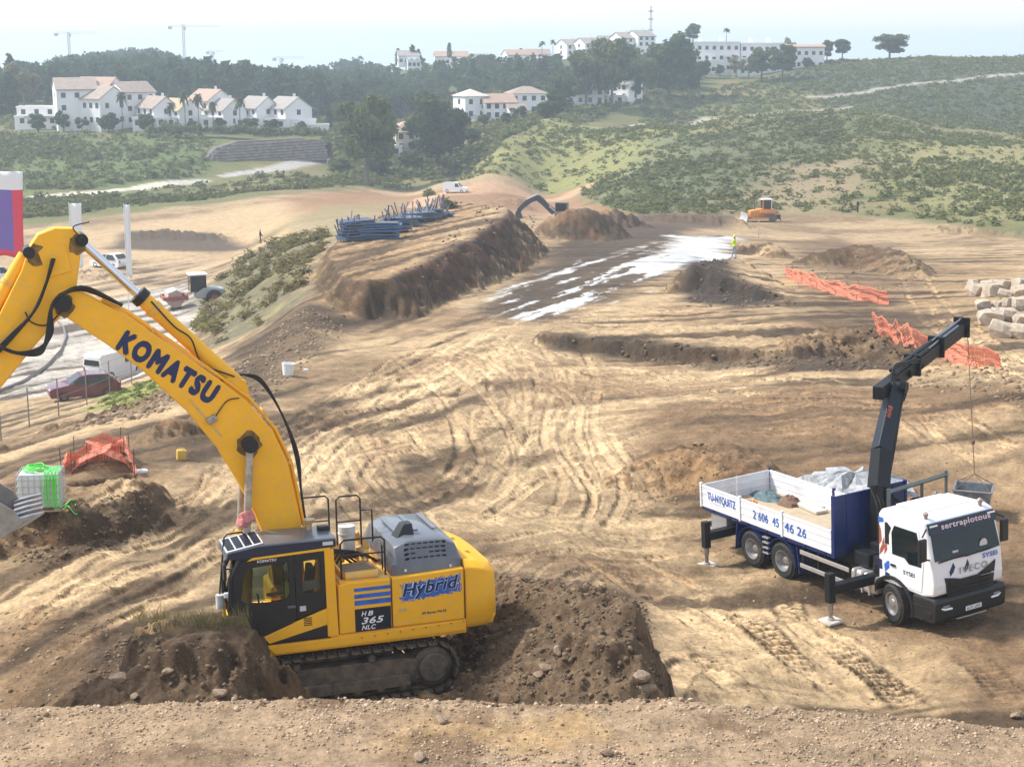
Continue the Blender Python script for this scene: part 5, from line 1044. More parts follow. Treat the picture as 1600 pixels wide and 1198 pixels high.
# ------------------------------------------------------------------ what the crane holds, what lies on the bed
sk = W(1519, 800, 49.0); skz = gz(sk.x, sk.y)
SKIP = empty('steel_skip', (sk.x, sk.y, skz + .1), (0, 0, -.35), label='grey steel skip hanging from the crane rope behind the lorry cab', cat='skip')
m = MB(); w0, w1, h = .46, .56, .82; v = [(-w0, -w0, .0), (w0, -w0, .0), (w0, w0, .0), (-w0, w0, .0), (-w1, -w1, h), (w1, -w1, h), (w1, w1, h), (-w1, w1, h)]; k = .93
v += [(x * k, y * k, z + (.05 if z < .1 else 0)) for x, y, z in v]
m.add(v, [(0, 3, 2, 1), (0, 1, 5, 4), (1, 2, 6, 5), (2, 3, 7, 6), (3, 0, 4, 7), (8, 9, 10, 11), (8, 12, 13, 9), (9, 13, 14, 10), (10, 14, 15, 11), (11, 15, 12, 8), (4, 5, 13, 12), (5, 6, 14, 13), (6, 7, 15, 14), (7, 4, 12, 15)])
SKM = mat('skip_grey', (.20, .225, .25), .45, metal=.3, var=.2, vscale=3, dirt=(.4, .37, .33), dscale=3, damt=.6); m.obj('skip_body', SKM, SKIP)
for s in (-1, 1):
    for a in (-.26, .26):
        m = MB(); m.lathe([(.01, .0), (.20, .0), (.22, .015), (.01, .02)], (0, 0, 0), 'Y', 16); o = m.obj('pressed_panel', mat('panel_pale', (.34, .37, .40), .45, metal=.3), SKIP); o.location = (a, s * .535, .45); o.rotation_euler = (s * .12, 0, 0 if s > 0 else pi)
m = MB(); 
for i in range(4): c = [(-w1, -w1), (w1, -w1), (w1, w1), (-w1, w1)]; m.tube([(*c[i], h), (*c[(i + 1) % 4], h)], .03, 6)
m.obj('skip_rim', STEEL, SKIP)
tip = TRM @ rope_t; top_l = Vector((tip.x - sk.x, tip.y - sk.y, tip.z - skz - .1)); Rz = Matrix.Rotation(.35, 3, 'Z'); top_l = Rz @ top_l; hk = Vector((0, 0, h + .42))
m = MB(); m.tube([hk, top_l], .014, 6); m.lathe([(.01, -.09), (.06, -.05), (.06, .05), (.01, .09)], tuple(hk.lerp(top_l, .22)), 'Z', 8); m.obj('hoist_rope', mat('rope_rust', (.16, .10, .06), .8), SKIP)
for x, y in ((-1, -1), (1, -1), (1, 1), (-1, 1)): m = MB(); m.tube([hk, (x * w1 * .97, y * w1 * .97, h)], .012, 5); m.obj('sling', mat('rope_rust'), SKIP)
def on_bed(x, y, z=1.32): return TRM @ Vector((x, y, z))
def heap_mesh(rx, ry, rz, seed, n=18, rough=.3):
    r = random.Random(seed); m = MB(); prof = []
    v = [(0, 0, rz)]; f = []
    for i in range(1, 6):
        for k in range(n):
            a = 2 * pi * k / n; q = i / 5; w = 1 + rough * (r.random() - .5)
            v.append((rx * q * w * cos(a), ry * q * w * sin(a), rz * (1 - q * q) * (1 + rough * (r.random() - .5)) if i < 5 else 0))
    for k in range(n): f.append((0, 1 + k, 1 + (k + 1) % n))
    for i in range(4):
        for k in range(n): f.append((1 + i * n + k, 1 + (i + 1) * n + k, 1 + (i + 1) * n + (k + 1) % n, 1 + i * n + (k + 1) % n))
    m.add(v, f); return m
TROT = TR.rotation_euler.copy()
def bedthing(o, x, y, label, cat, z=1.322, rz=0): o.matrix_world = TRM @ Matrix.Translation((x, y, z)) @ Matrix.Rotation(rz, 4, 'Z'); return tag(o, label, cat)
m = MB(); rs = random.Random(11)
for k in range(9): m.tube([(.34 * rs.uniform(.4, 1) * cos(a + k) + rs.uniform(-.08, .08), .22 * rs.uniform(.5, 1) * sin(a + k) + rs.uniform(-.06, .06), .03 + .012 * k + .02 * sin(3 * a)) for a in np.linspace(0, 2 * pi, 12)], .022, 5)
bedthing(m.obj('strap_coil', mat('strap_orange', (.62, .22, .05), .8, var=.3, vscale=10)), -7.1, -.35, 'orange lashing straps heaped on the lorry bed near the tailboard', 'straps')
bedthing(heap_mesh(.45, .33, .26, 4).obj('sack_heap', mat('sacking_brown', (.17, .10, .06), .9, var=.4, vscale=9)), -6.5, .72, 'brown heap of sacking on the lorry bed by the far sideboard', 'sacks')
bedthing(heap_mesh(.7, .36, .20, 5).obj('folded_tarpaulin', mat('tarp_teal', (.07, .12, .13), .6, var=.3, vscale=6)), -7.4, .62, 'dark teal tarpaulin folded in the far rear corner of the lorry bed', 'tarpaulin')
m = MB(); m.box((0, 0, .05), (1.3, .40, .09), bev=.02); m.box((-.1, .2, .07), (1.0, .12, .10)); bedthing(m.obj('timber_boards', mat('pale_board', (.55, .50, .43), .8, var=.15)), -5.75, .86, 'pale boards lying along the far sideboard of the lorry bed', 'boards', rz=-.12)
m = MB(); 
for k in range(3): m.box((0, -.12 * k, .03), (1.7, .09, .06))
bedthing(m.obj('timber_battens', mat('grey_batten', (.27, .25, .21), .8, var=.2)), -6.2, -.75, 'grey battens lying along the near sideboard of the lorry bed', 'battens', rz=.03)
CONC = mat('concrete_debris', (.40, .41, .42), .85, var=.35, vscale=3.5, bump=.8, bscale=9, dirt=(.18, .17, .16), dscale=5, damt=.7)
g_ = G(1335, 772); o = heap_mesh(2.6, 1.7, .75, 9, 26, .55).obj('concrete_heap', CONC); o.location = (g_.x, g_.y, g_.z - .03); tag(o, 'low grey heap of broken concrete beyond the lorry headboard', 'heap')
# ------------------------------------------------------------------ people
def person(name, loc, rz, top_m, leg_m, label, h=1.75, arm=(.25, -.1), vest=None, helmet=None, lean=0.0, stride=.12):
    """one continuous skinned figure; clothes are told apart by height"""
    root = empty(name, loc, (0, 0, rz), h / 1.75, label, 'person')
    V = []; E = []; Rr = []
    def add(p, r, par=None):
        V.append(p); Rr.append(r)
        if par is not None: E.append((par, len(V) - 1))
        return len(V) - 1
    pel = add((0, 0, .95), (.15, .11)); wa = add((lean * .2, 0, 1.10), (.135, .10), pel); ch = add((lean * .5, 0, 1.32), (.16, .11), wa); nk = add((lean * .7, 0, 1.47), (.06, .06), ch); hd = add((lean * .8 + .02, 0, 1.60), (.085, .10), nk); add((lean * .8 + .015, 0, 1.72), (.07, .08), hd)
    for s in (-1, 1):
        hp = add((0, s * .10, .88), (.085, .085), pel); kn = add((.03 + s * stride * .5, s * .11, .48), (.06, .065), hp); an = add((s * stride, s * .11, .08), (.045, .045), kn); add((s * stride + .15, s * .12, .03), (.04, .03), an)
        sh = add((lean * .5, s * .20, 1.40), (.06, .06), ch); el = add((lean * .4 + arm[0] * .3, s * .27, 1.14), (.043, .043), sh); wr = add((lean * .4 + arm[0], s * (.22 + arm[1] * .2), .95), (.033, .033), el); add((lean * .4 + arm[0] * 1.2, s * .21, .86), (.035, .025), wr)
    me = bpy.data.meshes.new('body'); me.from_pydata(V, E, []); o = bpy.data.objects.new('body', me); COL.objects.link(o); o.parent = root
    md = o.modifiers.new('skin', 'SKIN'); o.modifiers.new('sub', 'SUBSURF').levels = 1; o.modifiers['sub'].render_levels = 2
    for i, r in enumerate(Rr): me.skin_vertices[0].data[i].radius = r
    me.skin_vertices[0].data[0].use_root = True
    m = bpy.data.materials.new(name + '_clothes'); m.use_nodes = True; nt = m.node_tree; b = nt.nodes['Principled BSDF']; b.inputs['Roughness'].default_value = .85
    tc = nt.nodes.new('ShaderNodeTexCoord'); sx = nt.nodes.new('ShaderNodeSeparateXYZ'); nt.links.new(tc.outputs['Object'], sx.inputs[0]); mr = nt.nodes.new('ShaderNodeMapRange'); mr.inputs['From Max'].default_value = 1.8; nt.links.new(sx.outputs['Z'], mr.inputs['Value'])
    rp = nt.nodes.new('ShaderNodeValToRGB'); rp.color_ramp.interpolation = 'CONSTANT'; nt.links.new(mr.outputs[0], rp.inputs[0]); nt.links.new(rp.outputs[0], b.inputs['Base Color'])
    st = [(0, (.03, .025, .02)), (.06, leg_m), (.52, top_m), (.815, (.5, .3, .21)), (.93, (.04, .03, .02))]
    els = rp.color_ramp.elements; els[0].position = 0; els[0].color = (*st[0][1], 1); els[1].position = st[1][0]; els[1].color = (*st[1][1], 1)
    for p, c in st[2:]: e = els.new(p); e.color = (*c, 1)
    me.materials.append(m)
    if helmet:
        q = MB(); q.lathe([(.125, 1.66), (.12, 1.70), (.10, 1.76), (.05, 1.80), (.005, 1.81)], (lean * .8 + .02, 0, 0), 'Z', 14); q.lathe([(.15, 1.655), (.15, 1.665), (.1, 1.67)], (lean * .8 + .04, 0, 0), 'Z', 14); q.obj('helmet', mat('helmet_' + name, helmet, .4), root, smooth=True)
    return root
g = G(1147, 404); person('person', g, 2.6, (.62, .80, .03), (.35, .37, .42), 'worker in a yellow hi-vis jacket and pale trousers standing on the fill', 1.8, helmet=(.7, .65, .1))
g = G(407, 381); person('person', g, 0.4, (.05, .05, .06), (.04, .04, .05), 'small distant figure in dark clothes on the pale shelf above the street', 1.75)
# the driver sits in the cab of the large excavator
EXM = Matrix.Translation(EX.location) @ Euler(EX.rotation_euler).to_matrix().to_4x4()
def seated(label):
    root = empty('person', (0, 0, 0), label=label, cat='person'); root.matrix_world = EXM @ Matrix.Translation((.62, .93, 1.80))
    V = [(0, 0, .12), (.02, 0, .30), (.04, 0, .52), (.08, 0, .66), (.10, 0, .78), (.10, 0, .90)]; E = [(0, 1), (1, 2), (2, 3), (3, 4), (4, 5)]; R_s = [.15, .14, .17, .06, .09, .075]
    for s in (-1, 1):
        b = len(V); V += [(.08, s * .12, .10), (.45, s * .14, .12), (.55, s * .14, -.28), (.70, s * .14, -.33), (.05, s * .23, .58), (.18, s * .27, .34), (.45, s * .26, .30), (.54, s * .26, .32)]
        E += [(0, b), (b, b + 1), (b + 1, b + 2), (b + 2, b + 3), (2, b + 4), (b + 4, b + 5), (b + 5, b + 6), (b + 6, b + 7)]; R_s += [.09, .07, .05, .04, .065, .05, .038, .04]
    me = bpy.data.meshes.new('body'); me.from_pydata(V, E, []); o = bpy.data.objects.new('body', me); COL.objects.link(o); o.parent = root
    o.modifiers.new('skin', 'SKIN'); o.modifiers.new('sub', 'SUBSURF').levels = 1
    for i, r in enumerate(R_s): me.skin_vertices[0].data[i].radius = (r, r)
    me.skin_vertices[0].data[0].use_root = True; me.materials.append(CLOTH_D)
    m = MB(); m.loft([[(x + .03, y, z) for x, y, z in ((-.16, -.17, h_), (.16, -.19, h_), (.16, .19, h_), (-.16, .17, h_))] for h_ in (.14, .35)] + [[(-.14, -.22, .56), (.18, -.22, .56), (.18, .22, .56), (-.14, .22, .56)], [(-.06, -.12, .66), (.12, -.12, .66), (.12, .12, .66), (-.06, .12, .66)]]); m.obj('hi_vis_vest', HIVIS, root, bevel=.04)
    m = MB(); m.lathe([(.10, .72), (.105, .80), (.09, .88), (.03, .92)], (.10, 0, 0), 'Z', 12); m.obj('head_skin', SKIN, root, smooth=True); m = MB(); m.lathe([(.125, .86), (.12, .92), (.07, .98), (.01, 1.0)], (.10, 0, 0), 'Z', 12); m.obj('helmet', WHITE, root, smooth=True)
seated('driver in a hi-vis vest sitting inside the cab of the large excavator')

# ------------------------------------------------------------------ water tank with the green hose, canisters
g = G(66, 796)
IB = empty('water_tank', (g.x, g.y, g.z), (0, 0, .10), .9, label='white caged plastic water tank with a green hose thrown over it', cat='tank')
PLAST = mat('tank_plastic', (.66, .72, .70), .4, var=.06); CAGE = mat('galvanised', (.55, .57, .58), .4, metal=.6)
m = MB(); m.box((0, 0, .66), (1.12, .94, .98), bev=.07); m.obj('tank_body', PLAST, IB, auto=40); m = MB(); m.cyl((0, 0, 1.14), (0, 0, 1.20), .12, 16); m.obj('tank_lid', mat('lid_red', (.5, .1, .06), .5), IB)
m = MB()
for y in np.linspace(-.4, .4, 4): m.box((0, y, .07), (1.2, .12, .05))
for x in (-.5, 0, .5): m.box((x, 0, .12), (.12, 1.0, .08))
m.obj('pallet', mat('pallet_wood', (.4, .32, .22), .8, var=.2), IB)
for z in (.22, .42, .62, .82, 1.02, 1.16):
    m = MB(); c = [(-.6, -.5), (.6, -.5), (.6, .5), (-.6, .5)]; m.tube([(x, y, z) for x, y in c], .012, 5, closed=True); m.obj('cage_bar', CAGE, IB)
for x in np.linspace(-.6, .6, 8):
    for y in (-.5, .5): m = MB(); m.cyl((x, y, .16), (x, y, 1.17), .011, 5); m.obj('cage_bar', CAGE, IB)
for y in np.linspace(-.3, .3, 4):
    for x in (-.6, .6): m = MB(); m.cyl((x, y, .16), (x, y, 1.17), .011, 5); m.obj('cage_bar', CAGE, IB)
HOSEG = mat('green_hose', (.12, .75, .10), .4); hr = random.Random(4)
HO = empty('garden_hose', (g.x, g.y, g.z), (0, 0, .10), .9, label='bright green hose looped over the water tank and trailing beside it', cat='hose')
for k in range(9):
    x = .22 + .045 * k + hr.uniform(-.02, .02); m = MB(); m.tube([(x, .25, 1.2), (x - .03, -.1, 1.24), (x, -.46, 1.22), (x + .01, -.55, 1.05), (x + hr.uniform(-.04, .04), -.56, .6), (x + hr.uniform(-.05, .05), -.55, .18 + hr.uniform(0, .1))], .016, 5); m.obj('hose_strand', HOSEG, HO)
for k in range(6): m = MB(); m.tube([(-.1 + .38 * cos(a) * (1 - .08 * k), .0 + .30 * sin(a) * (1 - .08 * k), 1.23 + .02 * k + .02 * sin(3 * a + k)) for a in np.linspace(0, 2 * pi, 20)], .016, 5); m.obj('hose_coil', HOSEG, HO)
def gl(px, py): q = G(px, py); v = (Matrix.Rotation(-.10, 3, 'Z') @ (q - g)) / .9; return (v.x, v.y, v.z + .03)
hose(HO, [(.6, -.52, .2), gl(103, 790), gl(112, 782), gl(118, 790), gl(120, 805), gl(113, 800), gl(106, 792), gl(98, 798)], .018, HOSEG, 'hose_tail')
hose(HO, [(.5, -.55, .2), gl(92, 800), gl(85, 798), gl(80, 794)], .018, HOSEG, 'hose_tail')
g = G(283, 718); m = MB(); m.box((0, 0, .17), (.30, .24, .34), bev=.03); m.cyl((.06, 0, .33), (.06, 0, .38), .04, 10); m.tube([(-.1, 0, .34), (-.06, 0, .40), (.02, 0, .40)], .015, 6); o = m.obj('canister', mat('canister_yellow', (.68, .45, .08), .5, var=.1, dirt=EARTH, damt=.4)); o.location = g; o.rotation_euler = (0, .08, .4); tag(o, 'yellow plastic canister standing on the bare earth below the boom', 'canister')
g = G(450, 586); BU = empty('bucket', g, (0, .08, .3), 1.0, 'white plastic bucket standing at the foot of the dark slope', 'bucket'); m = MB(); m.lathe([(.02, 0), (.24, 0), (.30, .52), (.315, .52), (.315, .56), (.285, .56), (.235, .03), (.02, .03)], n=20); m.obj('bucket_body', mat('bucket_white', (.80, .80, .80), .5), BU, auto=40); m = MB(); m.tube([(.3 * cos(a), .0, .5 + .22 * sin(a)) for a in np.linspace(0, pi, 9)], .008, 5); m.obj('bucket_handle', STEEL, BU)
g = G(478, 580); m = MB(); m.box((0, 0, .06), (.22, .16, .12), bev=.04); o = m.obj('white_bag', WHITE); o.location = g; tag(o, 'small crumpled white bag to the right of the white bucket', 'bag')
g = G(222, 739); m = MB(); m.box((0, 0, .06), (.34, .22, .14), bev=.06); o = m.obj('white_bag', WHITE); o.location = g; o.rotation_euler = (.1, .1, .5); tag(o, 'small white bag lying at the end of the left orange netting', 'bag')

# ------------------------------------------------------------------ orange safety netting
NET = mat('net_orange', (.74, .25, .15), .7, var=.15, vscale=2); NETP = mat('net_pale', (.80, .30, .19), .7, var=.15, vscale=2)
def net(pix, h, label, cell=.1, fill=.42, sag=.25, seed=0, m_=NET, lean=.15):
    P = [G(*p) for p in pix]; root = empty('safety_net', P[0], label=label, cat='netting'); o0 = P[0]; rs = random.Random(seed)
    pts = []
    for a, b in zip(P, P[1:]):
        n = max(1, int((b - a).length / cell))
        pts += [a.lerp(b, k / n) for k in range(n)]
    pts.append(P[-1]); L = len(pts); rows_ = max(3, int(h / cell)); V = []; x = np.arange(L) * cell
    wave = fbm(x * .5, x * 0 + seed, 3, seed) ; top = h * (1 - sag * np.abs(fbm(x * .35, x * 0 + 5 + seed, 3, seed + 2)) * 1.6)
    for i, p in enumerate(pts):
        t = (pts[min(i + 1, L - 1)] - pts[max(i - 1, 0)]); nrm = Vector((-t.y, t.x, 0)).normalized() if t.length > 0 else Vector((0, 1, 0)); z0_ = gz(p.x, p.y)
        for k in range(rows_ + 1):
            q = k / rows_; off = .10 * wave[i] * q + .03 * sin(i * .5 + k * .8) + .03 * sin(k * 1.7 + i * .23) - lean * q * q
            V.append((p.x - o0.x + nrm.x * off, p.y - o0.y + nrm.y * off, z0_ - o0.z + .02 + top[i] * q))
    m = MB(); R1 = rows_ + 1; vv = []; ff = []
    def strip(a, b, c, d):
        k = len(vv); vv.extend([a, b, c, d]); ff.append((k, k + 1, k + 2, k + 3))
    Vn = [Vector(v) for v in V]
    for i in range(L):
        for k in range(R1):
            p = Vn[i * R1 + k]
            if i < L - 1:
                q = Vn[(i + 1) * R1 + k]; w = Vector((0, 0, cell * fill * .5)); strip(p - w, q - w, q + w, p + w)
            if k < R1 - 1:
                q = Vn[i * R1 + k + 1]; t = (Vn[min(i + 1, L - 1) * R1 + k] - Vn[max(i - 1, 0) * R1 + k]); t = t.normalized() * cell * fill * .5 if t.length > 0 else Vector((cell * .2, 0, 0)); strip(p - t, p + t, q + t, q - t)
    m.add(vv, ff); me = bpy.data.meshes.new('netting'); me.from_pydata(m.v, [], m.f); o = link_mesh('netting', me, m_, root); o['kind'] = 'stuff'
    step = max(1, int(2.2 / cell))
    for i in range(0, L, step):
        p = Vn[i * R1]; s = MB(); s.cyl((p.x, p.y, p.z - .05), (p.x + rs.uniform(-.05, .05), p.y, p.z + h * 1.08), .015, 5); s.obj('stake', mat('rebar', (.12, .07, .05), .8), root)
    return root
net([(97,742),(104,730),(128,716),(165,710),(196,706),(206,722),(212,744)], .8, 'orange netting round the small pit left of the excavator boom', .085, .5, .6, 1, NETP, .25)
net([(112,742),(120,728),(150,720),(190,716),(204,736)], .75, 'orange netting sheet sagging into the small pit left of the boom', .085, .5, .3, 5, NETP, 1.1)
net([(1228,432),(1262,446),(1300,459),(1345,470),(1388,476)], 1.0, 'upper length of orange netting beyond the dark wedge of fill', .14, .66, .4, 2, NET, .25)
net([(1368,518),(1395,530),(1430,545),(1470,560),(1515,573),(1562,574)], 1.0, 'lower length of orange netting behind the crane jib', .12, .64, .5, 3, NET, .3)

# ------------------------------------------------------------------ stacked boulders at the right edge
def rock_mesh(name, seed, flat=.9, n=2, amp=.1):
    r = random.Random(seed); bm = bmesh.new(); bmesh.ops.create_icosphere(bm, subdivisions=n, radius=.5); ax = [Vector((r.gauss(0, 1), r.gauss(0, 1), r.gauss(0, 1))).normalized() for _ in range(9)]; lv = [r.uniform(.22, .36) for _ in ax]
    for v in bm.verts:
        for a, l in zip(ax, lv):
            d = v.co.dot(a)
            if d > l: v.co -= a * (d - l) * .9
        v.co *= 1 + amp * (r.random() - .5) * .35; v.co.z *= flat
    me = bpy.data.meshes.new(name); bm.to_mesh(me); bm.free(); return me
LIME = mat('limestone', (.50, .41, .31), .9, var=.3, vscale=2.2, bump=.6, bscale=6, dirt=(.24, .19, .14), dscale=1.4, damt=.6)
def block_mesh(seed):
    r = random.Random(seed); bm = bmesh.new(); bmesh.ops.create_cube(bm, size=1); bmesh.ops.subdivide_edges(bm, edges=bm.edges[:], cuts=1, use_grid_fill=True)
    for v in bm.verts: v.co *= 1 - .10 * sum(abs(c) > .4 for c in v.co) + .12; v.co += Vector((r.uniform(-.10, .10), r.uniform(-.10, .10), r.uniform(-.09, .09)))
    me = bpy.data.meshes.new('boulder'); bm.to_mesh(me); bm.free(); return me
BM_ = [block_mesh(30 + k) for k in range(7)]
for q in BM_: q.materials.append(LIME)
ORD = 'first second third fourth fifth sixth seventh eighth ninth tenth eleventh twelfth thirteenth fourteenth fifteenth sixteenth seventeenth eighteenth nineteenth twentieth twenty-first twenty-second'.split()
rs = random.Random(21)
for row, (y0, n, x0, x1) in enumerate(((522, 5, 1560, 1640), (500, 6, 1535, 1640), (478, 6, 1528, 1640), (460, 6, 1518, 1640), (449, 5, 1516, 1600))):
    for k in range(n):
        px = x0 + (x1 - x0) * (k + .5) / n + rs.uniform(-4, 4); g = G(px, y0 + rs.uniform(-3, 3) + 4); s = rs.uniform(.75, 1.15)
        o = bpy.data.objects.new('boulder', rs.choice(BM_)); COL.objects.link(o); o.location = (g.x, g.y, g.z + .3 * s); o.scale = (s * rs.uniform(.9, 1.25), s, s * rs.uniform(.75, 1.0)); o.rotation_euler = (rs.uniform(-.2, .2), rs.uniform(-.2, .2), rs.uniform(-.6, .6))
        tag(o, 'boulder at the right edge, ' + ('lowest', 'second lowest', 'middle', 'second highest', 'top')[row] + ' course, ' + ORD[k] + ' from left', 'boulder', 'boulders piled at the right edge')

# ------------------------------------------------------------------ street side: fence, flags, kerb
FP = [(-40, 700), (2, 689), (46, 667), (92, 650), (136, 633), (172, 616), (206, 600)]
FG = [G(*p) for p in FP]; FE = empty('chain_link_fence', FG[0], label='thin grey chain-link fence along the street edge at the left', cat='fence'); GALV = mat('fence_steel', (.25, .255, .26), .5, metal=.5)
for p in FG: m = MB(); q = p - FG[0]; m.cyl((q.x, q.y, q.z - .1), (q.x, q.y, q.z + 2.0), .035, 8); m.obj('fence_post', GALV, FE)
for a, b in zip(FG, FG[1:]):
    a = a - FG[0]; b = b - FG[0]
    for hh_ in (.1, 1.0, 1.95): m = MB(); m.cyl(a + Vector((0, 0, hh_)), b + Vector((0, 0, hh_)), .010, 5); m.obj('fence_wire', GALV, FE)
    m = MB(); n = int((b - a).length / .16); vv = []; ff = []; t = (b - a).normalized() * .004
    for k in range(n):
        for s in (1, -1):
            p = a.lerp(b, k / n) + Vector((0, 0, .1 if s > 0 else 1.95)); q = a.lerp(b, min(1, (k + 11) / n)) + Vector((0, 0, 1.95 if s > 0 else .1))
            if k + 11 > n: f = (n - k) / 11; q = p + (q - p) * 1.0; q = a.lerp(b, 1) + Vector((0, 0, p.z * 0 + (.1 + 1.85 * f if s > 0 else 1.95 - 1.85 * f)))
            i = len(vv); vv += [p - t, p + t, q + t, q - t]; ff.append((i, i + 1, i + 2, i + 3))
    m.add(vv, ff); o = m.obj('wire_mesh', GALV, FE); o['kind'] = 'stuff'
KP = [(86,500),(100,512),(104,528),(96,548),(72,574),(36,598),(-10,616),(-60,630)]; K3 = [G(*p) for p in KP]
m = MB(); m.tube([(p.x, p.y, p.z + .06) for p in K3], .13, 4); o = m.obj('kerb', mat('kerb_dark', (.17, .15, .14), .9, var=.2)); tag(o, 'curved dark kerb of the street at the left', 'kerb', kind='structure')
POLE = mat('pole_white', (.75, .75, .74), .4)
def flag(px, py, ptop, w, h, cols, label, lean=0.0):
    g = G(px, py); d = PX(g)[2]; top = (py - ptop) / F_PX * d / .985; F = empty('banner_flag', g, label=label, cat='flag'); m = MB(); m.cyl((0, 0, 0), (lean, 0, top + .1), .045, 8, .03); m.obj('flag_pole', POLE, F); n = 14; k_ = 8
    V = [[(lean + .05 + w * i / k_ * (1 - .12 * (j / n)), .10 * sin(i * 1.1 + j * .25) * i / k_, top - h * j / n + .10 * sin(i * .8) * (j / n)) for i in range(k_ + 1)] for j in range(n + 1)]; m = MB(); m.v = [p for r in V for p in r]
    for j in range(n):
        for i in range(k_): m.f.append((j * (k_ + 1) + i, j * (k_ + 1) + i + 1, (j + 1) * (k_ + 1) + i + 1, (j + 1) * (k_ + 1) + i)); m.m.append(cols(i / k_, j / n))
    me = bpy.data.meshes.new('flag_cloth'); me.from_pydata(m.v, [], m.f); me.polygons.foreach_set('material_index', m.m); me.polygons.foreach_set('use_smooth', [True] * len(m.f)); o = link_mesh('flag_cloth', me, [mat('flag_white', (.80, .80, .80), .8), mat('flag_purple', (.20, .13, .42), .8), mat('flag_red', (.72, .06, .10), .8)], F)
    sd_ = o.modifiers.new('thick', 'SOLIDIFY'); sd_.thickness = .01; return F
flag(4, 560, 274, 2.2, 6.2, lambda u, v: 0 if v < .2 else (2 if v > .86 else (1 if u < .62 else 2)), 'banner flag striped white, purple and red at the left edge', .1)
flag(118, 505, 321, 1.0, 5.4, lambda u, v: 0, 'broad plain white banner flag behind the excavator arm', .0)
flag(202, 500, 323, .48, 6.2, lambda u, v: 0, 'narrow plain white banner flag right of the broad one', .0)

# ------------------------------------------------------------------ cars, van, roller, dozer, second excavator
CGL = mat('car_glass', (.015, .02, .025), .08, spec=.6)
def car(name, g, rz, dims, paint, label, kind='hatch'):
    L, Wd, H = dims; C0 = empty(name, g, (0, 0, rz), label=label, cat='van' if kind == 'van' else 'car'); zb = .22; hw = Wd / 2
    if kind == 'van': pr = [(L * .5, .45), (L * .5, .75), (L * .45, .95), (L * .27, 1.08), (L * .10, H * .95), (L * .02, H), (-L * .46, H), (-L * .5, H * .93), (-L * .5, .4)]
    else: pr = [(L * .5, .42), (L * .5, .66), (L * .46, .80), (L * .22, .95), (L * .04, H * .96), (-L * .06, H), (-L * .30, H * .98), (-L * .43, H * .72 if kind == 'sedan' else H * .74), (-L * .5, .78), (-L * .5, .42)]
    secs = []
    for y, k, q in ((-hw * .93, .97, .93), (-hw, 1, .6), (hw, 1, .6), (hw * .93, .97, .93)): pass
    belt = .95 if kind != 'van' else 1.02
    def ring(y, ins): return [(x * (.985 if abs(y) > hw * .9 else 1), y * (1 - (ins * max(0, z - belt) / (H - belt))), z) for x, z in [(L * .47, zb)] + pr + [(-L * .47, zb)]]
    m = MB(); m.loft([ring(-hw, .20), ring(-hw * .86, .20), ring(0, .0), ring(hw * .86, .20), ring(hw, .20)]); bd = m.obj('car_body', paint, C0, smooth=True, auto=34)
    def yy(z): return hw * (1 - .20 * max(0, z - belt) / (H - belt)) + .006
    for s in (-1, 1):
        if kind == 'van': wins = [[(L * .22, belt + .06), (L * .115, H * .9), (L * .02, H * .92), (L * .02, belt + .06)]]
        else: wins = [[(L * .18, belt + .03), (L * .045, H * .93), (-L * .05, H * .95), (-L * .05, belt + .03)], [(-L * .07, belt + .03), (-L * .07, H * .95), (-L * .27, H * .94), (-L * .38, belt + .06)]]
        for w_ in wins: m = MB(); n = len(w_); m.add([(x, s * yy(z), z) for x, z in w_] + [(x, s * (yy(z) - .02), z) for x, z in w_], [tuple(range(n)), tuple(reversed(range(n, 2 * n)))] + [(i, (i + 1) % n, n + (i + 1) % n, n + i) for i in range(n)]); m.obj('side_window', CGL, C0)
    a, b = ((L * .265, 1.09), (L * .105, H * .94)) if kind == 'van' else ((L * .215, .97), (L * .05, H * .95)); quad('windscreen', [(a[0] + .012, -hw * .84, a[1]), (a[0] + .012, hw * .84, a[1]), (b[0] + .012, hw * .74, b[1]), (b[0] + .012, -hw * .74, b[1])], CGL, C0, .01)
    c, d = ((-L * .502, H * .60), (-L * .492, H * .9)) if kind == 'van' else ((-L * .445, H * .71), (-L * .315, H * .965)); quad('rear_window', [(c[0] - .012, hw * .78, c[1]), (c[0] - .012, -hw * .78, c[1]), (d[0] - .012, -hw * .7, d[1]), (d[0] - .012, hw * .7, d[1])], CGL, C0, .01)
    for s in (-1, 1):
        m = MB(); m.box((L * .485, s * hw * .72, .68), (.08, .32, .14), bev=.03); m.obj('headlight', LED, C0); m = MB(); m.box((-L * .495, s * hw * .8, .85), (.05, .18, .26), bev=.02); m.obj('tail_light', mat('tail_red', (.4, .02, .02), .3), C0)
        m = MB(); m.box((L * .17, s * (hw + .08), belt + .06), (.12, .16, .13), bev=.03); m.obj('wing_mirror', paint, C0)
        for x in (L * .30, -L * .30): wheel(x, s * (hw - .10), s, R=.32, w=.20, parent=C0)
    m = MB(); m.box((0, 0, .30), (L * .96, Wd * .98, .10)); m.obj('sill', BLK, C0); m = MB(); m.box((-L * .505, 0, .62), (.02, .5, .11)); m.obj('number_plate', WHITE, C0)
    return C0
WCAR = mat('car_white', (.78, .78, .78), .25, coat=.6); MAROON = mat('car_maroon', (.16, .03, .05), .25, coat=.6)
car('delivery_van', G(181, 588), 1.05, (4.4, 1.8, 1.85), WCAR, 'white panel van seen from behind, parked past the maroon car', 'van')
car('parked_car', G(131, 620), 3.55, (4.2, 1.78, 1.48), MAROON, 'maroon car parked by the fence at the left', 'hatch')
car('parked_car', G(172, 418), 2.6, (4.5, 1.85, 1.62), WCAR, 'white estate car parked below the dark earth pile', 'hatch')
car('parked_car', G(2, 440), 0.5, (4.4, 1.85, 1.66), WCAR, 'white car cut off by the left edge, behind the flag', 'hatch')
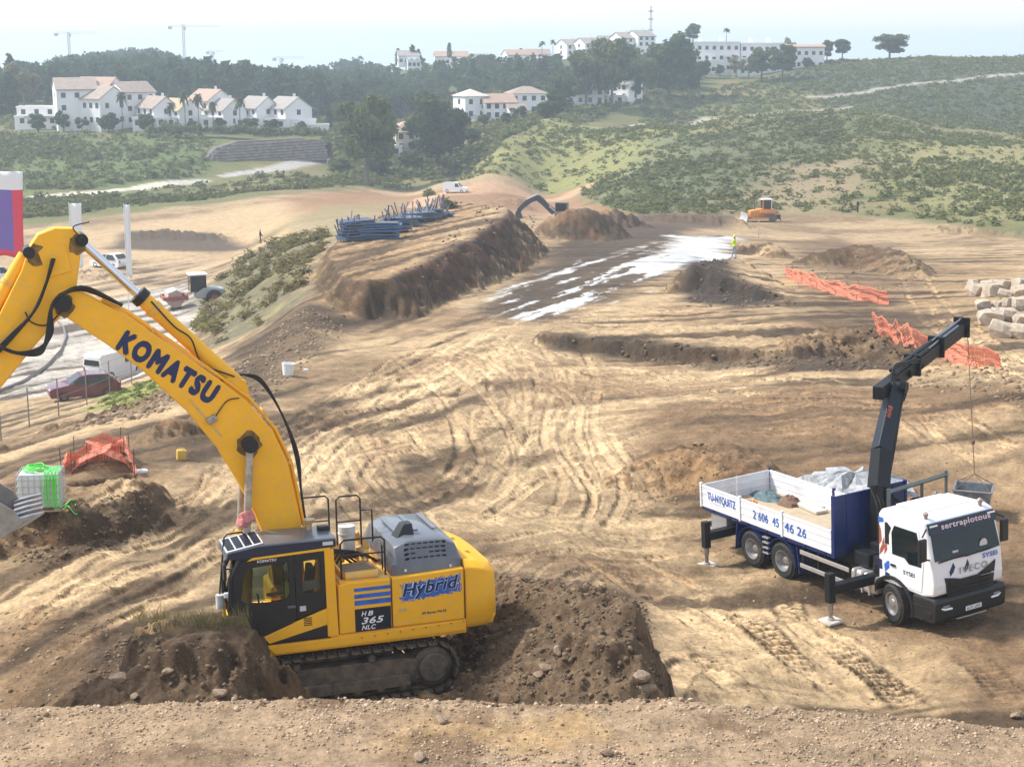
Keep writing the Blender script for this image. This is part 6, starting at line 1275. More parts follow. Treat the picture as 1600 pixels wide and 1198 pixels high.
car('delivery_van', G(712, 301), -.25, (4.5, 1.85, 1.85), WCAR, 'small white van standing alone on the far end of the shelf', 'van')
ORG = mat('dozer_orange', (.72, .27, .03), .45, var=.1, dirt=EARTH, dscale=2, damt=.5)
g = G(1190, 346); DZ = empty('bulldozer', g, (0, 0, pi + .12), 1.0, 'orange bulldozer with white cab roof at the far edge of the site', 'bulldozer')
for s in (-1, 1):
    m = MB(); pr = [(1.55, .62), (1.75, .40), (1.5, .08), (-1.5, .08), (-1.85, .45), (-1.55, .95), (-1.1, .98), (1.0, .72)]; m.prism(pr, min(s * .75, s * 1.3), max(s * .75, s * 1.3), XZ); m.obj('crawler_track', TRKM, DZ, bevel=.05)
    m = MB(); m.box((.9, s * 1.42, .5), (2.9, .14, .24)); m.obj('push_arm', ORG, DZ)
m = MB(); m.prism([(1.75, .6), (1.78, 1.45), (.15, 1.75), (-1.75, 1.65), (-1.8, .7)], -.72, .72, XZ); m.obj('engine_housing', ORG, DZ, bevel=.06); m = MB(); m.box((-.6, 0, 1.35), (2.2, 2.3, .35), bev=.05); m.obj('fender', ORG, DZ)
m = MB(); m.box((-.55, 0, 2.25), (1.2, 1.25, 1.35), bev=.06); m.obj('cab', CGL, DZ)
for x in (-1.13, .03):
    for y in (-.62, .62): m = MB(); m.box((x, y, 2.25), (.10, .10, 1.4)); m.obj('cab_pillar', WHITE if x < 0 else ORG, DZ)
m = MB(); m.box((-.55, 0, 2.98), (1.5, 1.5, .14), bev=.04); m.obj('cab_roof', WHITE, DZ); m = MB(); m.cyl((1.1, .3, 1.6), (1.1, .3, 2.4), .06, 8); m.obj('exhaust', BLK, DZ)
m = MB(); bl = [(2.35 + .28 * (1 - q) ** 2 + .15 * q * q, .08 + 1.15 * q) for q in np.linspace(0, 1, 7)]; m.prism(bl + [(x - .07, z) for x, z in reversed(bl)], -1.75, 1.75, XZ); m.obj('blade', mat('blade_pale', (.62, .60, .57), .4, metal=.4, var=.2), DZ); m = MB(); m.box((-2.3, 0, .6), (.5, .5, .6), bev=.05); m.prism([(-2.4, .9), (-2.7, .1), (-2.55, .1), (-2.2, .9)], -.08, .08, XZ); m.obj('ripper', BLK, DZ)
for s in (-1, 1): m = MB(); m.cyl((1.2, s * .55, 1.25), (2.3, s * .55, .75), .06, 8); m.obj('blade_ram', STEEL, DZ)
# second excavator, half hidden by the heap
g = W(888, 344, 181); g.z = gz(g.x, g.y); d_ = PX(g)[2]; E2 = empty('small_excavator', g, (0, 0, pi - .1), label='dark excavator half hidden behind the earth heap, its arm raised over the bench', cat='excavator'); GRY = mat('weathered_grey', (.22, .21, .19), .6, var=.25, dirt=EARTH, damt=.6); DKM = mat('dark_arm', (.05, .06, .075), .5, var=.2)
for s in (-1, 1): m = MB(); m.prism([(1.9, .5), (1.6, .95), (-1.6, .95), (-1.95, .5), (-1.6, .05), (1.6, .05)], min(s * .8, s * 1.35), max(s * .8, s * 1.35), XZ); m.obj('crawler_track', TRKM, E2, bevel=.05)
m = MB(); m.prism([(1.5, 1.1), (1.5, 1.9), (-1.6, 2.3), (-2.4, 2.1), (-2.5, 1.1)], -1.3, 1.3, XZ); m.obj('upper_body', GRY, E2, bevel=.08); m = MB(); m.box((.7, .8, 2.3), (1.5, .95, 1.5), bev=.08); m.obj('cab', GRY, E2); m = MB(); m.box((.75, 1.285, 2.5), (1.2, .02, .9)); m.obj('window_pane', CGL, E2)
def e2p(px, py): q = W(px, py, d_ - .5); v = Matrix.Rotation(-(pi - .1), 3, 'Z') @ (q - g); return (v.x, v.z)
bp2 = [e2p(*p) for p in ((872,330),(858,320),(850,311),(843,305),(838,306),(836,312),(846,320),(862,336))]; m = MB(); m.prism(bp2, -.2, .2, XZ); m.obj('boom', DKM, E2, bevel=.04)
ap2 = [e2p(*p) for p in ((845,306),(838,305),(820,314),(808,326),(806,334),(811,335),(816,328),(830,317),(843,312))]; m = MB(); m.prism(ap2, -.16, .16, XZ); m.obj('arm', DKM, E2, bevel=.03); q0 = e2p(840, 307); q1 = e2p(822, 316); m = MB(); m.cyl((q0[0], 0, q0[1] + .2), (q1[0], 0, q1[1] + .25), .12, 8); m.obj('arm_ram', mat('ram_pale', (.5, .5, .5), .3, metal=.5), E2)
bk2 = [e2p(*p) for p in ((806,330),(804,336),(808,343),(816,342),(813,333))]; m = MB(); m.prism(bk2, -.4, .4, XZ); m.obj('bucket', DKM, E2, bevel=.03); q0 = e2p(858, 322); q1 = e2p(872, 334); m = MB(); m.cyl((q0[0], .25, q0[1]), (q1[0], .25, q1[1]), .1, 8); m.obj('lift_ram', mat('ram_pale'), E2)
# roller
g = G(300, 477); RO = empty('road_roller', g, (0, 0, pi + .35), label='road roller with a dusty drum and dark cab standing on the street', cat='roller'); DUSTY = mat('drum_dusty', (.42, .31, .26), .7, var=.2, vscale=3); RED_ = mat('roller_red', (.30, .07, .06), .6, dirt=EARTH, damt=.6)
m = MB(); m.lathe([(.1, -1.05), (.74, -1.05), (.75, -1.0), (.75, 1.0), (.74, 1.05), (.1, 1.05)], (1.6, 0, .75), 'Y', 30); m.obj('drum', DUSTY, RO, auto=40); m = MB(); 
m.box((1.6, 1.16, .85), (2.2, .14, .32)); m.box((1.6, -1.16, .85), (2.2, .14, .32)); m.box((2.62, 0, .85), (.16, 2.3, .3)); m.box((.6, 0, .9), (.3, 2.3, .4)); m.obj('drum_frame', RED_, RO, bevel=.03); m = MB(); m.prism([(.9, 1.35), (1.5, 1.62), (2.3, 1.35), (2.2, 1.30), (1.5, 1.55), (1.0, 1.30)], -1.0, 1.0, XZ); m.obj('drum_cover', mat('cover_pale', (.62, .52, .48), .6, var=.15), RO)
m = MB(); m.prism([(-2.9, .7), (-2.9, 1.5), (-1.0, 1.65), (-.3, 1.2), (-.3, .7)], -.85, .85, XZ); m.obj('engine_hood', mat('roller_grey', (.35, .37, .38), .5), RO, bevel=.08); m = MB(); m.box((-.55, 0, 2.05), (1.4, 1.5, 1.5), bev=.08); m.obj('cab', CGL, RO); m = MB(); m.box((-.55, 0, 2.86), (1.7, 1.75, .12), bev=.04); m.obj('cab_roof', WHITE, RO)
for x in (-1.22, .12):
    for y in (-.73, .73): m = MB(); m.box((x, y, 2.05), (.09, .09, 1.55)); m.obj('cab_pillar', BLK, RO)
for s in (-1, 1): wheel(-1.9, s * .95, s, R=.72, w=.5, parent=RO, rimm=RED_)
# ------------------------------------------------------------------ blue formwork bundles on the bench
BLU = mat('formwork_blue', (.035, .075, .17), .5, var=.25, vscale=3, dirt=(.25, .22, .2), dscale=3, damt=.5); BLG = mat('formwork_grey', (.16, .19, .24), .5, metal=.3, var=.25); BRB = mat('formwork_bright', (.045, .14, .36), .5, var=.2)
def formwork(px, py, rz, L, Wd, n, label, posts=0, lean=0, mt=BLU, seed=0, zz=.14):
    g = G(px, py); F = empty('formwork_stack', g, (0, 0, rz), label=label, cat='formwork', group='blue formwork stacks on the bench'); r = random.Random(seed)
    for k in range(n):
        m = MB(); z = .10 + zz * k
        for y in (-Wd / 2, Wd / 2): m.box((0, y, z), (L, .07, .10))
        for x in np.linspace(-L / 2, L / 2, 6): m.box((x, 0, z), (.06, Wd, .09))
        m.box((0, 0, z + .02), (L * .98, Wd * .96, .02)); o = m.obj('formwork_panel', mt if k % 3 else BLG, F); o.rotation_euler = (r.uniform(-.05, .05), r.uniform(-.05, .05), r.uniform(-.25, .25)); o.location = (r.uniform(-.25, .25), r.uniform(-.2, .2), 0)
    for k in range(posts):
        x = r.uniform(-L / 2, L / 2); y = r.uniform(-Wd / 2, Wd / 2); h = r.uniform(1.0, 2.3); m = MB(); m.cyl((x, y, 0), (x + r.uniform(-lean, lean), y + r.uniform(-lean, lean) * .5, h), .05, 6); m.obj('prop', BLG if k % 2 else BLU, F)
    return F
formwork(556, 376, .5, 2.4, 1.6, 12, 'tallest formwork stack, bristling with upright blue props', 22, .6, BLU, 1)
formwork(592, 374, .15, 3.2, 1.6, 10, 'bright blue formwork stack right of the tallest one', 0, 0, BRB, 2)
formwork(548, 372, 1.1, 2.4, 1.2, 5, 'low grey-blue formwork frames left of the tallest stack', 6, .9, BLG, 3)
formwork(616, 361, .3, 2.4, 1.4, 8, 'formwork stack of tangled blue frames behind the bright blue one', 14, 1.2, BLU, 4)
formwork(634, 356, .6, 2.2, 1.4, 7, 'formwork stack with leaning grey props, fifth from the left', 12, 1.2, BLG, 5)
formwork(656, 348, .2, 2.6, 1.4, 7, 'low formwork stack, third from the far end of the row', 14, 1.0, BLU, 6)
formwork(674, 343, .4, 2.2, 1.2, 7, 'formwork stack, second from the far end of the row', 10, 1.0, BLG, 7)
formwork(690, 340, .4, 1.8, 1.2, 3, 'smallest formwork stack at the far end of the row', 8, .8, BLU, 8)
# stakes
g = G(1185, 372); ST = empty('survey_stake', g, label='pale wooden survey stake with a crossboard before the bulldozer', cat='stake'); m = MB(); m.box((0, 0, 1.1), (.12, .08, 2.2)); m.obj('stake_post', mat('stake_wood', (.62, .55, .45), .8), ST); m = MB(); m.box((0, -.06, 2.1), (2.4, .04, .14)); m.obj('crossboard', mat('stake_wood'), ST)
g = G(1340, 332); ST = empty('marker_post', g, label='dark marker post at the foot of the right hill', cat='post'); m = MB(); m.cyl((0, 0, 0), (0, 0, 1.3), .12, 8); m.obj('post_shaft', BLK, ST); m = MB(); m.box((0, 0, 1.35), (.36, .2, .36), bev=.05); m.obj('post_head', BLK, ST)
# ------------------------------------------------------------------ houses on the hills
WALL = mat('render_white', (.84, .83, .82), .85, var=.06, vscale=.3); WALLC = mat('render_cream', (.70, .62, .50), .85, var=.06, vscale=.3)
TILE = mat('roof_tile', (.34, .27, .22), .85, var=.18, vscale=.8); TILEG = mat('roof_tile_grey', (.33, .30, .27), .85, var=.15, vscale=.8); TILEO = mat('roof_tile_orange', (.42, .29, .22), .85, var=.15, vscale=.8); WIN = mat('window_dark', (.05, .055, .06), .15)
def wing(P, c, w, dp, h, rz=0.0, roof='gable', rh=2.0, tile=TILE, wall=WALL, nw=(3, 2), base=2.2, ends=True, wz=1.15, skip=()):
    """one block: walls, roof, each window; c = base centre in the building's frame, front = -Y"""
    M = Matrix.Translation(c) @ Matrix.Rotation(rz, 4, 'Z'); x, y = w / 2, dp / 2; m = MB()
    if roof == 'gable': m.add([(-x, -y, -base), (x, -y, -base), (x, y, -base), (-x, y, -base), (-x, -y, h), (x, -y, h), (x, y, h), (-x, y, h), (-x, 0, h + rh), (x, 0, h + rh)], [(0, 1, 5, 4), (2, 3, 7, 6), (1, 2, 6, 9, 5), (3, 0, 4, 8, 7), (4, 5, 9, 8), (6, 7, 8, 9)], M)
    else: m.box((0, 0, (h - base) / 2), (w, dp, h + base), None) if False else m.add([(a * x, b * y, z) for a in (-1, 1) for b in (-1, 1) for z in (-base, h)], [(0, 1, 3, 2), (4, 6, 7, 5), (0, 4, 5, 1), (2, 3, 7, 6), (0, 2, 6, 4), (1, 5, 7, 3)], M)
    wl_ = m.obj('wall', wall, P); e = .45; t = .22; m = MB()
    if roof == 'gable':
        for s in (-1, 1): k = rh / y; m.add([(-x - e * .5, s * (y + e), h - e * k), (x + e * .5, s * (y + e), h - e * k), (x + e * .5, 0, h + rh), (-x - e * .5, 0, h + rh), (-x - e * .5, s * (y + e), h - e * k + t), (x + e * .5, s * (y + e), h - e * k + t), (x + e * .5, 0, h + rh + t), (-x - e * .5, 0, h + rh + t)], [(0, 1, 2, 3), (4, 5, 6, 7), (0, 1, 5, 4), (1, 2, 6, 5), (2, 3, 7, 6), (3, 0, 4, 7)], M)
    elif roof == 'hip':
        q = max(0, x - y); m.add([(-x - e, -y - e, h), (x + e, -y - e, h), (x + e, y + e, h), (-x - e, y + e, h), (-q, 0, h + rh), (q, 0, h + rh)], [(0, 1, 5, 4), (1, 2, 5), (2, 3, 4, 5), (3, 0, 4), (0, 3, 2, 1)], M)
    elif roof == 'shed': m.add([(-x - e, -y - e, h), (x + e, -y - e, h), (x + e, y, h + rh), (-x - e, y, h + rh), (-x - e, -y - e, h + t), (x + e, -y - e, h + t), (x + e, y, h + rh + t), (-x - e, y, h + rh + t)], [(0, 1, 2, 3), (4, 5, 6, 7), (0, 1, 5, 4), (1, 2, 6, 5), (2, 3, 7, 6), (3, 0, 4, 7)], M)
    else: 
        for a, b, u, v in ((0, -y, w, .3), (0, y, w, .3), (-x, 0, .3, dp), (x, 0, .3, dp)): m.add([(a + i * u / 2, b + j * v / 2, z) for i in (-1, 1) for j in (-1, 1) for z in (h, h + .5)], [(0, 1, 3, 2), (4, 6, 7, 5), (0, 4, 5, 1), (2, 3, 7, 6), (0, 2, 6, 4), (1, 5, 7, 3)], M)
    m.obj('roof' if roof != 'flat' else 'parapet', tile if roof != 'flat' else wall, P)
    nc, nr = nw
    def win(px, py_, pz, ax):
        m = MB(); d = (1.1, .12, 1.25) if ax == 'y' else (.12, 1.1, 1.25); m.add([(px + i * d[0] / 2, py_ + j * d[1] / 2, pz + k * d[2] / 2) for i in (-1, 1) for j in (-1, 1) for k in (-1, 1)], [(0, 1, 3, 2), (4, 6, 7, 5), (0, 4, 5, 1), (2, 3, 7, 6), (0, 2, 6, 4), (1, 5, 7, 3)], M); m.obj('window', WIN, P)
    for r in range(nr):
        z = wz + (h - .6) * (r + .35) / max(1, nr) 
        for k in range(nc):
            if (r, k) in skip: continue
            win(-x + w * (k + .5) / nc, -y, z, 'y')
        if ends:
            for s in (-1, 1):
                for k in range(max(1, nc // 2)): win(s * x, -y + dp * (k + .5) / max(1, nc // 2), z, 'x')
def stand(px, py, d):
    """base of a far thing: where its pixel meets the ground near depth d, else on that ground"""
    g = G(px, py, d * .84); q = PX(g)[2]
    if abs(q - d) < .13 * d: return g
    p = W(px, py, d); z = gz(p.x, p.y); return Vector((p.x, p.y, max(p.z, z - .3)))
def building(px, py, d, rz, label, name='house', cat='house', group=None): p = stand(px, py, d); return empty(name, p, (0, 0, rz), 1, label, cat, group)
B = building(150, 200, 402, 0, 'largest white apartment house of the left hill with three tiled gables', 'apartment_house', 'building')
wing(B, (-5.2, 1, 0), 10, 12, 9.8, .35, 'gable', 2.6, TILE, nw=(3, 3), skip=((0, 0), (2, 2), (1, 1))); wing(B, (2.5, -2.5, 0), 9.5, 9, 7.6, -.65, 'gable', 2.8, TILE, nw=(4, 2)); wing(B, (8.5, 3.5, 0), 9, 9, 9.0, .75, 'gable', 2.4, TILE, nw=(3, 3)); wing(B, (0, 5, 0), 10, 8, 10.2, -.3, 'gable', 2.3, TILEO, nw=(2, 2))
B = building(75, 199, 398, 0, 'low white terrace house with flat roofs left of the large apartment house'); wing(B, (0, 0, 0), 15, 8, 2.6, .1, 'flat', 0, nw=(4, 1)); wing(B, (-3, 3, 2), 10, 6, 2.8, .1, 'flat', 0, nw=(3, 1)); m = MB(); m.box((1, -3.6, 2.9), (11, 3, .18)); m.obj('awning', TILE, B)
B = building(212, 196, 396, 0, 'small cream arcaded pavilion between apartment house and row houses'); wing(B, (0, 0, 0), 6.5, 5, 2.6, .1, 'flat', 0, wall=WALLC, nw=(4, 1))
for i, (px, py, w, h, rz, lb) in enumerate(((247, 200, 7.0, 5.2, -.85, 'row house at the left end of the left-hill row, brown roof'), (283, 200, 6.5, 4.6, -.8, 'second row house from the left, ochre roof'), (330, 196, 8.0, 6.4, -.75, 'tallest pinkish-roofed row house standing behind the others'), (352, 200, 7.0, 4.6, -.8, 'row house in the middle of the left-hill row behind palms'), (405, 200, 7.0, 5.2, -.85, 'white row house, second from the right end of the left-hill row'), (452, 202, 8.0, 5.4, -.85, 'white gabled row house at the right end of the left-hill row'))):
    B = building(px, py, 402 if i != 2 else 414, 0, lb, group='row houses on the left hill'); wing(B, (0, 0, 0), 9, w, h, rz, 'gable', 2.6, (TILE, mat('roof_tile_ochre', (.45, .35, .22), .85, var=.15), TILEO, TILEG, TILEG, TILEG)[i], nw=(3, 2)); wing(B, (-2.5, -4.6, -.3), 5, 3.2, 2.7, rz + .85, 'flat', 0, nw=(2, 1)); m = MB(); m.box((1.5, 0, h + 2.9), (.6, .6, 1.2)); m.obj('chimney', WALL, B)
B = building(492, 208, 392, 0, 'white garden wall stepping down at the right end of the row houses', 'garden_wall', 'wall'); wing(B, (0, 0, 0), 7, 2, 1.8, .2, 'flat', 0, nw=(0, 0)); wing(B, (-3, 2, 0), 6, 2, 3.0, .2, 'flat', 0, nw=(0, 0))
# houses in the middle valley
B = building(632, 240, 392, 0, 'peach villa with orange roof between the two big trees'); wing(B, (0, 0, 0), 8, 8, 5.2, .5, 'hip', 2.4, TILEO, WALLC, nw=(3, 2)); wing(B, (-3.5, -4, -1), 6, 5, 2.8, .2, 'flat', 0, nw=(2, 1)); wing(B, (2.0, -5, -3.5), 5, 4, 3, .2, 'shed', .8, TILEG, nw=(2, 1))
B = building(735, 190, 418, 0, 'white villa with pale hipped roof right of the dark round tree'); wing(B, (0, 0, 0), 6.5, 7, 6.6, .5, 'hip', 1.8, mat('roof_pale', (.62, .55, .48), .85), nw=(2, 2)); wing(B, (2.2, -5, -3.6), 4.6, 4, 3.0, .4, 'gable', 1.2, nw=(1, 1)); 
B = building(775, 190, 420, 0, 'white villa with wide brown roof in the middle valley'); wing(B, (0, 0, 0), 9, 8, 5.0, .35, 'gable', 2.0, TILEO, nw=(4, 2)); wing(B, (5, -3, -.5), 5, 6, 3.6, .35, 'gable', 1.4, TILE, nw=(2, 1))
B = building(822, 182, 432, 0, 'tall white villa with brown roof nearest the grey trees'); wing(B, (0, 0, 0), 10, 8, 6.2, .2, 'hip', 1.8, TILE, nw=(4, 2)); wing(B, (5.5, -1, -1), 4, 5, 3.4, .2, 'flat', 0, nw=(1, 1))
B = building(905, 166, 470, 0, 'white house almost hidden behind the grey tree clump'); wing(B, (0, 0, 0), 14, 8, 5.0, .05, 'gable', 1.8, TILEG, nw=(5, 2))
B = building(978, 160, 472, 0, 'white gabled house at the right of the grey tree clump'); wing(B, (0, 0, 0), 7, 7, 5.4, -.7, 'gable', 2.0, TILEG, nw=(2, 2)); wing(B, (-3, -3, -1), 5, 4, 2.8, -.2, 'flat', 0, nw=(2, 1))
# far ridge
for px, py, w, h, rz, tl, lb in ((637, 101, 8, 3.2, .2, TILEG, 'low far villa at the left end of the ridge'), (705, 103, 13, 3.6, .1, TILEO, 'far villa with orange roof and terrace on the ridge'), (745, 104, 9, 3.0, 0, TILEG, 'small far villa under trees on the ridge'), (812, 108, 12, 5.2, .3, TILEO, 'far white villa stepped down the ridge below the palms'), (840, 102, 9, 4.0, .1, TILE, 'far white villa with brown roof beside two palms')):
    B = building(px, py, 600, 0, lb, group='villas on the far ridge'); wing(B, (0, 0, 0), w, 8, h, rz, 'gable', 1.8, tl, nw=(4, 1), base=1, wz=.6); wing(B, (w * .3, -5, -1), w * .6, 5, 2.4, rz, 'flat', 0, nw=(3, 1), base=1, wz=.5)
for px, py, lb in ((890, 90, 'first ridge row house from the left, gable turned to the valley'), (918, 88, 'second ridge row house from the left'), (948, 84, 'third ridge row house from the left'), (975, 80, 'fourth ridge row house, brown roof stepped up'), (1000, 77, 'last ridge row house left of the big round tree')):
    B = building(px, py, 590, 0, lb, group='row houses on the far ridge'); wing(B, (0, 0, 0), 7.5, 9, 4.6, .5, 'gable', 2.0, TILEG, nw=(3, 2)); m = MB(); m.box((1, 0, 6.9), (.5, .5, 1.0)); m.obj('chimney', WALL, B)
B = building(1150, 116, 535, 0, 'long white apartment block with rows of windows on the ridge', 'apartment_block', 'building'); wing(B, (-8, 0, 0), 17, 10, 10.2, -.03, 'flat', 0, nw=(7, 3)); wing(B, (8.5, 1, 0), 15, 10, 9.8, -.03, 'flat', 0, nw=(6, 3)); wing(B, (23.5, 2, .8), 12, 9, 8.0, -.1, 'shed', .8, TILEO, nw=(5, 2)); wing(B, (-12, -6, -1), 9, 4, 5.2, -.03, 'flat', 0, nw=(4, 1)); wing(B, (2.5, -5.5, -1), 10, 4, 6.0, -.03, 'flat', 0, nw=(4, 2))
for x in (-12, -5, 5, 11): m = MB(); m.box((x, 2, 11.2), (1.2, 1.2, 1.6)); m.obj('chimney', WALL, B)
for x in (-13, -9, -4, 4, 8, 13): m = MB(); m.box((x, -5.5, 6.2), (2.4, 1.0, .9)); m.obj('balcony', WALL, B)
# stone retaining wall below the row houses
wa, wb_ = W(322, 264, 352), W(512, 250, 372); RW_ = empty('retaining_wall', wa, label='long grey dry-stone retaining wall below the row houses', cat='wall'); tv = (wb_ - wa); Lw = Vector((tv.x, tv.y, 0)).length; tx = Vector((tv.x, tv.y, 0)).normalized(); nv = Vector((tx.y, -tx.x, 0)); STN = mat('wall_stone', (.30, .26, .24), .9, var=.35, vscale=.9)
m = MB(); hs = [(0, 1.0), (.12, 4.2), (.3, 5.4), (.8, 5.2), (1, 4.4)]; P_ = []
for f, hh_ in hs: p = tv * f; P_.append([(p.x, p.y, p.z - 2), tuple(Vector((p.x, p.y, p.z + hh_)) - nv * 2.0), tuple(Vector((p.x, p.y, p.z + hh_)) - nv * 4), (p.x - nv.x * 4, p.y - nv.y * 4, p.z - 2)])
m.loft(P_); m.obj('wall_core', mat('wall_joint', (.15, .13, .12), .95), RW_); rs = random.Random(9); m = MB()
for r in range(9):
    f = 0
    while f < 1:
        wd = rs.uniform(.5, 1.1) / Lw; hh_ = np.interp(f, [q[0] for q in hs], [q[1] for q in hs]); z = r * .62 + .1
        if z + .4 < hh_: p = tv * (f + wd / 2) + Vector((0, 0, z + .25)) - nv * (2.0 * z / hh_ - .05 - rs.uniform(0, .12)); m.box(p, (wd * Lw * .93, .35, .54 * rs.uniform(.8, 1)), Matrix.Rotation(atan2(tx.y, tx.x), 4, 'Z'), 0)
        f += wd
o = m.obj('stone', STN, RW_); o['kind'] = 'stuff'
# tower cranes and the mast on the skyline
CRM = mat('crane_pale', (.42, .44, .47), .6); 
def tower_crane(px, ytop, ybase, d, jl, jr, label, tall=0):
    b = W(px, ybase, d); t = W(px, ytop, d); h = t.z - b.z; R_ = empty('tower_crane', b, (0, 0, .1), label=label, cat='crane', group='tower cranes on the skyline'); m = MB(); s = .55
    for x, y in ((-s, -s), (s, -s), (s, s), (-s, s)): m.cyl((x, y, -12), (x, y, h), .14, 4)
    z = -10
    while z < h - 1.4: m.cyl((-s, -s, z), (s, -s, z + 1.4), .09, 4); m.cyl((s, s, z), (-s, s, z + 1.4), .09, 4); z += 1.4
    m.obj('mast', CRM, R_); zj = h - tall; m = MB(); 
    for y in (-.5, .5): m.cyl((jl, y, zj), (jr, y, zj), .07, 4)
    m.cyl((jl, 0, zj + .9), (jr, 0, zj + .9), .07, 4); n = int(abs(jr - jl) / 1.6)
    for k in range(n): x = jl + (jr - jl) * k / n; m.cyl((x, -.5, zj), (x + (jr - jl) / n, 0, zj + .9), .04, 4); m.cyl((x, .5, zj), (x + (jr - jl) / n, 0, zj + .9), .04, 4)
    m.obj('jib', CRM, R_); m = MB(); m.box((jl * .9 if jl < 0 else jr * .9, 0, zj - .6), (2.2, 1.2, 1.6)); m.obj('counterweight', CRM, R_); m = MB(); m.box((.9, -.6, zj - 1), (1.2, 1.2, 1.6)); m.obj('cab', CRM, R_)
tower_crane(110, 50, 110, 900, -7.5, 16, 'tower crane at the far left of the skyline', 1.0); tower_crane(289, 38, 112, 900, -8, 20, 'tallest tower crane, behind the wooded hill', 1.5); tower_crane(333, 80, 118, 1000, -3, 7, 'smallest tower crane among the conifers', .5); tower_crane(440, 90, 130, 900, -4, 13, 'pale tower crane with a level jib above the valley houses', .5)
b = W(1016, 78, 620); t = W(1016, 10, 620); h = t.z - b.z; MA = empty('radio_mast', b, label='lattice radio mast rising over the ridge row houses', cat='mast'); m = MB()
for a in range(3): m.cyl((.7 * cos(a * 2.1), .7 * sin(a * 2.1), -8), (.2 * cos(a * 2.1), .2 * sin(a * 2.1), h), .10, 4)
for k in range(16): z = h * k / 16; r_ = .7 - .5 * k / 16; m.cyl((r_, 0, z), (-.5 * r_, .86 * r_, z + h / 16), .06, 4); m.cyl((-.5 * r_, .86 * r_, z), (-.5 * r_, -.86 * r_, z + h / 16), .06, 4)
m.obj('mast_lattice', CRM, MA)
for f in (.45, .7, .88): m = MB(); m.box((0, 0, h * f), (1.9, .5, .5)); m.obj('aerial', CRM, MA)
# small white village in the gap of the wood
for px, py, lb in ((420, 130, 'tiny far house on the valley floor, left of its neighbour'), (434, 137, 'tiny far white house below the pale tower crane')): B = building(px, py, 860, 0, lb, group='tiny houses in the far valley'); wing(B, (0, 0, 0), 10, 8, 4.5, .2, 'flat', 0, nw=(3, 1)); wing(B, (-5, -5, -4), 9, 6, 4, .1, 'flat', 0, nw=(3, 1))
# ------------------------------------------------------------------ trees, palms, shrubs, scrub
def leafmat(name, col, var=.35):
    m = bpy.data.materials.new(name); m.use_nodes = True; nt = m.node_tree; b = nt.nodes['Principled BSDF']; b.inputs['Roughness'].default_value = .75; b.inputs['Specular IOR Level'].default_value = .15
    oi = nt.nodes.new('ShaderNodeObjectInfo'); ge_ = nt.nodes.new('ShaderNodeNewGeometry'); n = nt.nodes.new('ShaderNodeTexNoise'); n.inputs['Scale'].default_value = .5; n.inputs['Detail'].default_value = 4; nt.links.new(ge_.outputs['Position'], n.inputs['Vector'])
    a = nt.nodes.new('ShaderNodeMath'); a.operation = 'MULTIPLY_ADD'; a.inputs[1].default_value = .35; nt.links.new(oi.outputs['Random'], a.inputs[0]); mr = nt.nodes.new('ShaderNodeMapRange'); mr.inputs['From Min'].default_value = .3; mr.inputs['From Max'].default_value = .7; mr.inputs['To Max'].default_value = .65; nt.links.new(n.outputs['Fac'], mr.inputs['Value']); nt.links.new(mr.outputs[0], a.inputs[2])
    r = nt.nodes.new('ShaderNodeValToRGB'); r.color_ramp.elements[0].color = (*[c * (1 - var) for c in col], 1); r.color_ramp.elements[1].color = (col[0] * (1 + var * 1.1), col[1] * (1 + var), col[2] * (1 + var * .6), 1); nt.links.new(a.outputs[0], r.inputs[0]); nt.links.new(r.outputs[0], b.inputs['Base Color'])
    tr = nt.nodes.new('ShaderNodeBsdfTranslucent'); nt.links.new(r.outputs[0], tr.inputs['Color']); ms = nt.nodes.new('ShaderNodeMixShader'); ms.inputs[0].default_value = .38; nt.links.new(b.outputs[0], ms.inputs[1]); nt.links.new(tr.outputs[0], ms.inputs[2]); nt.links.new(ms.outputs[0], nt.nodes['Material Output'].inputs['Surface'])
    return m
LF_D = leafmat('leaf_dark', (.07, .108, .034)); LF_E = leafmat('leaf_eucalyptus', (.12, .145, .05)); LF_C = leafmat('leaf_conifer', (.06, .10, .042)); LF_P = leafmat('leaf_palm', (.075, .09, .04)); LF_S = leafmat('leaf_scrub', (.135, .15, .055), .5); LF_G = leafmat('leaf_greyish', (.175, .155, .075), .5)
BARK = mat('bark', (.16, .125, .095), .9, var=.3)
def tris(P, N, s, rng):
    """leaf-clump triangles at points P, facing roughly along N"""
    n = len(P); a = rng.normal(size=(n, 3)); a -= (a * N).sum(1)[:, None] * N * rng.uniform(.2, .9, (n, 1)); a /= np.linalg.norm(a, axis=1)[:, None] + 1e-9; b = np.cross(N + .5 * rng.normal(size=(n, 3)), a); b /= np.linalg.norm(b, axis=1)[:, None] + 1e-9
    s = s * rng.uniform(.6, 1.4, (n, 1)); V = np.stack([P - a * s * .55, P + a * s * .55, P + b * s * .95], 1).reshape(-1, 3); return V, np.arange(3 * n).reshape(-1, 3)
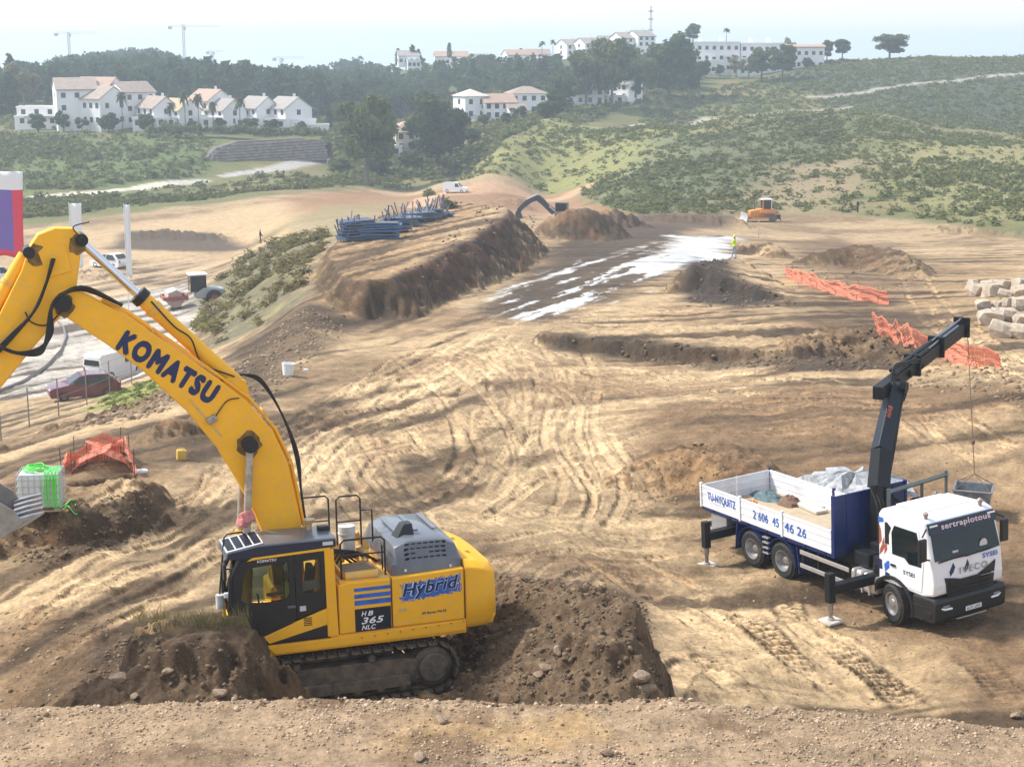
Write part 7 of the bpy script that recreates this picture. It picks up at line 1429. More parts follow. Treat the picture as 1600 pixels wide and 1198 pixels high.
def crown_broad(n, seed, lobes=16, s=.075, zlo=.28, open_=.0):
    """unit tree: height 1, width about .7; lobes of leaf clumps with gaps between"""
    r = np.random.default_rng(seed); L = []
    for k in range(lobes): 
        a = r.uniform(0, 2 * pi); z = r.uniform(zlo + .08, .90); w = .30 * np.sqrt(max(.06, 1 - ((z - .60) / .42) ** 2)); q = w * np.sqrt(r.uniform(.1, 1)); L.append((q * cos(a), q * sin(a), z, r.uniform(.075, .15)))
    L = np.array(L); i = r.choice(lobes, n, p=L[:, 3] ** 2 / (L[:, 3] ** 2).sum()); d = r.normal(size=(n, 3)); d[:, 2] = d[:, 2] + .25; d /= np.linalg.norm(d, axis=1)[:, None]
    P = L[i, :3] + d * (L[i, 3] * r.uniform(.55, 1.12, n))[:, None] * np.array([1, 1, .85]); return tris(P, d, s * .5, r)
def crown_conifer(n, seed, s=.05, w=.19):
    r = np.random.default_rng(seed); z = .12 + .88 * (1 - np.sqrt(r.uniform(0, 1, n))); ph = r.uniform(0, 2 * pi, n); tier = .75 + .35 * np.abs(np.sin(z * 26 + np.sin(ph * 3) * .8)); rad = w * (1 - z) ** .85 * tier * r.uniform(.55, 1.1, n) * (1 + .25 * np.sin(ph * 2 + seed)); P = np.stack([rad * np.cos(ph), rad * np.sin(ph), z], 1); N = np.stack([np.cos(ph), np.sin(ph), .5 + 0 * ph], 1); N /= np.linalg.norm(N, axis=1)[:, None]; return tris(P, N, s * (.6 + .6 * (1 - z))[:, None] if False else s, r)
def crown_cypress(n, seed, s=.05): 
    r = np.random.default_rng(seed); z = r.uniform(.03, 1, n); ph = r.uniform(0, 2 * pi, n); rad = .10 * np.sin(np.clip(z, 0, 1) ** .6 * pi) ** .6 * r.uniform(.7, 1.1, n); P = np.stack([rad * np.cos(ph), rad * np.sin(ph), z], 1); N = np.stack([np.cos(ph), np.sin(ph), .6 + 0 * ph], 1); N /= np.linalg.norm(N, axis=1)[:, None]; return tris(P, N, s, r)
def crown_shrub(n, seed, s=.2): 
    r = np.random.default_rng(seed); d = r.normal(size=(n, 3)); d[:, 2] = np.abs(d[:, 2]); d /= np.linalg.norm(d, axis=1)[:, None]; lump = 1 + .28 * np.sin(d[:, :1] * 5 + seed) + .22 * np.sin(d[:, 1:2] * 6 + seed * 2); P = d * r.uniform(.55, 1.05, (n, 1)) * lump * np.array([.55, .55, .75]); return tris(P, d, s, r)
def palm_mesh(seed):
    r = random.Random(seed); V = []; F = []
    for k in range(34):
        a = 2 * pi * k / 34 + r.uniform(-.1, .1); el = r.uniform(-.6, 1.1); L = r.uniform(.22, .30); px = 0; pz = 1.0 - .12; prev = None; pts = []
        for i in range(6): t = i / 5; x = L * t * cos(el * (1 - .2 * t)); z = pz + L * (t * sin(el) - .62 * t * t); pts.append((x * cos(a), x * sin(a), z))
        for i in range(5):
            w0 = .06 * sin(pi * min(1, (i + .4) / 5.4)); w1 = .06 * sin(pi * min(1, (i + 1.4) / 5.4)) if i < 4 else .004; sx, sy = -sin(a), cos(a); b = len(V); p, q = pts[i], pts[i + 1]
            V += [(p[0] - sx * w0, p[1] - sy * w0, p[2] - .01), (p[0] + sx * w0, p[1] + sy * w0, p[2] - .01), (q[0] + sx * w1, q[1] + sy * w1, q[2] - .01), (q[0] - sx * w1, q[1] - sy * w1, q[2] - .01)]; F.append((b, b + 1, b + 2, b + 3))
    return np.array(V), np.array(F)
def mk(name, vf, m, seed=0): return np_mesh(name, vf[0], vf[1], m)
CR = {'dark': [mk('crown', crown_broad(4600, 100 + k, 27 + k, .105, .12), LF_D) for k in range(3)], 'euc': [mk('crown', crown_broad(4400, 110 + k, 22 + k, .10, .27), LF_E) for k in range(3)], 'light': [mk('crown', crown_broad(1300, 120 + k, 12, .10, .30), LF_G) for k in range(2)],
      'conifer': [mk('crown', crown_conifer(700, 130 + k, .075, .17 + .03 * k), LF_C) for k in range(4)], 'cypress': [mk('crown', crown_cypress(420, 140 + k, .07), LF_C) for k in range(2)], 'palm': [mk('crown', palm_mesh(k), LF_P) for k in range(2)], 'shrub': [mk('crown', crown_shrub(240, 150 + k), LF_S) for k in range(3)], 'pine': [mk('crown', crown_broad(1100, 160 + k, 11, .12, .40), LF_C) for k in range(3)]}
def trunk_mesh(kind):
    m = MB(); r = random.Random(kind)
    if kind == 'palm': m.tube([(0, 0, -.05), (.01, 0, .4), (0, .005, .88)], [.022, .017, .016], 6)
    elif kind == 'cypress' or kind == 'conifer': m.tube([(0, 0, -.08), (0, 0, .5), (0, 0, .92)], [.018, .012, .004], 5)
    elif kind == 'shrub':
        for k in range(4): a = k * 1.6; m.tube([(0, 0, -.1), (.2 * cos(a), .2 * sin(a), .3), (.3 * cos(a), .3 * sin(a), .55)], [.04, .025, .01], 4)
    else:
        m.tube([(0, 0, -.08), (.008, 0, .2), (0, .01, .45), (.01, 0, .7)], [.03, .022, .016, .008], 7)
        for k in range(7): a = k * 2.4; z = .25 + .06 * k; m.tube([(0, 0, z), (.10 * cos(a), .10 * sin(a), z + .12), (.19 * cos(a), .19 * sin(a), z + .22)], [.012, .008, .004], 5)
    me = m.mesh('trunk'); me.materials.append(BARK); return me
TK = {k: trunk_mesh(k) for k in ('palm', 'conifer', 'cypress', 'shrub', 'broad')}
def tree(kind, p, h, w, label, cat='tree', group=None, name=None, seed=0, rz=None):
    """w = width as a multiple of the kind's own proportion"""
    r = random.Random(seed * 7 + int(p[0] * 13)); T = empty(name or (kind + '_tree'), p, (0, 0, r.uniform(0, 6.28) if rz is None else rz), (h * w, h * w, h), label, cat, group)
    o = bpy.data.objects.new('crown', r.choice(CR[kind])); COL.objects.link(o); o.parent = T; o = bpy.data.objects.new('trunk', TK.get(kind, TK['broad'])); COL.objects.link(o); o.parent = T; return T
def T_(kind, px, py, d, ytop, wpx, label, name, **k):
    p = stand(px, py, d) if d else G(px, py); dd = d or PX(p)[2]; h = (py - ytop) / F_PX * dd; w = (wpx / F_PX * dd) / h / {'dark': .80, 'euc': .76, 'light': .7, 'pine': .72, 'conifer': .40, 'cypress': .20, 'palm': .55, 'shrub': 1.25}[kind]; return tree(kind, p, h, w, label, 'shrub' if kind == 'shrub' else 'palm' if kind == 'palm' else 'tree', name=name, **k)
T_('euc', 573, 290, 345, 148, 100, 'tall pale eucalyptus with a visible trunk, left of the peach villa', 'eucalyptus_tree')
T_('dark', 686, 262, 372, 146, 108, 'dense dark round tree right of the peach villa', 'dark_tree')
for px, py, d, yt, w, kd, lb in ((880, 176, 455, 118, 62, 'dark', 'dark low tree at the left of the grey tree clump'), (915, 172, 460, 84, 70, 'euc', 'grey-green tree in the middle of the clump behind the white villas'), (955, 172, 462, 62, 78, 'euc', 'tallest grey-green tree of the clump, under the ridge row houses'), (985, 160, 468, 100, 46, 'dark', 'small dark tree at the right of the grey tree clump'), (1045, 150, 478, 48, 92, 'dark', 'big round dark tree in front of the apartment block'), (1010, 150, 485, 90, 50, 'euc', 'pale tree leaning on the big round dark tree'), (1080, 140, 490, 96, 40, 'dark', 'small dark tree at the left foot of the apartment block'), (1190, 128, 500, 70, 52, 'euc', 'thin tall tree before the middle of the apartment block'), (1222, 128, 505, 66, 46, 'euc', 'tall tree leaning right before the apartment block'), (1236, 100, 520, 54, 28, 'light', 'thin bare-looking tree at the right end of the block'), (1150, 122, 515, 84, 36, 'light', 'sparse tree before the apartment block, left of the tall ones'),
                                     (1083, 64, 590, 38, 30, 'dark', 'round dark treetop rising behind the apartment block roof'), (1390, 94, 545, 54, 58, 'euc', 'broad pale round tree alone on the right ridge'), (1292, 92, 545, 64, 26, 'dark', 'left of the pair of small trees beside the block'), (1316, 92, 545, 62, 28, 'euc', 'right of the pair of small trees beside the block'), (38, 180, 470, 96, 54, 'light', 'pale feathery tree at the far left behind the terrace house'), (8, 190, 460, 120, 50, 'dark', 'dark tree cut off by the left edge'), (760, 112, 590, 84, 44, 'dark', 'dark tree standing between the far ridge villas'), (735, 150, 520, 118, 60, 'dark', 'dark round tree above the white villa with the pale roof'), (800, 140, 530, 112, 60, 'euc', 'rounded olive tree on the slope above the white villas'), (860, 128, 545, 98, 60, 'dark', 'dark tree on the slope below the ridge row houses'), (545, 205, 470, 160, 54, 'euc', 'olive tree behind the tall eucalyptus'), (505, 250, 385, 222, 34, 'dark', 'dark bushy tree at the right end of the stone wall'), (590, 275, 350, 240, 50, 'dark', 'low dark tree at the foot of the tall eucalyptus'), (530, 275, 350, 246, 40, 'euc', 'low olive tree left of the tall eucalyptus'), (640, 268, 360, 236, 46, 'dark', 'low dark tree below the peach villa'), (740, 225, 395, 200, 40, 'dark', 'dark shrubby tree below the white villa with the pale roof')):
    T_(kd, px, py, d, yt, w, lb, {'dark': 'dark_tree', 'euc': 'olive_tree', 'light': 'pale_tree'}[kd])
for px, py, d, yt, w, lb in ((310, 172, 440, 102, 26, 'tallest dark conifer, right behind the pinkish row house'), (271, 168, 440, 107, 24, 'dark conifer behind the row houses, second from the tallest'), (232, 166, 440, 112, 24, 'dark conifer just right of the apartment house gables'), (248, 166, 445, 118, 22, 'dark conifer between two taller ones behind the row houses'), (474, 182, 430, 134, 20, 'dark conifer at the right end of the row houses')): T_('conifer', px, py, d, yt, w, lb, 'conifer_tree')
for px, py, d, yt, w, lb in ((622, 104, 600, 77, 8, 'slim cypress at the left end of the far ridge'), (645, 104, 600, 72, 11, 'taller cypress right of the slim one on the far ridge'), (654, 104, 600, 78, 8, 'short cypress of the pair on the far ridge'), (702, 90, 610, 68, 7, 'cypress spike behind the far orange-roofed villa'), (827, 172, 422, 146, 10, 'cypress against the tall white villa'), (514, 205, 430, 170, 9, 'cypress right of the garden wall')): T_('cypress', px, py, d, yt, w, lb, 'cypress_tree')
for px, py, d, yt, w, lb in ((192, 207, 386, 140, 24, 'palm in front of the large apartment house'), (268, 207, 386, 158, 20, 'short palm before the ochre-roofed row house'), (290, 207, 386, 138, 22, 'tall palm left of the pair before the row houses'), (311, 207, 386, 143, 22, 'tall palm right of the pair before the row houses'), (334, 208, 386, 157, 20, 'short palm before the pinkish-roofed row house'), (376, 208, 386, 150, 24, 'palm before the middle grey-roofed row house'), (733, 190, 408, 152, 16, 'palm against the villa with the pale hipped roof'), (840, 175, 425, 132, 16, 'palm beside the tall white villa'), (762, 150, 500, 116, 18, 'palm on the slope above the white villas'), (814, 106, 590, 74, 12, 'left palm of the pair on the far ridge'), (847, 90, 590, 64, 14, 'right palm of the pair on the far ridge'), (864, 86, 590, 62, 12, 'palm just left of the ridge row houses'), (1135, 66, 560, 44, 14, 'palm rising behind the apartment block roof')): T_('palm', px, py, d, yt, w, lb, 'palm_tree')
# garden trees among the houses
rs = random.Random(31)
for grp, base, pts in (('garden trees among the left houses', 'small dark garden tree among the left houses, ', [(60, 207, 386, 178), (100, 206, 386, 172), (128, 207, 386, 186), (170, 208, 386, 176), (230, 208, 386, 178), (255, 208, 386, 188), (300, 208, 386, 186), (345, 209, 386, 184), (390, 210, 386, 182), (425, 210, 386, 186), (470, 212, 384, 186)]),
                       ('garden trees on the far ridge', 'small dark tree among the far ridge houses, ', [(660, 106, 590, 88), (690, 108, 585, 92), (725, 108, 585, 90), (775, 110, 585, 92), (795, 114, 580, 96), (830, 112, 580, 98), (870, 98, 570, 80), (905, 98, 565, 78), (935, 96, 560, 76), (965, 92, 560, 72), (1100, 122, 520, 96), (1125, 122, 520, 100), (1170, 122, 518, 98), (1262, 108, 525, 88)]),
                       ('garden trees among the valley villas', 'small dark tree among the valley villas, ', [(712, 200, 408, 176), (755, 200, 405, 180), (790, 196, 410, 174), (808, 192, 415, 166), (850, 186, 425, 158), (868, 184, 430, 150), (610, 246, 372, 222), (655, 246, 372, 216)])):
    for k, (px, py, d, yt) in enumerate(pts):
        q = rs.uniform(-2, 3); T_(rs.choice(['dark', 'euc', 'pine', 'dark']), px, py, d, yt + q, (py - yt) * rs.uniform(.8, 1.3), base + ORD[k] + ' from the left', 'garden_tree', group=grp)
# conifers and pines of the wood one can tell apart, front ones first
rs = random.Random(77); n = 0; wood_lb = 'dark conifer in the wood behind the white houses'
WOOD = []
for k in range(900):
    px = rs.uniform(-60, 640); 
    top = np.interp(px, [-60, 0, 60, 100, 180, 240, 290, 330, 400, 440, 480, 560, 600, 640], [126, 124, 118, 90, 76, 76, 92, 104, 104, 124, 108, 88, 100, 112]); d = rs.uniform(470, 800); h = rs.uniform(8, 14); f = (d - 470) / 330
    low = np.interp(px, [-60, 60, 230, 320, 480, 520, 640], [160, 165, 165, 160, 175, 195, 200]); yb = low + (top + h * F_PX / 800 - low) * f ** .8 + rs.uniform(-3, 3); WOOD.append((d, px, yb, h))
for px in range(560, 1000, 9): d = rs.uniform(520, 600); WOOD.append((d, px + rs.uniform(-4, 4), np.interp(px, [560, 700, 850, 1000], [165, 140, 125, 112]) + rs.uniform(-8, 18), rs.uniform(5, 9)))
WOOD.sort(); 
MIDW = []
for k in range(420):
    px = rs.uniform(555, 1090); f = rs.random(); d = 480 + 120 * f; lo = np.interp(px, [555, 700, 760, 1000, 1090], [205, 165, 150, 150, 140]); hi_ = np.interp(px, [555, 640, 860, 1000, 1090], [140, 112, 110, 100, 118]); MIDW.append((d, px, lo + (hi_ - lo) * f + rs.uniform(-3, 3), rs.uniform(3.5, 7.5)))

FARP = []
for k, (d, px, yb, h) in enumerate(WOOD):
    p = W(px, yb, d)
    if k % 14 == 0 and n < 60: tree('conifer' if rs.random() < .7 else 'pine', p, h * rs.uniform(1, 1.2), rs.uniform(.9, 1.5), wood_lb, 'tree', 'conifers of the wood behind the houses', 'conifer_tree', k); n += 1
    else: FARP.append((p.x, p.y, p.z, h))
def scatter(name, temps, P, S, m, label, cat, rng, squash=None, parent=None, tilt=0.0):
    """one joined mesh of many small pieces; every piece is turned and sized by itself"""
    Vs, Fs, b = [], [], 0; P = np.asarray(P, float); S = np.asarray(S, float); ti = rng.integers(0, len(temps), len(P))
    for t, (V, F) in enumerate(temps):
        k = np.where(ti == t)[0]
        if len(k) == 0: continue
        a = rng.uniform(0, 2 * pi, len(k)); c, s = np.cos(a), np.sin(a); Sx = S[k] if S.ndim == 2 else np.repeat(S[k, None], 3, 1); v = V[None] * Sx[:, None]
        if tilt:
            e = rng.normal(size=len(k)) * tilt; ce, se = np.cos(e), np.sin(e); v = np.stack([v[..., 0], v[..., 1] * ce[:, None] - v[..., 2] * se[:, None], v[..., 1] * se[:, None] + v[..., 2] * ce[:, None]], -1)
        v = np.stack([v[..., 0] * c[:, None] - v[..., 1] * s[:, None], v[..., 0] * s[:, None] + v[..., 1] * c[:, None], v[..., 2]], -1) + P[k][:, None]
        Vs.append(v.reshape(-1, 3)); Fs.append((F[None] + (np.arange(len(k)) * len(V))[:, None, None] + b).reshape(-1, F.shape[1])); b += v.shape[0] * v.shape[1]
    me = np_mesh(name, np.vstack(Vs), np.vstack(Fs), m); o = link_mesh(name, me); 
    if parent: o.parent = parent; o['kind'] = 'stuff'
    else: tag(o, label, cat, kind='stuff')
    return o
rg = np.random.default_rng(55)
scatter('far_wood', [crown_conifer(170, 200 + k, .13, .20) for k in range(4)] + [crown_broad(170, 210 + k, 9, .17, .2) for k in range(2)], [(a, b, c) for a, b, c, _ in FARP], [(h * 1.25, h * 1.25, h) for _, _, _, h in FARP], LF_C, 'mass of dark conifers covering the hills behind the houses', 'wood', rg)
MP = [stand(px, yb, d) for d, px, yb, h in MIDW]; MH = np.array([h for _, _, _, h in MIDW]); scatter('valley_wood', [crown_broad(220, 220 + k, 10, .17, .1) for k in range(4)] + [crown_conifer(170, 230 + k, .13, .2) for k in range(2)], [tuple(p) for p in MP], np.stack([MH * 1.3, MH * 1.3, MH], 1), LF_D, 'mass of trees on the slope between the valley villas and the ridge', 'wood', rg)
# hedge shrubs along the foot of the left houses, on the slope and by the van
for k in range(22): px = 235 + 12.5 * k; p = W(px, 206 + .018 * (px - 235) + rs.uniform(-2, 2), 388); tree('shrub', p, rs.uniform(1.6, 2.6), 1.3, 'dark hedge shrub at the foot of the left row houses, ' + ORD[k] + ' from the left', 'shrub', 'hedge below the row houses', 'hedge_shrub', k)
T_('shrub', 670, 306, 0, 291, 24, 'green bush left of the far white van', 'bush'); T_('shrub', 702, 326, 0, 308, 30, 'olive bush on the bench in front of the far white van', 'bush')
# scrub: thickets nobody could count
LANES = [(np.c_[Gm([p[0] for p in q], [p[1] for p in q], dm), np.zeros(len(q))], wd) for q, wd, dm in (([(60,308),(130,302),(220,294),(310,284)], 2.6, 200), ([(360,274),(430,264),(510,252)], 2.6, 200), ([(990,196),(1100,186),(1200,178),(1322,169)], 1.8, 330), ([(1270,152),(1400,136),(1500,126),(1620,115)], 1.8, 430), ([(715,232),(760,208),(800,196),(850,188)], 1.2, 330))]
def plan_fill(pix, n, seed, dmin=200.0, dens=None):
    P = Gm([p[0] for p in pix], [p[1] for p in pix], dmin); b = bounds(P, 0); r = np.random.default_rng(seed); x = r.uniform(b[0], b[1], n); y = r.uniform(b[2], b[3], n); k = seg_sd(x, y, P) < 0
    if dens is not None: k &= r.random(n) < dens(x, y)
    for Q, wd in LANES: k &= line_sd(x, y, Q)[0] > wd + 1.0
    x, y = x[k], y[k]; return np.stack([x, y, ground_raw(x, y, False) - .05], 1)
SH = [crown_shrub(20, 300 + k, .34) for k in range(5)]; SH2 = [crown_shrub(90, 310 + k, .20) for k in range(4)]
cl = lambda sc, a, b, sd: (lambda x, y: sstep(a, b, fbm(x * sc, y * sc, 4, sd)))
hills = [([(940,318),(1000,335),(1160,336),(1300,330),(1420,343),(1540,356),(1800,395),(1800,212),(1600,208),(1400,186),(1300,172),(1150,183),(1000,195),(870,185),(760,255),(700,285),(900,290)], 19000, 1, lambda x, y: .30 + .70 * sstep(-.08, .22, fbm(x * .03, y * .03, 4, 141)), (.35, 1.7)),
         ([(950,300),(1060,215),(1300,175),(1340,235),(1250,262),(1120,325),(1000,332)], 5000, 2, lambda x, y: .1 + .9 * sstep(-.2, .25, fbm(x * .05, y * .05, 4, 143)), (.6, 1.5)),
         ([(1000,210),(1280,196),(1400,200),(1620,225),(1800,225),(1800,95),(1300,95),(1240,112),(1000,150)], 10000, 3, None, (.8, 1.8)),
         ([(-150,340),(100,338),(300,314),(480,296),(560,290),(690,285),(720,250),(640,262),(520,280),(420,275),(300,290),(130,306),(-150,315)], 7000, 4, lambda x, y: .25 + .75 * sstep(-.2, .25, fbm(x * .06, y * .06, 3, 149)), (.7, 1.9)),
         ([(-150,300),(130,296),(300,278),(330,266),(330,212),(-150,212)], 4500, 5, lambda x, y: .3 + .7 * sstep(-.1, .3, fbm(x * .05, y * .05, 3, 151)), (.8, 2.6)),
         ([(520,285),(700,275),(760,250),(860,185),(960,170),(1000,160),(1000,130),(700,150),(600,200),(520,215)], 7000, 6, None, (1.2, 3.2)),
         ([(-150,200),(0,175),(520,175),(560,250),(510,250),(500,210)], 3000, 7, None, (1.2, 3.0))]
for pix, n_, sd_, dn, (s0, s1) in hills:
    P = plan_fill(pix, n_, sd_, dens=dn, dmin=200 if sd_ not in (3,) else 402); S = (s0 + (s1 - s0) * rg.random((len(P), 1)) ** 1.8) * np.array([1.15, 1.15, .8]); scatter('hill_scrub', SH, P, S, LF_S if sd_ != 3 else LF_S, {1: 'low grey-green scrub scattered over the right hillside', 2: 'darker scrub thicket in the hollow of the right hillside', 3: 'dark scrub on the upper right ridges', 4: 'scrub belt between the pale shelf and the lane', 5: 'bushes on the green slope below the left houses', 6: 'thicket in the middle valley round the villas', 7: 'bushes round the left houses'}[sd_], 'scrub', rg)
P = plan_fill([(335,545),(305,505),(328,455),(380,405),(430,378),(500,365),(520,372),(482,420),(462,468),(400,515)], 3600, 21, 80.0, lambda x, y: .05 + .5 * sstep(-.05, .35, fbm(x * .16, y * .16, 3, 161))); scatter('bank_scrub', SH2, P, (.35 + 1.1 * rg.random((len(P), 1)) ** 2) * np.array([1.2, 1.2, .8]), LF_G, 'dry olive scrub on the bank between street and bench', 'scrub', rg)
P = plan_fill([(140,640),(180,612),(240,590),(262,606),(200,632)], 260, 22, 60.0); scatter('verge_weeds', SH2, P, rg.uniform(.2, .5, (len(P), 1)) * np.array([1.3, 1.3, .6]), leafmat('leaf_weed', (.16, .19, .05)), 'yellow-green weeds on the verge by the fence', 'weeds', rg)
P = plan_fill([(318,520),(300,505),(315,488),(345,500),(345,525)], 160, 24, 80.0); scatter('yellow_weeds', SH2, P, rg.uniform(.4, .8, (len(P), 1)), leafmat('leaf_yellow', (.32, .30, .05)), 'yellow flowering weeds at the foot of the scrub bank', 'weeds', rg)
# grass blades on the uncut block by the cab
def blades(n, seed):
    r = np.random.default_rng(seed); b = r.normal(size=(n, 2)) * .10; t = b + r.normal(size=(n, 2)) * .10; w = .006; V = np.stack([np.c_[b[:, 0] - w, b[:, 1], 0 * b[:, 0]], np.c_[b[:, 0] + w, b[:, 1], 0 * b[:, 0]], np.c_[t, r.uniform(.15, .42, n)]], 1).reshape(-1, 3); return V, np.arange(3 * n).reshape(-1, 3)
PB = Gm(rg.uniform(210, 392, 46), 968 + rg.uniform(-6, 14, 46)); P = np.c_[PB, ground_raw(PB[:, 0], PB[:, 1]) - .02]; scatter('dry_grass', [blades(22, 400 + k) for k in range(4)], P, rg.uniform(.5, 1.3, len(P)), leafmat('leaf_dry', (.20, .18, .08)), 'dry grass tufts on top of the uncut earth block', 'grass', rg)
# ------------------------------------------------------------------ loose stones and clods
def stone_t(seed):
    r = random.Random(seed); bm = bmesh.new(); bmesh.ops.create_icosphere(bm, subdivisions=1, radius=.5)
    ax = [Vector((r.gauss(0, 1), r.gauss(0, 1), r.gauss(0, 1))).normalized() for _ in range(6)]
    for v in bm.verts:
        for a in ax:
            d = v.co.dot(a)
            if d > .32: v.co -= a * (d - .32)
        v.co *= r.uniform(.85, 1.12)
    V = np.array([v.co[:] for v in bm.verts]) * np.array([1, r.uniform(.6, .95), r.uniform(.45, .8)]); F = np.array([[v.index for v in f.verts] for f in bm.faces]); bm.free(); return V, F
STT = [stone_t(k) for k in range(9)]
bm = bmesh.new()
PEB = mat('pebble', (.44, .36, .27), .9, var=.4, vscale=5.0, coords='Generated') if False else None
def stonemat(name, c0, c1, sc):
    m = bpy.data.materials.new(name); m.use_nodes = True; nt = m.node_tree; b = nt.nodes['Principled BSDF']; b.inputs['Roughness'].default_value = .9; b.inputs['Specular IOR Level'].default_value = .25; ge_ = nt.nodes.new('ShaderNodeNewGeometry'); r = nt.nodes.new('ShaderNodeValToRGB'); nt.links.new(ge_.outputs['Random Per Island'], r.inputs[0]); r.color_ramp.elements[0].color = (*c0, 1); r.color_ramp.elements[1].color = (*c1, 1); n = nt.nodes.new('ShaderNodeTexNoise'); n.inputs['Scale'].default_value = sc; nt.links.new(ge_.outputs['Position'], n.inputs['Vector']); mx = nt.nodes.new('ShaderNodeMix'); mx.data_type = 'RGBA'; mx.blend_type = 'MULTIPLY'; mx.inputs['Factor'].default_value = .7; nt.links.new(r.outputs[0], mx.inputs['A']); nt.links.new(n.outputs['Color'], mx.inputs['B']); mr = nt.nodes.new('ShaderNodeMapRange'); mr.inputs['To Min'].default_value = .5; mr.inputs['To Max'].default_value = 1.4; nt.links.new(n.outputs['Fac'], mr.inputs['Value']); cc = nt.nodes.new('ShaderNodeCombineColor'); [nt.links.new(mr.outputs[0], cc.inputs[k]) for k in range(3)]; nt.links.new(cc.outputs[0], mx.inputs['B']); nt.links.new(mx.outputs['Result'], b.inputs['Base Color']); return m
GRAVM = stonemat('gravel_stone', (.22, .15, .09), (.58, .45, .32), 14); CLODM = stonemat('clod_earth', (.08, .054, .034), (.22, .155, .095), 8); RUBM = stonemat('rubble_stone', (.16, .108, .065), (.38, .28, .18), 8)
rg = np.random.default_rng(99)
def stones(name, pix, n, s0, s1, m, label, dmin=26.0, pw=3.0, dens=None, cat='stones', sink=.25):
    P = Gm([p[0] for p in pix], [p[1] for p in pix], dmin); b = bounds(P, 0); x = rg.uniform(b[0], b[1], n); y = rg.uniform(b[2], b[3], n); k = seg_sd(x, y, P) < 0
    if dens is not None: k &= rg.random(n) < dens(x, y)
    x, y = x[k], y[k]; s = s0 + (s1 - s0) * rg.random(len(x)) ** pw; z = ground_raw(x, y) + s * (.25 - sink); scatter(name, STT, np.stack([x, y, z], 1), s, m, label, cat, rg, tilt=.4)
# gravel on the foreground bank: crest anchors pushed into plan
xs = np.linspace(-14, 14, 25); yc = np.interp(xs, crest[:, 0], crest[:, 1])
def strip_stones(name, n, y0, y1, s0, s1, pw, label, dens=None):
    x = rg.uniform(-11.5, 11.5, n); y = np.interp(x, crest[:, 0], crest[:, 1]) + rg.uniform(y0, y1, n)
    if dens is not None: k = rg.random(n) < dens(x, y); x, y = x[k], y[k]
    s = s0 + (s1 - s0) * rg.random(len(x)) ** pw; scatter(name, STT, np.stack([x, y, ground_raw(x, y) + s * .05], 1), s, GRAVM, label, 'gravel', rg, tilt=.5)
strip_stones('bank_gravel', 27000, -4.2, .35, .018, .085, 2.2, 'loose gravel and small stones covering the foreground bank', lambda x, y: .25 + .75 * sstep(-.3, .3, fbm(x * .8, y * .8, 3, 171)))
strip_stones('bank_edge_stones', 700, -.5, .45, .05, .16, 2.2, 'larger stones along the edge of the foreground bank')
stones('block_clods', [(60,1105),(120,1070),(185,1000),(210,985),(260,1010),(400,1010),(440,1090),(430,1110)], 5000, .03, .18, CLODM, 'clods and stones on the broken face of the earth block', pw=3.2)
stones('spoil_clods', [(690,1095),(710,1000),(760,900),(850,905),(1010,940),(1060,1095)], 11000, .03, .19, CLODM, 'clods and stones over the spoil bank behind the excavator', pw=4.5)
stones('yard_stones', [(1000,1010),(1110,1100),(1300,1110),(1600,1120),(1650,780),(1100,900)], 1500, .03, .16, RUBM, 'scattered small stones on the trodden ground round the lorry', pw=4)
stones('yard_stones', [(980,790),(1040,700),(1110,690),(1140,730),(1100,780)], 900, .03, .16, RUBM, 'rubble on the small bank left of the lorry', pw=3)
stones('yard_stones', [(0,1100),(0,960),(120,940),(200,960),(190,1060),(100,1100)], 900, .03, .16, RUBM, 'small stones on the brown ground at the lower left', pw=3.5)
stones('bank_stones', [(-40,860),(-40,800),(90,800),(230,760),(260,790),(200,850),(80,880)], 1500, .04, .24, CLODM, 'clods on the face of the bank under the water tank', pw=3)
stones('verge_rubble', [(100,672),(160,650),(230,620),(270,612),(270,640),(180,665)], 700, .08, .55, RUBM, 'pale rubble along the verge beside the fence', pw=3)
stones('slope_rubble', [(340,600),(400,540),(470,480),(545,515),(470,580),(400,640)], 1600, .06, .35, RUBM, 'stony rubble on the dark slope left of the bench', pw=3)
stones('step_rubble', [(850,525),(960,530),(1240,548),(1330,520),(1420,520),(1440,570),(1250,582),(1000,560)], 2600, .06, .4, CLODM, 'earth clods along the step across the work area', pw=3)
stones('fill_rubble', [(1070,480),(1085,405),(1160,430),(1260,475),(1200,482)], 1400, .08, .4, CLODM, 'dark clods on the face of the wedge of fill', pw=3)
stones('bench_rubble', [(470,500),(545,515),(700,460),(845,370),(835,335),(620,440),(520,478)], 2600, .08, .5, CLODM, 'clods down the cut bank of the bench', pw=3)
stones('heap_rubble', [(1240,450),(1290,390),(1400,385),(1450,440),(1400,480)], 1200, .08, .5, RUBM, 'stones over the heaps beyond the orange netting', pw=3)
stones('heap_rubble', [(1400,600),(1400,560),(1600,560),(1600,640)], 900, .06, .4, RUBM, 'stones over the brown ground behind the crane', pw=3)
stones('yard_crumbs', [(-20,1000),(120,900),(300,780),(430,650),(560,560),(700,530),(1000,545),(1300,590),(1620,600),(1620,1110),(1250,1095),(1050,1000),(760,900),(420,900),(200,960)], 26000, .02, .10, RUBM, 'crumbled earth and grit over the driven yard', pw=3.5, dens=lambda x, y: .15 + .85 * sstep(-.25, .3, fbm(x * .25, y * .25, 4, 181)))
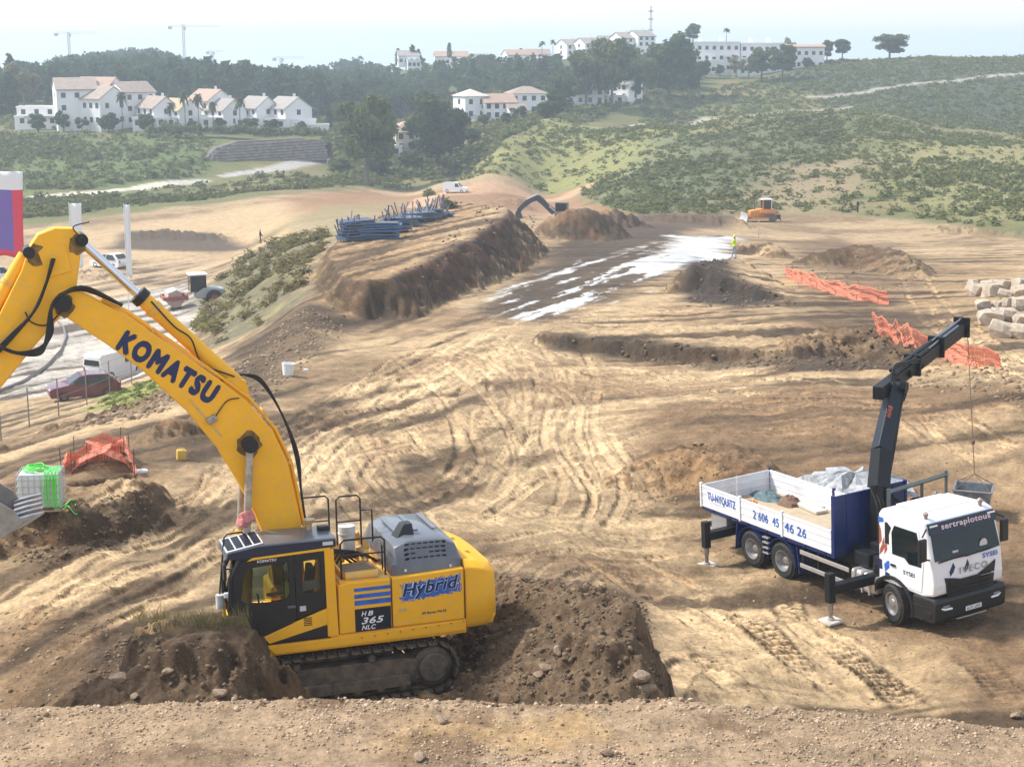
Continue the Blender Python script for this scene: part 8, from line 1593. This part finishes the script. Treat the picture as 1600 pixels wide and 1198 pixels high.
# single rocks that stand out
RK = [rock_mesh('rock', 60 + k, .7) for k in range(5)]
for q in RK: q.materials.append(mat('rock_brown', (.27, .195, .13), .9, var=.3, vscale=6, bump=.5, bscale=12))
for px, py, s, lb in ((872, 1020, .3, 'largest pale rock embedded in the spoil bank'), (855, 1046, .34, 'flat pale rock below the largest rock of the spoil bank'), (840, 1055, .26, 'small rock left of the flat rock on the spoil bank'), (1000, 1058, .42, 'long slab of rock at the foot of the cut end of the spoil bank'), (1012, 1078, .40, 'dark slab of rock lowest at the cut end of the spoil bank'), (950, 1178, .28, 'round pale stone on the foreground bank below the spoil bank'), (655, 1185, .30, 'white stone on the foreground bank at the bottom edge'), (262, 1050, .28, 'yellowish rock in the middle of the broken earth block'), (185, 1062, .36, 'pale rock at the left of the broken earth block'), (212, 1088, .22, 'small pale rock at the foot of the broken earth block'), (345, 1085, .30, 'rock at the right foot of the broken earth block'), (1590, 1120, .34, 'stone on the foreground bank at the right edge'), (92, 1028, .18, 'small white stone on the brown ground at the lower left'), (690, 1128, .30, 'flat stone on the foreground bank before the tracks'), (1090, 695, .4, 'grey stone on top of the small bank left of the lorry')):
    g = G(px, py, 18.0); o = bpy.data.objects.new('rock', random.Random(px).choice(RK)); COL.objects.link(o); o.location = (g.x, g.y, g.z + .12 * s); o.scale = (s * 1.2, s * .9, s); o.rotation_euler = (.2, .1, px); tag(o, lb, 'rock', 'single rocks on the banks')
# ------------------------------------------------------------------ the hazy air over the whole place
HZ = MB(); HZ.box((0, 500, -34), (6600, 6600, 112))
hm = bpy.data.materials.new('haze_air'); hm.use_nodes = True; hn = hm.node_tree.nodes; hn.remove(hn['Principled BSDF'])
pv = hn.new('ShaderNodeVolumePrincipled'); pv.inputs['Color'].default_value = (.74, .87, 1, 1); pv.inputs['Density'].default_value = 0.0005; pv.inputs['Anisotropy'].default_value = 0.3
hm.node_tree.links.new(pv.outputs['Volume'], hn['Material Output'].inputs['Volume'])
haze = HZ.obj('haze', hm); tag(haze, 'pale blue haze lying over the valley and hills', 'haze', kind='stuff')
